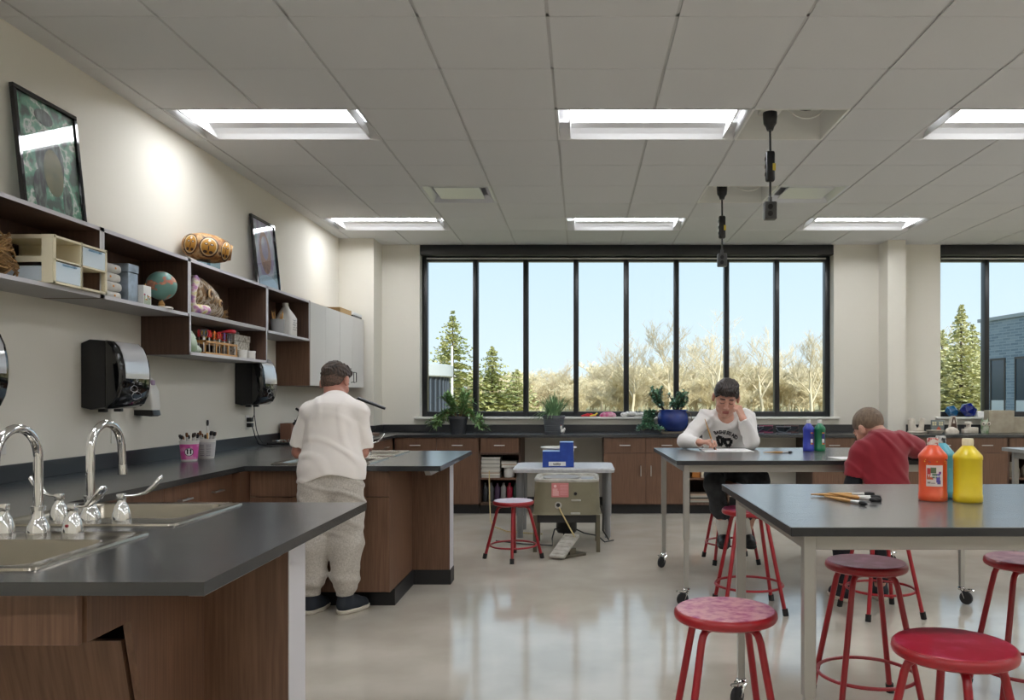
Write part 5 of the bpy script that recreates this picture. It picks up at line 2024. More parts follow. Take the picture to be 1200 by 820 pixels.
for k, c in enumerate(seq):
    scissors('%s handled scissors standing in the wooden rack, place %s from the left' % (c, ['first', 'second', 'third', 'fourth', 'fifth', 'sixth', 'seventh', 'eighth', 'ninth', 'tenth', 'eleventh', 'twelfth'][k]),
             -2.495 + 0.025 * (-1) ** k, 5.295 + k * 0.038, ZD + 0.0125, c, 'scissors in the rack', rz=(k * 37 % 50 - 25) / 60)
b = MB()
b.tube([(-2.49, 5.60, ZD + 0.168), (-2.46, 5.66, ZD + 0.178), (-2.455, 5.72, ZD + 0.178), (-2.46, 5.745, ZD + 0.17)], [0.004, 0.014, 0.016, 0.005], 10)
b.tube([(-2.49, 5.60, ZD + 0.168), (-2.50, 5.55, ZD + 0.16)], 0.003, 6)
b.done('red_punch', mat('glossy_red', (190, 24, 44), 0.3), None, 'glossy red punch lying over the scissors handles', 'tool')
# patterned boxes and jars
t = thing('patterned_box', 'silvery patterned gift box with a lid right of the scissors rack', 'box', (-2.53, 6.02, ZD))
M_pat = ramp_mat('silver_pattern', [(0.4, (196, 190, 178)), (0.55, (168, 160, 146)), (0.62, (120, 108, 92))], 40)
b = MB()
b.box(-2.66, -2.50, 5.83, 6.10, ZD, ZD + 0.125, 0.003)
b.done('box_body', M_pat, t, ang=0)
b = MB()
b.box(-2.664, -2.496, 5.826, 6.104, ZD + 0.126, ZD + 0.172, 0.003)
b.done('lid', M_pat, t, ang=0)
b = MB()
b.tube([(-2.60, 5.93, ZD + 0.173), (-2.58, 5.98, ZD + 0.195), (-2.56, 6.03, ZD + 0.19), (-2.56, 6.05, ZD + 0.173)], [0.006, 0.016, 0.014, 0.004], 8)
b.done('ribbon_knot', mat('grey_ribbon', (128, 126, 122), 0.5), t)
for y, lb in ((5.88, 'white small jar in front of the patterned box, left one'), (6.03, 'white small jar in front of the patterned box, right one')):
    b = MB()
    b.lathe([(0, 0), (0.03, 0), (0.032, 0.004), (0.032, 0.045), (0.034, 0.047), (0.034, 0.06), (0, 0.062)], 20, (-2.462, y, ZD))
    b.done('jar', M_whitep, None, lb, 'jar', 'white jars by the patterned box')
# jug shelf
b = MB()
b.box(-2.66, -2.45, 6.285, 6.315, ZA, ZA + 0.16, 0.003)
b.done('white_binder', M_paper, None, 'slim white binder standing at the left of the jug shelf', 'binder', ang=0)


def jug(label, x, y, k, m, marks=False):
    t = thing('jug', label, 'jug', (x, y, ZA), 'plastic jugs')
    b = MB()
    L = [rrect(x, y, 0.066 * k, 0.072 * k, 0.02 * k, ZA), rrect(x, y, 0.07 * k, 0.076 * k, 0.022 * k, ZA + 0.006), rrect(x, y, 0.07 * k, 0.076 * k, 0.022 * k, ZA + 0.155 * k), rrect(x, y - 0.008 * k, 0.06 * k, 0.06 * k, 0.03 * k, ZA + 0.185 * k),
         rrect(x, y - 0.022 * k, 0.035 * k, 0.034 * k, 0.025 * k, ZA + 0.23 * k), rrect(x, y - 0.025 * k, 0.021 * k, 0.021 * k, 0.02 * k, ZA + 0.25 * k), rrect(x, y - 0.025 * k, 0.021 * k, 0.021 * k, 0.02 * k, ZA + 0.262 * k)]
    R_ = [[b.bm.verts.new(p) for p in q] for q in L]
    for A, B in zip(R_, R_[1:]):
        for i in range(len(A)):
            b.bm.faces.new((A[i], A[(i + 1) % len(A)], B[(i + 1) % len(A)], B[i]))
    b.bm.faces.new(R_[0][::-1])
    b.bm.faces.new(R_[-1])
    jb = b.done('jug_body', m, t, ang=50)
    b = MB()
    b.tube([(x, y - 0.012 * k, ZA + 0.243 * k), (x, y + 0.03 * k, ZA + 0.252 * k), (x, y + 0.055 * k, ZA + 0.225 * k), (x, y + 0.062 * k, ZA + 0.15 * k)], 0.012 * k, 10)
    b.done('handle', m, t)
    b = MB()
    b.lathe([(0, 0.258 * k), (0.025 * k, 0.258 * k), (0.025 * k, 0.282 * k), (0, 0.284 * k)], 16, (x, y - 0.025 * k, ZA))
    b.done('cap', m, t)
    if marks:
        b = MB()
        rs = random.Random(6)
        for r_ in range(5):
            for i in range(5):
                yy_ = y - 0.045 + 0.018 * i + (0.012 if r_ % 2 else 0)
                zz = ZA + 0.135 - 0.02 * r_
                b.tube([(x + 0.0708, yy_, zz), (x + 0.0708, yy_ + 0.006, zz + rs.uniform(-0.006, 0.008)), (x + 0.0708, yy_ + 0.012, zz + rs.uniform(-0.006, 0.006))], 0.0011, 4)
        b.done('handwriting', mat('ink', (70, 70, 80), 0.6), jb)


jug('white plastic jug with handwriting beside the white cabinets', -2.525, 6.93, 1.0, M_whitep, True)
jug('grey jug standing behind the paint brush jar', -2.62, 6.52, 1.0, mat('greyish_plastic', (150, 150, 148), 0.4))
t = thing('brush_jar', 'clear jar of long paint brushes left of the white jug', 'jar', (-2.50, 6.62, ZA))
b = MB()
b.lathe([(0, 0), (0.05, 0), (0.055, 0.12), (0.053, 0.12), (0.048, 0.004), (0, 0.004)], 20, (-2.50, 6.66, ZA))
b.done('jar_glass', mat('grey_jar', (150, 150, 150), 0.2), t)
rs = random.Random(9)
for k in range(8):
    a = rs.uniform(0, 6.28)
    p = Vector((-2.50 + 0.02 * math.cos(a), 6.66 + 0.02 * math.sin(a), ZA + 0.008))
    q = p + Vector((0.025 * math.cos(a), 0.025 * math.sin(a), rs.uniform(0.15, 0.2)))
    brush('long paint brush standing in the jar beside the white jug', q, p, 'brushes in the jar', 0.006)
# things on the white cabinet
b = MB()
b.box(-2.68, -2.45, 8.22, 8.62, ZT, ZT + 0.055, 0.002)
b.done('cardboard_box', mat('kraft_card', (172, 142, 98), 0.8), None, 'flat cardboard box on top of the white wall cabinets', 'box', ang=0)
b = MB()
b.box(-2.62, -2.44, 8.64, 8.99, ZT, ZT + 0.02, 0.002)
b.mi = 1
b.box(-2.61, -2.435, 8.65, 8.98, ZT + 0.021, ZT + 0.05, 0.002)
b.done('binder', [M_black, M_paper], None, 'pale binder lying at the corner end on top of the white cabinets', 'binder', ang=0)


# paint cups with brushes on the left counter
def paint_cup(label, x, y, m, patt):
    t = thing('brush_cup', label, 'cup', (x, y, CT), 'cups of brushes on the left counter')
    b = MB()
    b.lathe([(0, 0), (0.045, 0), (0.047, 0.004), (0.057, 0.12), (0.061, 0.122), (0.061, 0.13), (0.055, 0.13), (0.044, 0.008), (0, 0.008)], 28, (x, y, CT))
    c = b.done('cup_body', M_whitep, t, ang=50)
    b = MB()
    for i in range(28):
        a0, a1 = 2 * PI * i / 28, 2 * PI * (i + 1) / 28
        q = []
        for (a, z, r) in ((a0, 0.012, 0.0487), (a1, 0.012, 0.0487), (a1, 0.108, 0.0570), (a0, 0.108, 0.0570)):
            q.append((x + r * math.cos(a), y + r * math.sin(a), CT + z))
        b.face(q)
    w_ = b.done('printed_wrap', m, c, ang=60)
    if patt:
        az = math.radians(-66)
        ctr = Vector((x + 0.0535 * math.cos(az), y + 0.0535 * math.sin(az), CT + 0.06))
        M4 = frame4(ctr, (-math.sin(az), math.cos(az), 0), (0.08 * math.cos(az), 0.08 * math.sin(az), 1))
        b = MB()
        for k, (r, z) in enumerate(((0.026, 0.0), (0.0225, 0.0012))):
            b.mi = k
            b.lathe([(0, z), (r, z), (r, z + 0.001), (0, z + 0.001)], 24)
        b.mi = 0
        for sg in (-1, 1):
            b.box(sg * 0.009 - 0.004, sg * 0.009 + 0.004, -0.013, 0.010, 0.0022, 0.003)
            b.lathe([(0, 0.0022), (0.006, 0.0022), (0.006, 0.003), (0, 0.003)], 10, (sg * 0.009, 0.013, 0))
        b.xf((0, 0), Matrix.Translation(-ORIG[w_.name]) @ M4)
        b.done('round_emblem', [M_black, M_paper], w_, world=False, ang=0)
    else:
        b = MB()
        for r_ in range(6):
            for c_ in range(2):
                a0 = -110 + 42 * c_
                rr = 0.0497 + 0.0088 * (0.02 + 0.013 * r_) / 0.1
                patch(b, x, y, rr + 0.0012, a0, a0 + 30, CT + 0.022 + 0.0135 * r_, CT + 0.026 + 0.0135 * r_, 5, 0.0005)
        b.done('small_print', mat('grey_print', (120, 120, 122), 0.6), w_, ang=0)
    return t


paint_cup('pink and white cup of paint brushes on the left counter', -2.494, 5.15, mat('pink_wrap', (214, 90, 168), 0.4, col2=(226, 150, 194), nscale=26, contrast=(0.5, 0.6)), True)
paint_cup('white printed cup of paint brushes right of the pink cup', -2.487, 5.37, mat('greyish_wrap', (206, 204, 204), 0.45), False)
rs = random.Random(12)
bm_cols = [M_bris, mat('brown_bristle', (116, 74, 40), 0.7), mat('dark_bristle', (58, 46, 38), 0.7)]
for (x, y, w_, n_b) in ((-2.494, 5.15, 'pink', 9), (-2.487, 5.37, 'white printed', 10)):
    for k in range(n_b):
        a = 2 * PI * k / n_b
        p = Vector((x + 0.02 * math.cos(a), y + 0.02 * math.sin(a), CT + 0.012))
        L = rs.uniform(0.145, 0.175) if not (w_ != 'pink' and k == 3) else 0.24
        q = p + Vector((0.036 * math.cos(a), 0.036 * math.sin(a), L))
        brush('stained paint brush standing in the %s cup' % w_, p, q, 'brushes in the %s cup' % w_, 0.007, bm_cols[k % 3], flat=True)

# ================================================================ MAGAZINES AND OTHER CABINET CONTENTS
rs = random.Random(21)
mg = [mat('mag_a', (206, 204, 198), 0.6), mat('mag_b', (178, 176, 168), 0.6), mat('mag_c', (226, 224, 216), 0.6), mat('mag_d', (190, 170, 150), 0.6)]
z = 0.391
for k in range(15):
    th = rs.uniform(0.012, 0.018)
    b = MB()
    x0 = -1.088 + rs.uniform(-0.003, 0.006)
    b.box(x0, x0 + 0.2, 8.775 + rs.uniform(0, 0.012), 9.04, z, z + th - 0.0006, 0.001, 1)
    b.done('magazine', mg[(k * 7) % 3 if k > 4 else k % 4], None, 'magazine lying in the tall pale pile in the open cabinet', 'magazine', 'magazines in the tall pile', ang=0)
    z += th
b = MB()
b.lathe([(0, 0), (0.055, 0), (0.058, 0.005), (0.058, 0.105), (0, 0.107)], 24, (-0.79, 8.86, 0.391))
b.done('white_tub', M_paper, None, 'white tub under the small magazine pile in the open cabinet', 'tub')
z = 0.4985
for k in range(5):
    b = MB()
    b.box(-0.87, -0.685 - 0.004 * k, 8.78, 9.0, z, z + 0.0135, 0.001, 1)
    b.done('magazine', mg[(k + 1) % 4], None, 'magazine lying on the white tub in the open cabinet', 'magazine', 'magazines on the white tub', ang=0)
    z += 0.014
cc = [(52, 54, 58), (70, 72, 76), (84, 62, 92), (150, 150, 148), (170, 34, 60), (44, 70, 60)]
for k in range(6):
    b = MB()
    x = -1.055 + 0.067 * k
    b.lathe([(0, 0), (0.029, 0), (0.03, 0.005), (0.03, 0.15), (0.014, 0.175), (0.014, 0.2), (0, 0.202)], 18, (x, 8.87, 0.1255))
    b.done('bottle', mat('bot_%d' % k, cc[k], 0.4), None, '%s bottle on the bottom shelf of the magazine cabinet' % ['black', 'dark grey', 'dull violet', 'pale grey', 'crimson', 'dark green'][k], 'bottle', 'bottles under the magazines')
t_ = [((190, 120, 50), 'orange'), ((214, 208, 190), 'cream'), ((90, 70, 60), 'brown')]
for k in range(3):
    b = MB()
    x = 1.20 + 0.10 * k
    b.box(x, x + 0.085, 8.79, 8.95, 0.391, 0.391 + (0.15, 0.11, 0.13)[k], 0.002, 1)
    b.done('carton', mat('carton_%d' % k, t_[k][0], 0.6), None, '%s carton on the upper shelf behind the boy in white' % t_[k][1], 'carton', 'cartons behind the boy in white', ang=0)
z = 0.1255
for k in range(5):
    b = MB()
    b.box(1.18, 1.40 - 0.008 * k, 8.79, 9.0, z, z + 0.017, 0.001, 1)
    b.done('book', [mg[1], mg[3], mat('book_dark', (60, 58, 56), 0.6)][k % 3], None, 'book lying flat in the low shelf behind the boy in white', 'book', 'books lying in the low shelf', ang=0)
    z += 0.0175
b = MB()
b.lathe([(0, 0), (0.05, 0), (0.06, 0.2), (0.055, 0.22), (0, 0.22)], 18, (1.49, 8.85, 0.1255))
b.done('orange_tub', mat('orange_tub', (206, 128, 48), 0.5), None, 'orange tub in the low shelf behind the boy in white', 'tub')
for k, (x, z, r) in enumerate(((4.725, 0.1255, 0.092), (4.93, 0.1255, 0.088), (4.725, 0.391, 0.085), (4.93, 0.391, 0.09))):
    b = MB()
    b.lathe([(0, 0), (r * 0.9, 0), (r, 0.02), (r * 0.95, r), (r * 0.5, r * 1.7), (r * 0.3, r * 1.9), (0, r * 1.9)], 14, (x, 8.9, z), sy=1.0)
    b.done('clay_bag', mat('clay_bag', (168, 158, 138), 0.6, col2=(120, 110, 96), nscale=8), None, 'grey bag of clay in the open cabinet, %s' % ['bottom left', 'bottom right', 'top left', 'top right'][k], 'bag', 'bags of clay', ang=60)

# ================================================================ PLANTS
def leaf(V, Fc, p, d, up, L, W, bend=0.3):
    d = d.normalized()
    s = d.cross(up)
    if s.length < 1e-4:
        s = d.orthogonal()
    s.normalize()
    u = s.cross(d)
    n = len(V)
    V.extend((p, p + d * L * 0.4 + s * W * 0.5 + u * L * 0.08, p + d * L * 0.4 - s * W * 0.5 + u * L * 0.08, p + d * L * 0.42 + u * L * 0.04,
              p + d * L * (1 - 0.1 * bend) - u * L * bend * 0.5))
    Fc.extend(((n, n + 3, n + 1), (n, n + 2, n + 3), (n + 1, n + 3, n + 4), (n + 3, n + 2, n + 4)))


def foliage(name, V, Fc, m, parent, ang=0):
    me = bpy.data.meshes.new(name)
    me.from_pydata(V, [], Fc)
    return link_mesh(name, me, m, parent, ang=ang)


M_pot = mat('dark_grey_pot', (58, 60, 64), 0.5)
M_soil = mat('soil', (60, 46, 36), 0.9)
UP = Vector((0, 0, 1))


def pot(t, x, y, r0, r1, h, m, z=CT, ribs=False):
    b = MB()
    prof = [(0, 0), (r0, 0)]
    if ribs:
        for k in range(7):
            f = 0.05 + 0.75 * k / 7
            r = r0 + (r1 - r0) * f
            prof += [(r, f * h), (r + 0.003, f * h + 0.004), (r + 0.003, f * h + 0.012), (r, f * h + 0.016)]
    prof += [(r1 - 0.004, h * 0.84), (r1 + 0.004, h * 0.85), (r1 + 0.004, h), (r1 - 0.006, h), (r1 - 0.008, h * 0.9)]
    b.lathe(prof + [(0, h * 0.9)], 28, (x, y, z))
    return b.done('pot', m, t, ang=40)


# left plant: leafy trailing
x0, y0 = -1.385, 9.10
t = thing('potted_plant', 'leafy trailing plant in a dark pot at the left end of the window counter', 'plant', (x0, y0, CT), 'potted plants')
pot(t, x0, y0, 0.075, 0.108, 0.19, M_pot)
rs = random.Random(31)
V, Fc = [], []
stems = []
for k in range(32):
    a = rs.uniform(0, 2 * PI)
    tr = k < 16
    if tr:
        a = (PI + rs.uniform(-0.35, 0.5)) if k % 2 else rs.uniform(-0.5, 0.3)
    d = Vector((math.cos(a), math.sin(a) * 0.55, 0))
    if tr:
        R_ = rs.uniform(0.22, 0.36)
        pts = [Vector((x0, y0, CT + 0.18)) + d * 0.05, Vector((x0, y0, CT + 0.24)) + d * (R_ * 0.45), Vector((x0, y0, CT + rs.uniform(0.1, 0.2))) + d * (R_ * 0.75), Vector((x0, y0, CT + rs.uniform(0.025, 0.16))) + d * R_]
    else:
        hh = rs.uniform(0.15, 0.29)
        pts = [Vector((x0, y0, CT + 0.18)) + d * 0.03, Vector((x0, y0, CT + 0.18 + hh * 0.6)) + d * 0.09, Vector((x0, y0, CT + 0.18 + hh)) + d * rs.uniform(0.1, 0.2)]
    stems.append(pts)
    for s_ in range(34):
        f = 0.12 + 0.88 * s_ / 33
        q = f * (len(pts) - 1)
        i = min(int(q), len(pts) - 2)
        p = pts[i].lerp(pts[i + 1], q - i)
        dd = (pts[i + 1] - pts[i]).normalized()
        side = Vector((rs.uniform(-1, 1), rs.uniform(-1, 1), rs.uniform(-0.5, 1)))
        dl = (dd * 0.5 + side).normalized()
        L = rs.uniform(0.045, 0.085)
        if (p + dl * L).z < CT + 0.012:
            dl.z = 0.2
        leaf(V, Fc, p, dl, UP, L * 1.25, 0.028)
foliage('foliage', V, Fc, mat('leaf_green', (104, 142, 88), 0.5, col2=(146, 180, 116), nscale=14), t)
b = MB()
for pts in stems:
    b.tube(pts, 0.004, 5)
b.done('stems', mat('pale_stem', (150, 132, 96), 0.7), t)
# middle plant: long upright blades
x0, y0 = -0.312, 9.12
t = thing('potted_plant', 'spiky narrow-leaved plant in a grey ribbed pot above the blue box', 'plant', (x0, y0, CT), 'potted plants')
pot(t, x0, y0, 0.098, 0.122, 0.20, mat('grey_pot', (92, 96, 100), 0.5), ribs=True)
V, Fc = [], []
for k in range(150):
    a = rs.uniform(0, 2 * PI)
    d = Vector((math.cos(a), math.sin(a) * 0.7, 0))
    tilt = rs.uniform(0.05, 1.0) ** 0.8
    L = rs.uniform(0.2, 0.35)
    if k < 16:
        d.x = -abs(d.x)
        tilt, L = 1.5, rs.uniform(0.15, 0.24)
    p0 = Vector((x0, y0, CT + 0.185)) + d * rs.uniform(0.0, 0.07)
    s_ = Vector((-d.y, d.x, 0)).normalized()
    n0 = len(V)
    for i in range(5):
        f = i / 4
        c = p0 + d * (L * tilt * 0.65 * f) + UP * (L * (f - (0.42 * tilt if tilt < 1.2 else 1.15) * f * f))
        c.z = max(c.z, CT + 0.01)
        w_ = 0.009 * (1 - f ** 1.6) + 0.0008
        V.extend((c - s_ * w_, c + UP * -0.003, c + s_ * w_))
    for i in range(4):
        q = n0 + i * 3
        Fc.extend(((q, q + 1, q + 4, q + 3), (q + 1, q + 2, q + 5, q + 4)))
foliage('blades', V, Fc, mat('blade_green', (104, 142, 100), 0.45, col2=(148, 180, 130), nscale=10), t)
# right plant: jade in a blue pot
x0, y0 = 1.028, 9.12
t = thing('potted_plant', 'jade plant in a glossy blue pot hanging down its left side', 'plant', (x0, y0, CT), 'potted plants')
M_bpot = mat('cobalt_glaze', (24, 42, 110), 0.12, col2=(36, 64, 140), nscale=6, spec=0.7)
b = MB()
b.lathe([(0, 0.02), (0.10, 0.02), (0.125, 0.03), (0.165, 0.085), (0.178, 0.14), (0.172, 0.20), (0.158, 0.24), (0.166, 0.258), (0.160, 0.264), (0.148, 0.25), (0.148, 0.235), (0, 0.235)], 36, (x0, y0, CT))
b.done('pot', M_bpot, t, ang=60)
b = MB()
b.box(x0 - 0.14, x0 + 0.2, y0 - 0.15, y0 + 0.15, CT, CT + 0.02, 0.004)
b.done('tray', mat('dull_tray', (120, 110, 96), 0.6), t, ang=0)
V, Fc = [], []
stems = []
for k in range(46):
    if k < 17:                                                     # left upper branches
        pts = [Vector((x0 - 0.08, y0, CT + 0.24)), Vector((x0 - 0.14 - rs.uniform(0, 0.06), y0 + rs.uniform(-0.08, 0.08), CT + 0.34)), Vector((x0 - 0.12 - rs.uniform(0, 0.16), y0 + rs.uniform(-0.1, 0.1), CT + rs.uniform(0.38, 0.52)))]
    elif k < 31:                                                   # drooping left
        xx = x0 - 0.2 - rs.uniform(0.02, 0.12)
        pts = [Vector((x0 - 0.12, y0 - 0.05, CT + 0.25)), Vector((xx, y0 - 0.1, CT + 0.24)), Vector((xx - 0.02, y0 - 0.12, CT + 0.12)), Vector((xx + rs.uniform(-0.12, 0.2), y0 - 0.16, CT + rs.uniform(0.025, 0.06)))]
    else:                                                          # right crown
        pts = [Vector((x0 + 0.06, y0, CT + 0.23)), Vector((x0 + 0.06 + rs.uniform(-0.1, 0.08), y0 + rs.uniform(-0.08, 0.08), CT + 0.32)), Vector((x0 + 0.05 + rs.uniform(-0.13, 0.12), y0 + rs.uniform(-0.1, 0.1), CT + rs.uniform(0.34, 0.48)))]
    stems.append(pts)
    nl_ = 46
    for s_ in range(nl_):
        f = 0.3 + 0.7 * s_ / (nl_ - 1)
        q = f * (len(pts) - 1)
        i = min(int(q), len(pts) - 2)
        p = pts[i].lerp(pts[i + 1], q - i)
        dl = Vector((rs.uniform(-1, 1), rs.uniform(-1, 1), rs.uniform(-0.3, 1))).normalized()
        L = rs.uniform(0.036, 0.055)
        if (p + dl * L).z < CT + 0.01:
            dl.z = 0.3
        leaf(V, Fc, p, dl, UP, L, 0.034, 0.15)
foliage('foliage', V, Fc, mat('jade_leaf', (92, 136, 114), 0.3, col2=(136, 178, 146), nscale=14, spec=0.7), t)
b = MB()
for pts in stems:
    b.tube(pts, 0.006, 5)
b.tube([(x0 + 0.14, y0 - 0.06, CT + 0.24), (x0 + 0.19, y0 - 0.07, CT + 0.22), (x0 + 0.22, y0 - 0.08, CT + 0.1)], 0.004, 5)
b.done('stems', mat('jade_stem', (120, 104, 80), 0.7), t)

# ================================================================ SILL AND COUNTER ODDMENTS
ZS = WZ0 + 0.0222
b = MB()
for k in range(5):
    b.tube([(0.0 + 0.02 * k, YB + 0.02, ZS + 0.01), (0.05 + 0.02 * k, YB + 0.01, ZS + 0.026 + 0.008 * (k % 2)), (0.12 + 0.012 * k, YB + 0.03, ZS + 0.012)], 0.009, 6)
b.mi = 1
b.tube([(0.1, YB, ZS + 0.012), (0.16, YB + 0.01, ZS + 0.024), (0.185, YB + 0.02, ZS + 0.045)], 0.009, 6)
b.done('yarn', [mat('red_yarn', (206, 40, 50), 0.7), mat('yellow_yarn', (230, 200, 70), 0.7)], None, 'red and yellow yarn tangle on the window sill', 'yarn')
b = MB()
b.lathe([(0, 0), (0.09, 0), (0.1, 0.015), (0.085, 0.04), (0.05, 0.055), (0, 0.058)], 18, (0.31, YB + 0.03, ZS), sy=0.6)
b.done('pink_cloth', mat('pink_cloth', (206, 70, 130), 0.7, col2=(222, 176, 190), nscale=18), None, 'crumpled pink cloth on the window sill', 'cloth', ang=60)
b = MB()
for k in range(6):
    b.ball((0.50 + 0.05 * k, YB + 0.02 + 0.012 * (k % 2), ZS + 0.027 + 0.012 * (k in (1, 2, 5))), (0.045, 0.045, 0.027), 12)
b.done('white_cloth', mat('white_cloth', (226, 224, 220), 0.8), None, 'crumpled white cloth on the window sill beside the jade plant', 'cloth', ang=60)
t = thing('rooster_figurine', 'tiny white figurine beside the grey plant pot', 'figurine', (-0.21, 8.98, CT))
b = MB()
b.ball((-0.21, 8.98, CT + 0.028), (0.025, 0.02, 0.026), 10)
b.ball((-0.225, 8.98, CT + 0.066), (0.013, 0.013, 0.024), 10)
b.ball((-0.19, 8.98, CT + 0.05), (0.012, 0.008, 0.018), 8)
b.done('figure_body', M_whitep, t)
b = MB()
b.ball((-0.228, 8.98, CT + 0.093), (0.009, 0.004, 0.006), 8)
b.done('comb', M_red, t)


def goggles(label, x, y, rz, m):
    t = thing('safety_goggles', label, 'goggles', (x, y, CT), 'safety goggles on the window counter', rz)
    b = MB()
    pts = [(0.078 * math.cos(a), -0.05 * math.sin(a), 0.04) for a in [PI * i / 10 for i in range(11)]]
    for i in range(10):
        p, q = pts[i], pts[i + 1]
        b.face([(p[0], p[1], 0.003), (q[0], q[1], 0.003), (q[0] * 0.97, q[1] * 0.97, 0.075), (p[0] * 0.97, p[1] * 0.97, 0.075)])
    b.done('lens', M_clear, t, world=False, ang=60)
    b = MB()
    b.tube([(p[0], p[1], 0.078) for p in pts], 0.005, 6)
    b.tube([(p[0], p[1], 0.006) for p in pts], 0.005, 6)
    b.tube([(-0.078, 0, 0.06), (-0.05, 0.06, 0.02), (0.03, 0.07, 0.008), (0.078, 0, 0.06)], 0.006, 6)
    b.done('rim_and_strap', m, t, world=False)


M_gog = mat('goggle_grey', (120, 118, 122), 0.4)
for k, (px, lb, m) in enumerate(((885, 'nearest the boy in white', M_gog), (901, 'pink strapped, second from the boy', mat('pink_strap', (150, 56, 86), 0.5)),
                                 (916, 'third from the boy in white', M_gog), (931, 'rightmost, left of the blue bottle', mat('brown_strap', (96, 60, 56), 0.5)))):
    goggles('clear safety goggles on the window counter, ' + lb, PX(px, 0, 9.1).x, 9.02 + 0.22 * (k % 2), 0.25 - 0.2 * k, m)

# clay sculptures right of the pier
M_bisq = mat('white_clay', (222, 214, 200), 0.75, col2=(204, 194, 178), nscale=16)
YS = 9.14
sc = YS / F_PX


def sx_(px): return (px - VX) * sc


b = MB()
x = sx_(1074)
b.box(x - 0.09, x + 0.11, YS - 0.05, YS + 0.05, CT, CT + 0.022, 0.008)
b.prism([(x - 0.085, CT + 0.022), (x + 0.075, CT + 0.022), (x + 0.085, CT + 0.165), (x + 0.05, CT + 0.17), (x + 0.03, CT + 0.07), (x + 0.005, CT + 0.05), (x - 0.015, CT + 0.08), (x - 0.03, CT + 0.16), (x - 0.06, CT + 0.17), (x - 0.09, CT + 0.15)],
        'y', YS - 0.03, YS + 0.03, 0.01)
b.done('clay_sculpture', M_bisq, None, 'white clay sculpture of two upright prongs right of the pier', 'sculpture', 'clay sculptures on the counter', ang=40)
b = MB()
b.lathe([(0, 0), (0.07, 0), (0.105, 0.035), (0.1, 0.035), (0.068, 0.008), (0, 0.008)], 20, (sx_(1093.5), YS - 0.06, CT), sy=0.6)
b.done('clay_dish', M_bisq, None, 'low white clay dish in front of the little house plaque', 'dish', 'clay sculptures on the counter', ang=50)
t = thing('house_plaque', 'grey clay house plaque with four pale windows and an orange door', 'plaque', (sx_(1100.5), YS + 0.05, CT), 'clay sculptures on the counter')
x = sx_(1100.5)
b = MB()
b.box(x - 0.072, x + 0.072, YS + 0.03, YS + 0.055, CT, CT + 0.145, 0.003)
b.done('plaque_body', mat('grey_glaze', (126, 134, 134), 0.5), t, ang=0)
b = MB()
for q in (-0.04, 0.035):
    for dx in (-0.013, 0.013):
        for dz in (0.085, 0.108):
            b.box(x + q + dx - 0.009, x + q + dx + 0.009, YS + 0.0285, YS + 0.031, CT + dz, CT + dz + 0.018)
b.done('plaque_windows', mat('pale_yellow', (226, 220, 180), 0.5), t, ang=0)
b = MB()
b.prism([(x - 0.02, CT + 0.002), (x + 0.035, CT + 0.002), (x + 0.03, CT + 0.05), (x + 0.008, CT + 0.075), (x - 0.015, CT + 0.045)], 'y', YS + 0.0285, YS + 0.031)
b.done('plaque_door', mat('orange_glaze', (206, 96, 66), 0.5), t, ang=0)
b = MB()
x = sx_(1113)
b.lathe([(0, 0), (0.08, 0), (0.082, 0.02), (0.06, 0.05), (0.02, 0.07), (0, 0.072)], 18, (x, YS - 0.05, CT), sy=0.7)
x = sx_(1117)
b.prism([(x - 0.05, CT), (x + 0.062, CT), (x + 0.03, CT + 0.19), (x - 0.012, CT + 0.19)], 'y', YS, YS + 0.05, 0.008)
b.mi = 1
b.prism([(x - 0.004, CT + 0.11), (x + 0.022, CT + 0.11), (x + 0.009, CT + 0.16)], 'y', YS - 0.001, YS + 0.0)
b.done('clay_sculpture', [M_bisq, M_wood2], None, 'white clay arch shaped like a letter A standing over a mound', 'sculpture', 'clay sculptures on the counter', ang=40)
b = MB()
x = sx_(1136)
b.box(x - 0.03, x + 0.085, YS - 0.04, YS + 0.06, CT, CT + 0.065, 0.006)
b.box(x - 0.075, x - 0.03, YS - 0.04, YS + 0.04, CT, CT + 0.045, 0.006)
b.cyl((x - 0.01, YS, CT + 0.065), (x - 0.01, YS, CT + 0.10), 0.025, n=14)
b.lathe([(0, 0), (0.042, 0), (0.036, 0.02), (0, 0.032)], 16, (x - 0.01, YS, CT + 0.10))
b.done('clay_sculpture', M_bisq, None, 'white clay model of a small domed building', 'sculpture', 'clay sculptures on the counter', ang=40)
t = thing('owl_figurine', 'green and white ceramic owl left of the clay slabs', 'figurine', (sx_(1154), YS, CT), 'clay sculptures on the counter')
x = sx_(1154)
b = MB()
b.lathe([(0, 0), (0.04, 0), (0.046, 0.03), (0.042, 0.08), (0.046, 0.11), (0.035, 0.14), (0, 0.15)], 20, (x, YS, CT), sy=0.7)
for sg in (-1, 1):
    b.cyl((x + sg * 0.025, YS, CT + 0.13), (x + sg * 0.035, YS, CT + 0.17), 0.012, 0.003, 8)
b.done('owl_body', mat('owl_glaze', (206, 210, 192), 0.4, col2=(112, 142, 98), nscale=22), t, ang=50)
b = MB()
for sg in (-1, 1):
    b.mi = 0
    b.ball((x + sg * 0.03, YS - 0.03, CT + 0.105), (0.024, 0.008, 0.024), 12)
    b.mi = 1
    b.ball((x + sg * 0.03, YS - 0.038, CT + 0.105), (0.009, 0.004, 0.009), 8)
b.done('eyes', [M_bisq, M_black], t)
M_slab = mat('sandy_slab', (176, 168, 148), 0.8, col2=(160, 150, 130), nscale=10)
b = MB()
b.box(sx_(1160), sx_(1190), YS + 0.02, YS + 0.14, CT, CT + 0.255, 0.004)
b.done('cardboard_carton', M_slab, None, 'tall sandy carton right of the ceramic owl', 'carton', 'sandy cartons on the counter', ang=0)
b = MB()
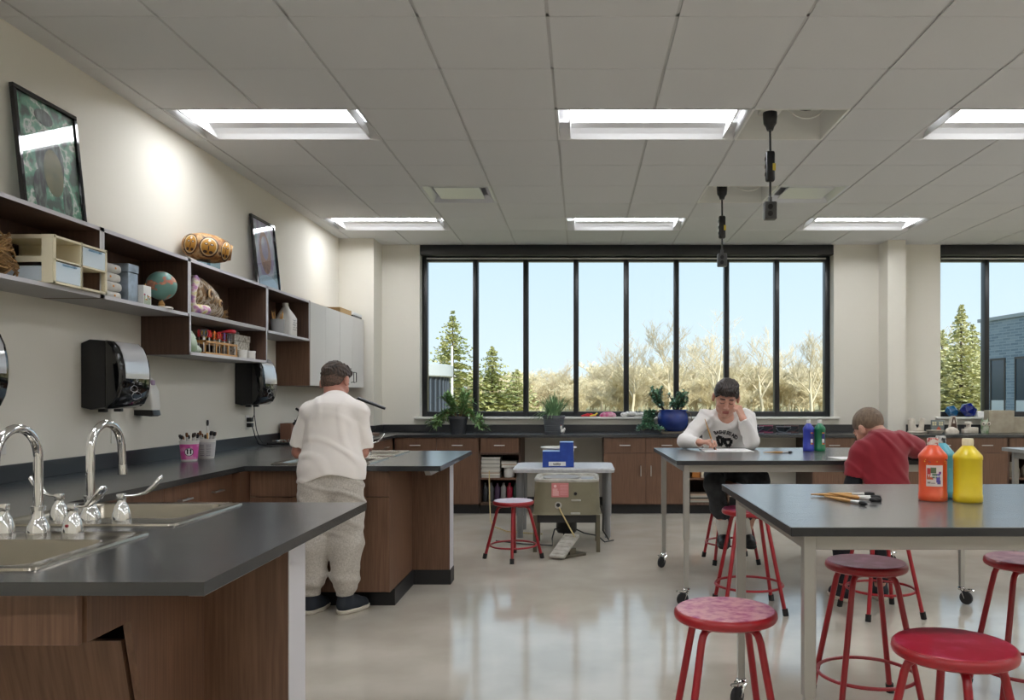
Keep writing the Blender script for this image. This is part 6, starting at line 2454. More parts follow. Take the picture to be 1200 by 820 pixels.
b.box(sx_(1190.6), sx_(1235), YS + 0.04, YS + 0.16, CT, CT + 0.18, 0.004)
b.done('cardboard_carton', M_slab, None, 'lower sandy carton at the right edge of the counter', 'carton', 'sandy cartons on the counter', ang=0)
b = MB()
b.box(sx_(1163), sx_(1172), YB + 0.02, YB + 0.1, ZS, ZS + 0.065, 0.008)
b.done('paper_bag', M_paper, None, 'small white paper bag on the sill behind the tall carton', 'bag', ang=0)


def poly_ball(label, x, r, m):
    b = MB()
    bmesh.ops.create_icosphere(b.bm, subdivisions=1, radius=1.0)
    for v in b.bm.verts:
        v.co = Vector((v.co.x * r * 1.12, v.co.y * r * 0.62, v.co.z * r * 0.9))
        v.co = Matrix.Rotation(0.35, 3, 'Y') @ v.co
    b.bm.verts.ensure_lookup_table()
    zmin = min(v.co.z for v in b.bm.verts)
    d = bmesh.ops.dissolve_limit(b.bm, angle_limit=0.02, verts=b.bm.verts, edges=b.bm.edges)
    b.xf((0, 0), Matrix.Translation((x, YB + 0.055, ZS - zmin)))
    b.done('faceted_sculpture', m, None, label, 'sculpture', 'faceted sculptures on the sill', ang=0)


poly_ball('teal faceted sculpture on the right window sill', PX(1115.5, 0, YB + 0.05).x, 0.078, mat('teal_gloss', (12, 84, 128), 0.18, spec=0.8))
poly_ball('deep blue faceted sculpture right of the teal one on the sill', PX(1135, 0, YB + 0.05).x, 0.096, mat('deep_blue_gloss', (12, 28, 112), 0.15, spec=0.8))

# things on the left counter near the standing boy
t = thing('wooden_rack', 'brown wooden tool rack against the wall left of the standing boy', 'rack', (-2.64, 7.3, CT))
b = MB()
b.box(-2.70, -2.60, 7.25, 7.40, CT, CT + 0.17, 0.004)
b.done('rack_body', mat('rack_brown', (122, 84, 66), 0.6), t, ang=0)
b = MB()
b.tube([(-2.60, 7.3, CT + 0.16), (-2.56, 7.3, CT + 0.2), (-2.55, 7.36, CT + 0.27), (-2.6, 7.38, CT + 0.3)], 0.012, 8)
b.tube([(-2.58, 7.28, CT + 0.2), (-2.53, 7.2, CT + 0.13), (-2.56, 7.3, CT + 0.06), (-2.5, 7.35, CT + 0.006)], 0.004, 6)
b.done('hanging_tool', M_black, t)
b = MB()
b.box(-2.69, -2.48, 6.92, 7.14, CT + 0.0095, CT + 0.02, 0.003)
rs = random.Random(14)
b.mi = 1
for k in range(12):
    p = Vector((rs.uniform(-2.66, -2.51), rs.uniform(6.94, 7.12), CT + 0.026))
    b.tube([p, p + Vector((rs.uniform(-0.03, 0.03), rs.uniform(-0.03, 0.03), 0.006))], 0.006, 6)
b.mi = 0
b.box(-2.69, -2.48, 6.92, 7.14, CT, CT + 0.0095)
b.done('tool_tray', [M_black, M_chrome], None, 'black tray of small metal tools left of the standing boy', 'tray', ang=0)
t = thing('paper_cutter', 'paper cutter with a raised black arm on the left counter in the corner', 'paper cutter', (-2.35, 8.3, CT))
b = MB()
b.box(-2.55, -2.12, 8.1, 8.5, CT, CT + 0.035, 0.004)
b.done('board', M_wood, t, ang=0)
b = MB()
b.tube([(-2.36, 8.44, CT + 0.034), (-2.36, 8.44, CT + 0.38), (-2.33, 8.44, CT + 0.395), (-2.09, 8.46, CT + 0.30), (-2.05, 8.46, CT + 0.285)], [0.014, 0.014, 0.017, 0.017, 0.014], 8)
b.done('blade_arm', M_black, t)
# ================================================================ PEOPLE
def npv(p):
    return np.array([p[0], p[1], p[2]], dtype=np.float32)


class SDF:
    def __init__(s, res=0.005):
        s.res, s.pr, s.cuts, s.disp = res, [], [], None

    def cap(s, a, b, ra, rb=None, k=0.02, mode='u', axis=None, f=1.0):
        rb = ra if rb is None else rb
        a, b = npv(a), npv(b)
        if axis is not None:
            ax = npv(Vector(axis).normalized())
        R = max(ra, rb)

        def fn(X, Y, Z):
            if axis is not None:
                m = (a + b) / 2
                c = ((X - m[0]) * ax[0] + (Y - m[1]) * ax[1] + (Z - m[2]) * ax[2]) * (1 / f - 1)
                X, Y, Z = X + c * ax[0], Y + c * ax[1], Z + c * ax[2]
            d = b - a
            L = float(d @ d) + 1e-12
            t = np.clip(((X - a[0]) * d[0] + (Y - a[1]) * d[1] + (Z - a[2]) * d[2]) / L, 0, 1)
            return (np.sqrt((X - a[0] - t * d[0]) ** 2 + (Y - a[1] - t * d[1]) ** 2 + (Z - a[2] - t * d[2]) ** 2) - (ra + (rb - ra) * t)).astype(np.float32)
        s.pr.append((fn, np.minimum(a, b) - R, np.maximum(a, b) + R, k, mode))

    def chain(s, pts, rs, **kw):
        for i in range(len(pts) - 1):
            s.cap(pts[i], pts[i + 1], rs[i], rs[i + 1], **kw)

    def ell(s, c, r, R=None, k=0.02, mode='u'):
        c = npv(c)
        r = (r, r, r) if not isinstance(r, (tuple, list)) else r
        M = np.eye(3, dtype=np.float32) if R is None else np.array([[R[i][j] for j in range(3)] for i in range(3)], dtype=np.float32)
        m = max(r)

        def fn(X, Y, Z):
            x, y, z = X - c[0], Y - c[1], Z - c[2]
            q = [M[0][i] * x + M[1][i] * y + M[2][i] * z for i in range(3)]
            k0 = np.sqrt((q[0] / r[0]) ** 2 + (q[1] / r[1]) ** 2 + (q[2] / r[2]) ** 2)
            k1 = np.sqrt((q[0] / r[0] ** 2) ** 2 + (q[1] / r[1] ** 2) ** 2 + (q[2] / r[2] ** 2) ** 2) + 1e-9
            return (k0 * (k0 - 1) / k1).astype(np.float32)
        s.pr.append((fn, c - m, c + m, k, mode))

    def cut(s, fn):
        s.cuts.append(fn)

    def mesh(s, name):
        h = s.res
        us = [p for p in s.pr if p[4] == 'u']
        lo = np.min([p[1] for p in us], 0) - 0.03
        hi = np.max([p[2] for p in us], 0) + 0.03
        n = np.ceil((hi - lo) / h).astype(int) + 1
        ax = [(lo[i] + h * np.arange(n[i])).astype(np.float32) for i in range(3)]
        f = np.full(n, 1.0, np.float32)
        for fn, a, b, k, mode in s.pr:
            pad = k + 0.02
            i0 = np.clip(np.floor((a - pad - lo) / h).astype(int), 0, n)
            i1 = np.clip(np.ceil((b + pad - lo) / h).astype(int) + 1, 0, n)
            if np.any(i1 <= i0):
                continue
            sl = tuple(slice(i0[i], i1[i]) for i in range(3))
            d = fn(ax[0][sl[0]][:, None, None], ax[1][sl[1]][None, :, None], ax[2][sl[2]][None, None, :])
            g = f[sl]
            if mode == 'u':
                q = np.maximum(k - np.abs(g - d), 0) / k
                f[sl] = np.minimum(g, d) - q * q * k * 0.25
            else:
                d = -d
                q = np.maximum(k - np.abs(g - d), 0) / k
                f[sl] = np.maximum(g, d) + q * q * k * 0.25
        X, Y, Z = ax[0][:, None, None], ax[1][None, :, None], ax[2][None, None, :]
        if s.disp is not None:
            f += s.disp(X, Y, Z).astype(np.float32)
        for c in s.cuts:
            f = np.maximum(f, c(X, Y, Z).astype(np.float32))
        sg = f < 0
        m = np.zeros(n - 1, np.int8)
        for dx in (0, 1):
            for dy in (0, 1):
                for dz in (0, 1):
                    m += sg[dx:n[0] - 1 + dx, dy:n[1] - 1 + dy, dz:n[2] - 1 + dz]
        act = (m > 0) & (m < 8)
        I = np.nonzero(act)
        N = len(I[0])
        idx = np.full(act.shape, -1, np.int32)
        idx[I] = np.arange(N)
        pos, cnt = np.zeros((N, 3)), np.zeros(N)
        C = [(x, y, z) for x in (0, 1) for y in (0, 1) for z in (0, 1)]
        for a in C:
            for d in range(3):
                if a[d] == 0:
                    b = list(a)
                    b[d] = 1
                    fa, fb = f[I[0] + a[0], I[1] + a[1], I[2] + a[2]], f[I[0] + b[0], I[1] + b[1], I[2] + b[2]]
                    x = (fa < 0) != (fb < 0)
                    t = np.where(x, fa / np.where(x, fa - fb, 1), 0)
                    p = np.tile(np.array(a, float), (N, 1))
                    p[:, d] = t
                    pos += p * x[:, None]
                    cnt += x
        V = lo + (np.stack(I, 1) + pos / cnt[:, None]) * h
        Q = []
        for d in range(3):
            e, g = (d + 1) % 3, (d + 2) % 3
            s0 = [slice(None)] * 3
            s1 = [slice(None)] * 3
            s0[d], s1[d] = slice(0, -1), slice(1, None)
            cr = sg[tuple(s0)] != sg[tuple(s1)]
            K = list(np.nonzero(cr))
            ok = (K[e] >= 1) & (K[e] < n[e] - 1) & (K[g] >= 1) & (K[g] < n[g] - 1)
            K = [k[ok] for k in K]
            ins = sg[K[0], K[1], K[2]]

            def cell(de, dg):
                q = [k.copy() for k in K]
                q[e] += de
                q[g] += dg
                return idx[q[0], q[1], q[2]]
            q = np.stack([cell(-1, -1), cell(0, -1), cell(0, 0), cell(-1, 0)], 1)
            q[~ins] = q[~ins][:, ::-1]
            Q.append(q)
        Q = np.concatenate(Q)
        Q = Q[(Q >= 0).all(1)]
        me = bpy.data.meshes.new(name)
        me.vertices.add(N)
        me.vertices.foreach_set('co', V.ravel())
        me.loops.add(len(Q) * 4)
        me.polygons.add(len(Q))
        me.loops.foreach_set('vertex_index', Q.ravel().astype(np.int32))
        me.polygons.foreach_set('loop_start', np.arange(0, len(Q) * 4, 4, dtype=np.int32))
        me.polygons.foreach_set('loop_total', np.full(len(Q), 4, np.int32))
        me.update(calc_edges=True)
        me.validate()
        return me


def paint(me, rules):
    n = len(me.polygons)
    c = np.empty(n * 3)
    me.polygons.foreach_get('center', c)
    c = c.reshape(-1, 3)
    mi = np.zeros(n, np.int32)
    for fn, k in rules:
        mi[fn(c)] = k
    me.polygons.foreach_set('material_index', mi)


def sdf_obj(s, name, m, parent=None, rules=None, **kw):
    me = s.mesh(name)
    if rules:
        paint(me, rules)
    return link_mesh(name, me, m, parent, ang=180, **kw)


def hframe(f, u0):
    f = Vector(f).normalized()
    u = Vector(u0) - f * Vector(u0).dot(f)
    u.normalize()
    y = -f
    x = y.cross(u)
    return Matrix(((x.x, y.x, u.x), (x.y, y.y, u.y), (x.z, y.z, u.z)))


def add_head(s, C, R, sc=1.0):
    C = Vector(C)

    def T(x, y, z):
        return C + R @ Vector((x * sc, y * sc, z * sc))

    def E(c, r, k=0.02, mode='u'):
        s.ell(T(*c), tuple(v * sc for v in r), R, k * sc, mode)
    E((0, 0.014, 0.028), (0.074, 0.093, 0.087))
    E((0, -0.02, -0.04), (0.058, 0.068, 0.074), 0.03)
    E((0, -0.063, -0.096), (0.024, 0.018, 0.016), 0.025)
    for q in (-1, 1):
        E((q * 0.040, -0.058, -0.030), (0.020, 0.018, 0.020), 0.02)
        E((q * 0.038, -0.01, -0.078), (0.018, 0.04, 0.02), 0.025)
    s.cap(T(-0.034, -0.078, 0.020), T(0.034, -0.078, 0.020), 0.011 * sc, k=0.014 * sc)
    for q in (-1, 1):
        E((q * 0.031, -0.095, 0.000), (0.016, 0.012, 0.011), 0.01, 's')
        E((q * 0.031, -0.0755, -0.001), (0.0145, 0.0125, 0.0115), 0.003)
    s.cap(T(0, -0.083, 0.004), T(0, -0.106, -0.036), 0.0075 * sc, 0.0115 * sc, k=0.010 * sc)
    for q in (-1, 1):
        E((q * 0.0105, -0.094, -0.040), (0.008, 0.009, 0.007), 0.007)
    s.cap(T(-0.019, -0.080, -0.065), T(0.019, -0.080, -0.065), 0.0065 * sc, k=0.006 * sc)
    s.cap(T(-0.015, -0.080, -0.075), T(0.015, -0.080, -0.075), 0.0075 * sc, k=0.006 * sc)
    for q in (-1, 1):
        E((q * 0.083, 0.016, -0.008), (0.012, 0.020, 0.033), 0.006)
        E((q * 0.097, 0.008, -0.006), (0.007, 0.010, 0.018), 0.004, 's')
    return T


def local_rules(C, R, sc, rules):
    Ri = np.array(R.transposed())
    C = np.array(C)
    return [((lambda fn: (lambda c: fn(((c - C) @ Ri.T) / sc)))(fn), k) for fn, k in rules]


FACE = [(lambda q: (q[:, 1] < -0.068) & (np.abs(np.abs(q[:, 0]) - 0.032) < 0.020) & (np.abs(q[:, 2] - 0.0215 - 0.1 * (0.03 - np.abs(np.abs(q[:, 0]) - 0.034))) < 0.0042), 1),
        (lambda q: (q[:, 1] < -0.06) & (np.abs(np.abs(q[:, 0]) - 0.031) < 0.0150) & (np.abs(q[:, 2] + 0.0065 - 2.0 * (np.abs(q[:, 0]) - 0.031) ** 2 * 8) < 0.0026), 1),
        (lambda q: (q[:, 1] < -0.07) & (np.abs(q[:, 0]) < 0.021) & (q[:, 2] < -0.060) & (q[:, 2] > -0.081), 2)]


def add_hand(s, w, d, n, side=1, curl=0.5, sc=1.0, thumb=0.5):
    """wrist w, finger direction d, palm normal n (the side the fingers curl to)"""
    w, d = Vector(w), Vector(d).normalized()
    n = (Vector(n) - d * Vector(n).dot(d)).normalized()
    l = d.cross(n) * side
    kk = 0.006 * sc
    for i, L in enumerate((0.068, 0.076, 0.071, 0.056)):
        lat = (0.028 - 0.0185 * i) * sc
        base = w + d * ((0.084, 0.087, 0.083, 0.076)[i] * sc) + l * lat
        s.cap(w + l * (lat * 0.6) + d * 0.006, base, 0.0135 * sc, 0.0105 * sc, k=0.012 * sc)
        p, a = base, curl * 0.55
        for fr, st, r0, r1 in ((0.45, 0.9, 0.0092, 0.0084), (0.31, 0.95, 0.0084, 0.0076), (0.24, 0.6, 0.0076, 0.0066)):
            dd = d * math.cos(a) + n * math.sin(a)
            q = p + dd * (L * fr * sc)
            s.cap(p, q, r0 * sc, r1 * sc, k=kk)
            p = q
            a += curl * st * 1.25
    p0 = w + d * 0.018 * sc + l * 0.018 * sc
    p1 = p0 + (d * 0.026 + l * 0.026 + n * 0.012 * (1 + thumb)) * sc
    p2 = p1 + (d * 0.030 + l * 0.006 + n * 0.016 * thumb * 2) * sc
    p3 = p2 + (d * 0.022 - l * 0.010 * thumb + n * 0.012 * thumb * 2) * sc
    s.chain([p0, p1, p2, p3], [0.0145 * sc, 0.0115 * sc, 0.0095 * sc, 0.0075 * sc], k=0.008 * sc)


def hair(name, parent, C, R, sc, line, m, puff=0.0, res=0.004, extra=(), amp=0.002):
    C = Vector(C)
    s = SDF(res)
    s.ell(C + R @ Vector((0, 0.016 * sc, 0.034 * sc)), ((0.078 + puff * 0.8) * sc, (0.096 + puff) * sc, (0.088 + puff) * sc), R, 0.02)
    for c, r in extra:
        s.ell(C + R @ (Vector(c) * sc), tuple(v * sc for v in r), R, 0.02 * sc)
    Rn, Cn = np.array(R), np.array(C)

    def loc(X, Y, Z):
        x, y, z = X - Cn[0], Y - Cn[1], Z - Cn[2]
        return [(Rn[0][i] * x + Rn[1][i] * y + Rn[2][i] * z) / sc for i in range(3)]

    def disp(X, Y, Z):
        x, y, z = loc(X, Y, Z)
        return amp * np.sin(260 * x + 60 * y + 3 * np.sin(90 * z)) * np.sin(80 * y + 120 * x + 40 * z + 2 * np.sin(70 * x))

    def cutl(X, Y, Z):
        x, y, z = loc(X, Y, Z)
        zz = np.interp(y, [p[0] for p in line], [p[1] for p in line])
        return (zz + 0.004 * np.sin(170 * x) * np.cos(140 * y) - z) * sc

    s.disp = disp
    s.cut(cutl)
    return sdf_obj(s, name, m, parent)


def shoe(parent, heel, toe, z0, m_up, m_sole, top=0.11, w=0.046, high=True, m_toe=None, laces=True):
    heel, toe = Vector((heel[0], heel[1], z0)), Vector((toe[0], toe[1], z0))
    d = (toe - heel).normalized()
    L = (toe - heel).length
    s = SDF(0.004)
    s.cap(heel + d * 0.03 + Vector((0, 0, 0.05)), heel + d * L * 0.5 + Vector((0, 0, 0.048)), 0.036, 0.043, k=0.03)
    s.cap(heel + d * L * 0.5 + Vector((0, 0, 0.046)), heel + d * (L - 0.042) + Vector((0, 0, 0.033)), 0.044, 0.037, k=0.03)
    s.cap(heel + d * 0.045 + Vector((0, 0, 0.06)), heel + d * (0.045 if high else 0.06) + Vector((0, 0, top)), 0.042, 0.044, k=0.03)
    s.cut(lambda X, Y, Z: (z0 + 0.022) - Z + 0 * X + 0 * Y)
    s.cut(lambda X, Y, Z: Z - (z0 + top) + 0 * X + 0 * Y)
    up = sdf_obj(s, 'shoe', m_up, parent)
    s = SDF(0.004)
    s.cap(heel + d * 0.03 + Vector((0, 0, 0.03)), heel + d * L * 0.5 + Vector((0, 0, 0.03)), 0.041, 0.048, k=0.02)
    s.cap(heel + d * L * 0.5 + Vector((0, 0, 0.03)), heel + d * (L - 0.04) + Vector((0, 0, 0.03)), 0.048, 0.043, k=0.02)
    s.cut(lambda X, Y, Z: z0 + 0.001 - Z + 0 * X + 0 * Y)
    s.cut(lambda X, Y, Z: Z - (z0 + 0.026) + 0 * X + 0 * Y)
    sdf_obj(s, 'sole', m_sole, up)
    if laces:
        b = MB()
        sd = Vector((-d.y, d.x, 0))
        for k in range(4):
            c = heel + d * (L * (0.42 + 0.09 * k)) + Vector((0, 0, 0.094 - 0.006 * k))
            b.tube([c - sd * 0.022 - Vector((0, 0, 0.008)), c + Vector((0, 0, 0.001)), c + sd * 0.022 - Vector((0, 0, 0.008))], 0.0032, 6)
        b.done('laces', m_sole, up)
    return up


M_brow = mat('dark_brown_hair', (34, 28, 26), 0.5, col2=(58, 48, 42), nscale=60, stretch=(1, 1, 0.25))
M_fade = mat('cropped_hair', (62, 47, 39), 0.7, col2=(104, 80, 66), nscale=120)
M_brow2 = mat('brown_hair', (44, 34, 28), 0.6, col2=(74, 57, 46), nscale=60, stretch=(1, 1, 0.25))
M_brow3 = mat('light_brown_hair', (96, 80, 66), 0.6, col2=(126, 106, 86), nscale=90, stretch=(1, 1, 0.4))
M_lip = mat('lips', (176, 106, 98), 0.45)
M_tee = mat('off_white_cotton', (246, 240, 235), 0.85, bump=0.05, bscale=600, sheen=0.2)
M_longs = mat('white_cotton', (236, 233, 230), 0.85, bump=0.05, bscale=600, sheen=0.2)
M_redt = mat('crimson_cotton', (136, 12, 34), 0.75, bump=0.05, bscale=600, sheen=0.2)
M_sweat = mat('heather_grey_fleece', (178, 172, 162), 0.95, col2=(204, 198, 190), nscale=120, bump=0.15, bscale=400, sheen=0.3)
M_jean = mat('charcoal_denim', (44, 46, 50), 0.9, col2=(60, 62, 66), nscale=16, bump=0.1, bscale=500)
M_navyp = mat('black_trousers', (30, 31, 36), 0.9)
M_canvas = mat('black_canvas', (38, 44, 52), 0.8)
M_sole = mat('off_white_rubber', (222, 216, 202), 0.6)
M_bshoe = mat('black_shoe', (22, 22, 24), 0.5)


def folds(ws, knee=0.35):
    """cloth folds: sharpened waves along directions (dir, freq, phase, amplitude), broken up by a slow wobble"""
    def f(X, Y, Z):
        o = 0
        for (d, fr, ph, am) in ws:
            u = d[0] * X + d[1] * Y + d[2] * Z
            v = -d[2] * X + d[0] * Z + 0.6 * Y
            w = np.sin(fr * u + ph + 1.3 * np.sin(11 * v + ph * 2) + 0.8 * np.sin(23 * u + 9 * v))
            g = 0.5 + 0.5 * np.sin(7.5 * v + 5 * u + ph * 3)
            o = o - am * (np.clip(w, -0.2, 1) ** 2) * np.sign(w) * g
        return o
    return f


def torso_wr(a1, a2, fx=60, fz=40, amp=0.003, ph=0.0):
    def f(X, Y, Z):
        return amp * np.sin(fz * Z + 14 * X * a1 + 2.2 * np.sin(fx * 0.4 * X + ph) + a2 * Y * 8) * (0.6 + 0.4 * np.sin(23 * X + 9 * Z + ph))
    return f


# ---------------------------------------------------------------- 1: boy standing at the far sink, back to us
def person_standing():
    s = SDF(0.005)
    hipL, hipR = Vector((-1.525, 4.655, 0.76)), Vector((-1.355, 4.655, 0.76))
    kneeL, kneeR = Vector((-1.555, 4.70, 0.43)), Vector((-1.372, 4.71, 0.43))
    ankL, ankR = Vector((-1.585, 4.745, 0.09)), Vector((-1.385, 4.745, 0.09))
    chest, pel = Vector((-1.44, 4.70, 1.10)), Vector((-1.44, 4.655, 0.82))
    shL, shR = Vector((-1.576, 4.715, 1.175)), Vector((-1.304, 4.715, 1.175))
    neck = Vector((-1.437, 4.745, 1.262))
    C = PX(393.5, 447.5, 4.83)
    R = hframe((0.22, 0.86, -0.42), (0.02, 0.42, 0.9))
    FX_ = (0, 1, 0)
    s.cap(pel, chest, 0.145, 0.15, k=0.05, axis=FX_, f=0.62)
    s.cap(shL, shR, 0.052, k=0.05)
    s.chain([chest + Vector((0, 0, 0.08)), neck, C + R @ Vector((0, 0.03, -0.045))], [0.075, 0.050, 0.047], k=0.03)
    for h, k_, a, sg in ((hipL, kneeL, ankL, -1), (hipR, kneeR, ankR, 1)):
        s.chain([h, k_, a], [0.08, 0.055, 0.036], k=0.03)
        s.cap(a + Vector((0, 0.0, -0.03)), a + Vector((0.02, 0.05, -0.05)), 0.028, 0.024, k=0.03)
    elL, elR = PX(350.5, 529, 4.76), PX(424.0, 529, 4.76)
    wrL, wrR = Vector((-1.56, 4.985, 0.965)), Vector((-1.345, 4.985, 0.96))
    for sh, el, wr, sd in ((shL, elL, wrL, 1), (shR, elR, wrR, -1)):
        s.chain([sh, el, wr], [0.046, 0.038, 0.027], k=0.02)
        add_hand(s, wr, wr - el + Vector((0, 0, 0.02)), (0, -0.2, -1), sd, 0.55, 0.92)
    add_head(s, C, R, 0.98)
    body = sdf_obj(s, 'person', [M_skin2, M_brow2, M_lip], None, local_rules(C, R, 0.98, FACE),
                   label='boy in off-white T-shirt and grey sweatpants standing at the far sink, back turned', cat='person')
    hair('cropped_hair', body, C, R, 0.98, [(-0.1, 0.06), (-0.05, 0.045), (-0.02, 0.0), (0.02, 0.008), (0.04, -0.04), (0.1, -0.082)], M_fade, 0.0005, amp=0.0008,
         extra=[((0, 0.05, -0.03), (0.062, 0.055, 0.055))])
    hair('hair', body, C, R, 0.98, [(-0.1, 0.06), (-0.05, 0.045), (-0.02, 0.025), (0.02, 0.022), (0.045, 0.0), (0.1, -0.035)], M_brow2, 0.004, amp=0.004,
         extra=[((0.0, -0.03, 0.088), (0.07, 0.075, 0.04)), ((0.03, -0.02, 0.1), (0.04, 0.05, 0.03))])
    # T-shirt
    t = SDF(0.005)
    t.cap(chest + Vector((0, 0.0, 0.02)), Vector((-1.437, 4.66, 0.84)), 0.152, 0.178, k=0.05, axis=FX_, f=0.66)
    t.cap(Vector((-1.437, 4.66, 0.84)), Vector((-1.437, 4.66, 0.70)), 0.182, 0.180, k=0.05, axis=FX_, f=0.68)
    t.cap(shL + Vector((0.01, 0, 0.0)), shR - Vector((0.01, 0, 0)), 0.062, k=0.035)
    t.chain([chest + Vector((0, 0.0, 0.08)), neck + Vector((0, -0.004, -0.015))], [0.09, 0.060], k=0.06)
    for sh, el in ((shL, elL), (shR, elR)):
        d = (el - sh).normalized()
        he = sh + d * 0.185
        t.cap(neck + Vector((0, -0.01, -0.03)), sh + Vector((0, 0, 0.004)), 0.055, 0.058, k=0.04)
        t.chain([sh, he + d * 0.03], [0.062, 0.066], k=0.008)
        t.ell(he + d * 0.075, (0.085, 0.085, 0.075), None, 0.004, 's')
    nd = (C - neck).normalized()
    t.ell(neck + nd * 0.055, (0.062, 0.062, 0.05), None, 0.004, 's')
    t.disp = folds([((-0.9, 0, 0.5), 30, 0.5, 0.008), ((0.5, 0.2, 1), 42, 1.7, 0.008), ((1, 0, 0.25), 34, 0.2, 0.006)])
    t.cut(lambda X, Y, Z: (0.803 + 0.024 * np.cos(np.clip((X + 1.415) * 16, -3, 3)) + 0.05 * (X + 1.44)) - Z + 0 * Y)
    sdf_obj(t, 't_shirt', M_tee, body)
    # sweatpants
    t = SDF(0.005)
    t.cap(pel + Vector((-0.02, 0, -0.0)), pel + Vector((0.02, 0, 0.03)), 0.155, 0.15, k=0.04, axis=FX_, f=0.66)
    for h, k_, a in ((hipL, kneeL, ankL), (hipR, kneeR, ankR)):
        h2 = h + Vector((0, 0, -0.02))
        mid = h.lerp(k_, 0.5)
        low = k_.lerp(a, 0.62)
        t.chain([h2, mid, k_, low], [0.10, 0.101, 0.096, 0.078], k=0.03)
        t.chain([low, a + Vector((0, 0, 0.062)), a + Vector((0, 0, 0.03))], [0.078, 0.055, 0.05], k=0.02)
    t.disp = lambda X, Y, Z: folds([((0.5, 0.2, 1), 48, 0.4, 0.010), ((-0.6, 0, 0.8), 40, 1.9, 0.008)])(X, Y, Z) + 0.003 * np.sin(95 * Z + 16 * X) * np.clip((0.36 - Z) * 5, 0, 1)
    t.cut(lambda X, Y, Z: 0.108 - Z + 0 * X + 0 * Y)
    sdf_obj(t, 'sweatpants', M_sweat, body)
    shoe(body, (-1.594, 4.70), (-1.545, 4.915), 0.0, M_canvas, M_sole, 0.15)
    shoe(body, (-1.407, 4.706), (-1.295, 4.90), 0.0, M_canvas, M_sole, 0.17)
    return body


person_standing()


# ---------------------------------------------------------------- 2: boy seated behind the far table, facing us
def drape(b_or_me, bvh, off, dirv=Vector((0, 1, 0)), y0=5.0):
    for v in b_or_me:
        h = bvh.ray_cast(Vector((v.co.x, y0, v.co.z)), dirv)
        if h[0] is not None:
            v.co.y = h[0].y - off


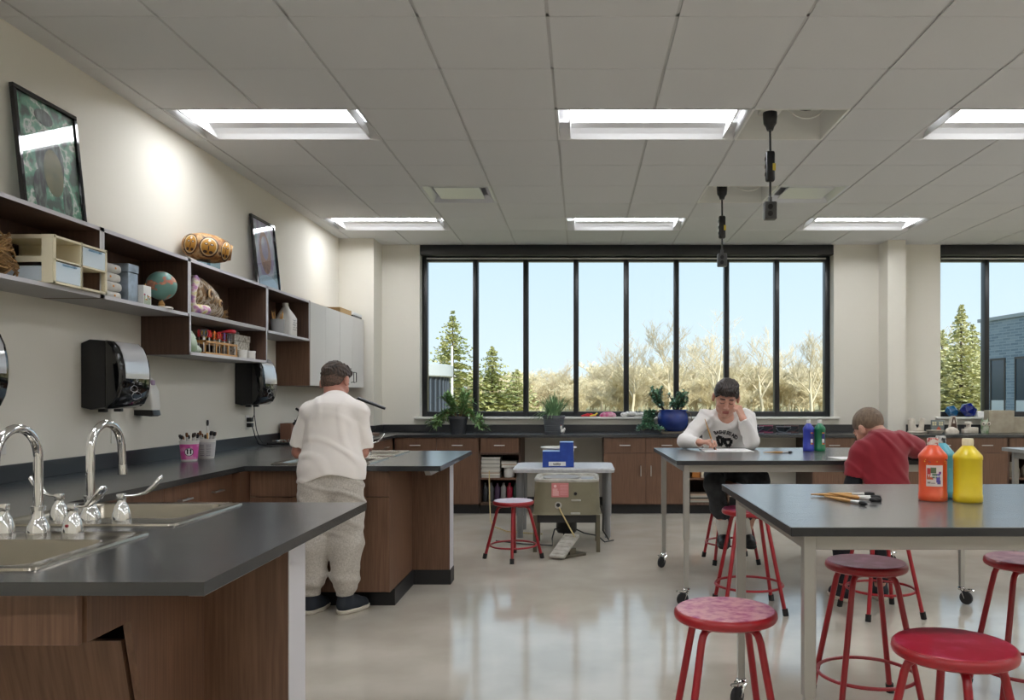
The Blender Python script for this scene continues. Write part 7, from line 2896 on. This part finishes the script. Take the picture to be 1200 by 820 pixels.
def person_drawing():
    from mathutils.bvhtree import BVHTree
    s = SDF(0.0036)
    FX_ = (0, 1, 0)
    pel, chest = Vector((1.13, 6.29, 0.72)), Vector((1.085, 6.16, 1.00))
    shR, shL = PX(827, 490, 6.11), PX(875, 490, 6.11)
    neck = PX(851, 493, 6.06)
    sc = 1.1
    C = PX(851.0, 466.0, 5.985)
    R = hframe((-0.12, -0.90, -0.40), (0.05, -0.3, 0.95))
    s.cap(pel, chest, 0.135, 0.145, k=0.05, axis=FX_, f=0.62)
    s.cap(shR, shL, 0.05, k=0.05)
    s.chain([chest + Vector((0, 0, 0.06)), neck, C + R @ Vector((0, 0.025, -0.05))], [0.075, 0.055, 0.056], k=0.03)
    hR, hL = Vector((1.04, 6.26, 0.70)), Vector((1.215, 6.26, 0.70))
    kR, kL = PX(836.5, 566, 5.86), PX(890, 562, 5.90)
    aR, aL = Vector((1.07, 6.06, 0.245)), Vector((1.235, 6.06, 0.245))
    for h, k_, a in ((hR, kR, aR), (hL, kL, aL)):
        s.chain([h, k_, a], [0.078, 0.052, 0.032], k=0.03)
        s.cap(a + Vector((0, 0.0, -0.03)), a + Vector((0, -0.04, -0.05)), 0.026, 0.022, k=0.03)
    eR = PX(803, 521, 5.96)
    eR.z = HT2 + 0.052
    wR = Vector((0.845, 5.815, HT2 + 0.055))
    eL = PX(880.5, 521, 5.93)
    eL.z = HT2 + 0.054
    wL = PX(870.5, 490.5, 5.85)
    s.chain([shR, eR, wR], [0.045, 0.038, 0.027], k=0.02)
    s.chain([shL, eL, wL], [0.045, 0.038, 0.027], k=0.02)
    add_hand(s, wR, (0.9, -0.75, 0.15), (0.25, 0.1, -1), 1, 0.85, 1.0, 0.9)
    add_hand(s, wL, (-0.36, 0.08, 0.92), (-0.62, 0.70, -0.25), -1, 1.75, 1.0, 0.25)
    add_head(s, C, R, sc)
    body = sdf_obj(s, 'person', [M_skin, M_brow, M_lip], None, local_rules(C, R, sc, FACE),
                   label='boy in white long-sleeved shirt seated at the far table, cheek resting on his fist', cat='person')
    hair('hair', body, C, R, sc, [(-0.11, 0.046), (-0.085, 0.048), (-0.06, 0.04), (-0.035, 0.012), (-0.015, 0.016), (0.025, 0.016), (0.04, -0.03), (0.1, -0.06)], M_brow, 0.006, 0.0032,
         extra=[((0.0, -0.05, 0.070), (0.066, 0.046, 0.036)), ((-0.03, -0.03, 0.085), (0.05, 0.06, 0.038)), ((0.025, 0.0, 0.09), (0.05, 0.07, 0.036))], amp=0.004)
    t = SDF(0.0045)
    t.cap(chest + Vector((0, 0, 0.02)), pel + Vector((0, 0, 0.03)), 0.165, 0.17, k=0.05, axis=FX_, f=0.66)
    t.cap(shR, shL, 0.062, k=0.06)
    t.chain([chest + Vector((0, 0, 0.07)), neck + Vector((0, 0.01, -0.02))], [0.10, 0.068], k=0.05)
    t.chain([shR, eR + Vector((0, 0, 0.006)), wR + (eR - wR).normalized() * 0.02], [0.064, 0.052, 0.039], k=0.02)
    t.chain([shL, eL + Vector((0, 0, 0.006)), wL + (eL - wL).normalized() * 0.012], [0.064, 0.056, 0.038], k=0.02)
    for e_, w_ in ((eR, wR), (eL, wL)):
        d = (w_ - e_).normalized()
        t.ell(w_ + d * 0.035, (0.05, 0.05, 0.05), None, 0.003, 's')
    nd = (C - neck).normalized()
    t.ell(neck + nd * 0.045 + Vector((0, -0.035, -0.008)), (0.064, 0.066, 0.052), None, 0.004, 's')
    t.disp = folds([((0.8, 0, 0.6), 44, 0.5, 0.010), ((-0.7, 0.2, 0.7), 52, 1.7, 0.009), ((1, 0.3, 0.0), 38, 2.2, 0.006)])
    t.cut(lambda X, Y, Z: 0.70 - Z + 0 * X + 0 * Y)
    t.cut(lambda X, Y, Z: np.where(Y + 0 * X + 0 * Z < 6.11, HT2 + 0.0005 - Z, -1.0))
    sh = sdf_obj(t, 'long_sleeved_shirt', M_longs, body)
    # printed lettering and emblem on the chest
    org = ORIG[body.name]
    bv = BVHTree.FromPolygons([v.co + org for v in sh.data.vertices], [tuple(p.vertices) for p in sh.data.polygons])
    M_ink = mat('black_print', (24, 24, 26), 0.7)
    xc, zc = PX(851.5, 0, 6.05).x, PX(0, 507, 6.05).z

    def arch(u, v):
        r = 0.16
        u *= 0.74
        a = u / r
        return xc + (r + v) * math.sin(a) * 1.0, 0, zc - 0.0 + (r + v) * math.cos(a) - r - u * 0.22
    tx = text_part('shirt_lettering', 'BASHE SKI AID', 0.038, M_ink, sh, Matrix.Identity(4), 0.0, arch, 0.0018)
    for v in tx.data.vertices:
        v.co = v.co + org
        h = bv.ray_cast(Vector((v.co.x, 5.2, v.co.z)), Vector((0, 1, 0)))
        v.co = Vector((v.co.x, (h[0].y if h[0] is not None and h[0].y > 5.95 else 6.02) - 0.003, v.co.z)) - org
    b = MB()
    ex, ez = PX(850.5, 0, 6.02).x, PX(0, 516.5, 6.02).z

    def strip(pl, w0):
        for (p, q) in zip(pl, pl[1:]):
            n = 4
            p, q = Vector((p[0], 0, p[1])), Vector((q[0], 0, q[1]))
            d = (q - p).normalized()
            nn = Vector((-d.z, 0, d.x)) * w0
            for i in range(n):
                a, c = p.lerp(q, i / n), p.lerp(q, (i + 1) / n)
                b.face([(ex + k.x, 0, ez + k.z) for k in (a - nn, c - nn, c + nn, a + nn)])
    strip([(-0.052, 0.03), (-0.045, -0.01), (-0.028, -0.042), (-0.012, -0.02), (-0.018, 0.018), (-0.052, 0.03)], 0.011)
    strip([(-0.052, 0.03), (-0.018, 0.018), (0.0, 0.004), (0.02, 0.008), (0.05, 0.006)], 0.012)
    strip([(0.0, 0.004), (0.012, -0.03), (0.032, -0.045), (0.05, -0.025), (0.052, 0.006)], 0.012)
    bmesh.ops.remove_doubles(b.bm, verts=b.bm.verts, dist=0.0005)
    for v in b.bm.verts:
        h = bv.ray_cast(Vector((v.co.x, 5.2, v.co.z)), Vector((0, 1, 0)))
        v.co.y = (h[0].y if h[0] is not None and h[0].y > 5.95 else 6.02) - 0.003
    b.done('shirt_emblem', M_ink, sh, ang=0)
    t = SDF(0.0045)
    t.cap(pel + Vector((-0.02, 0, -0.02)), pel + Vector((0.02, 0, -0.02)), 0.15, 0.15, k=0.04, axis=(0, 0, 1), f=0.6)
    for h, k_, a in ((hR, kR, aR), (hL, kL, aL)):
        t.chain([h, k_, k_.lerp(a, 0.5), a + Vector((0, 0, 0.095))], [0.092, 0.070, 0.062, 0.05], k=0.03)
    t.disp = lambda X, Y, Z: 0.003 * np.sin(60 * Z + 40 * X + 30 * Y + 2 * np.sin(30 * X))
    t.cut(lambda X, Y, Z: 0.335 - Z + 0 * X + 0 * Y)
    t.cut(lambda X, Y, Z: np.where(Y + 0 * X + 0 * Z > 6.1, -1.0, Z - 0.80))
    sdf_obj(t, 'trousers', M_jean, body)
    for a, (h_, t_) in ((aR, ((1.075, 6.13), (1.035, 5.90))), (aL, ((1.235, 6.13), (1.245, 5.90)))):
        t = SDF(0.0045)
        t.cap(a + (kR - aR) * 0.28, a + Vector((0, 0.0, -0.03)), 0.047, 0.042)
        sdf_obj(t, 'sock', M_whitep, body)
        shoe(body, h_, t_, 0.1535, M_bshoe, M_bshoe, 0.125, laces=False, high=True)
    brush('paint brush held upright by the boy in white', (0.868, 5.70, 1.112), (0.945, 5.745, HT2 + 0.0085), None, 0.0062)
    return body


person_drawing()


# ---------------------------------------------------------------- 3: boy in red seated in front of the far table, back to us
def person_red():
    s = SDF(0.0045)
    FX_ = (0, 1, 0)
    pel, chest = Vector((1.757, 4.70, 0.69)), PX(1034, 533, 4.70)
    shL, shR = PX(1007.5, 531, 4.72), PX(1058, 517.5, 4.72)
    neck = PX(1031, 511, 4.74)
    sc = 0.98
    C = PX(1018, 502, 4.81)
    R = hframe((-0.42, 0.74, -0.52), (-0.30, 0.35, 0.88))
    s.cap(pel, chest, 0.12, 0.125, k=0.05, axis=FX_, f=0.66)
    s.cap(shL, shR, 0.045, k=0.04)
    s.chain([chest + Vector((-0.01, 0.01, 0.05)), neck, C + R @ Vector((0, 0.03, -0.045))], [0.07, 0.05, 0.049], k=0.03)
    hL, hR = Vector((1.67, 4.74, 0.68)), Vector((1.84, 4.74, 0.68))
    kL, kR = Vector((1.60, 5.10, 0.635)), Vector((1.86, 5.10, 0.635))
    aL, aR = Vector((1.635, 5.03, 0.10)), Vector((1.865, 5.06, 0.10))
    for h, k_, a in ((hL, kL, aL), (hR, kR, aR)):
        s.chain([h, k_, a], [0.072, 0.048, 0.034], k=0.03)
        s.cap(a + Vector((0, 0.0, -0.03)), a + Vector((0, 0.05, -0.05)), 0.026, 0.022, k=0.03)
    eL, wL = PX(999.5, 568, 4.73), Vector((1.655, 4.90, 0.765))
    eR, wR = PX(1089, 540, 4.815), Vector((1.90, 5.06, HT2 + 0.042))
    eR.z = HT2 + 0.035
    s.chain([shL, eL, wL], [0.042, 0.036, 0.026], k=0.02)
    s.chain([shR, eR, wR], [0.042, 0.036, 0.026], k=0.02)
    add_hand(s, wL, (0.3, 0.9, -0.1), (0, 0, -1), 1, 0.35, 0.9)
    add_hand(s, wR, (-0.75, 0.6, 0.0), (0, 0, -1), -1, 0.4, 0.9)
    add_head(s, C, R, sc)
    body = sdf_obj(s, 'person', [M_skin, M_brow3, M_lip], None, local_rules(C, R, sc, FACE),
                   label='boy in crimson T-shirt seated on a stool at the far table, head bent away', cat='person')
    hair('hair', body, C, R, sc, [(-0.1, 0.05), (-0.05, 0.035), (-0.02, 0.008), (0.02, 0.004), (0.045, -0.02), (0.1, -0.055)], M_brow3, 0.004, 0.0045, amp=0.001)
    t = SDF(0.0045)
    t.cap(chest + Vector((0, 0, 0.0)), pel + Vector((0, 0, 0.0)), 0.142, 0.140, k=0.05, axis=FX_, f=0.72)
    t.cap(shL, shR, 0.058, k=0.05)
    t.chain([chest + Vector((0, 0, 0.06)), neck + Vector((0, -0.002, -0.02))], [0.085, 0.058], k=0.05)
    for sh, el in ((shL, eL), (shR, eR)):
        d = (el - sh).normalized()
        he = sh + d * (0.118 if sh is shL else 0.105)
        t.chain([sh, he + d * 0.03], [0.060, 0.064], k=0.010)
        t.ell(he + d * 0.075, (0.085, 0.085, 0.075), None, 0.004, 's')
    nd = (C - neck).normalized()
    t.ell(neck + nd * 0.05, (0.056, 0.056, 0.045), None, 0.004, 's')
    t.disp = folds([((0.75, 0, 0.9), 46, 0.3, 0.010), ((0.9, 0.1, 0.7), 30, 1.1, 0.009), ((-0.6, 0, 0.8), 50, 2.0, 0.005)])
    t.cut(lambda X, Y, Z: 0.655 - Z + 0 * X + 0 * Y)
    sdf_obj(t, 't_shirt', M_redt, body)
    t = SDF(0.0045)
    for sh, el, wr in ((shL, eL, wL), (shR, eR, wR)):
        t.chain([sh.lerp(el, 0.45), el, wr.lerp(el, 0.06)], [0.050, 0.047, 0.034], k=0.02)
    sl = sdf_obj(t, 'black_sleeves', M_navyp, body)
    t = SDF(0.0045)
    t.cap(pel + Vector((-0.02, 0, -0.01)), pel + Vector((0.02, 0, -0.01)), 0.13, 0.13, k=0.04, axis=(0, 0, 1), f=0.6)
    for h, k_, a in ((hL, kL, aL), (hR, kR, aR)):
        t.chain([h, k_, a + Vector((0, 0, 0.03))], [0.085, 0.064, 0.05], k=0.03)
    t.cut(lambda X, Y, Z: 0.115 - Z + 0 * X + 0 * Y)
    sdf_obj(t, 'trousers', M_navyp, body)
    shoe(body, (1.655, 4.98), (1.60, 5.20), 0.0, M_canvas, M_sole, 0.105, high=False)
    shoe(body, (1.865, 5.02), (1.89, 5.24), 0.0, M_canvas, M_sole, 0.105, high=False)
    return body


person_red()
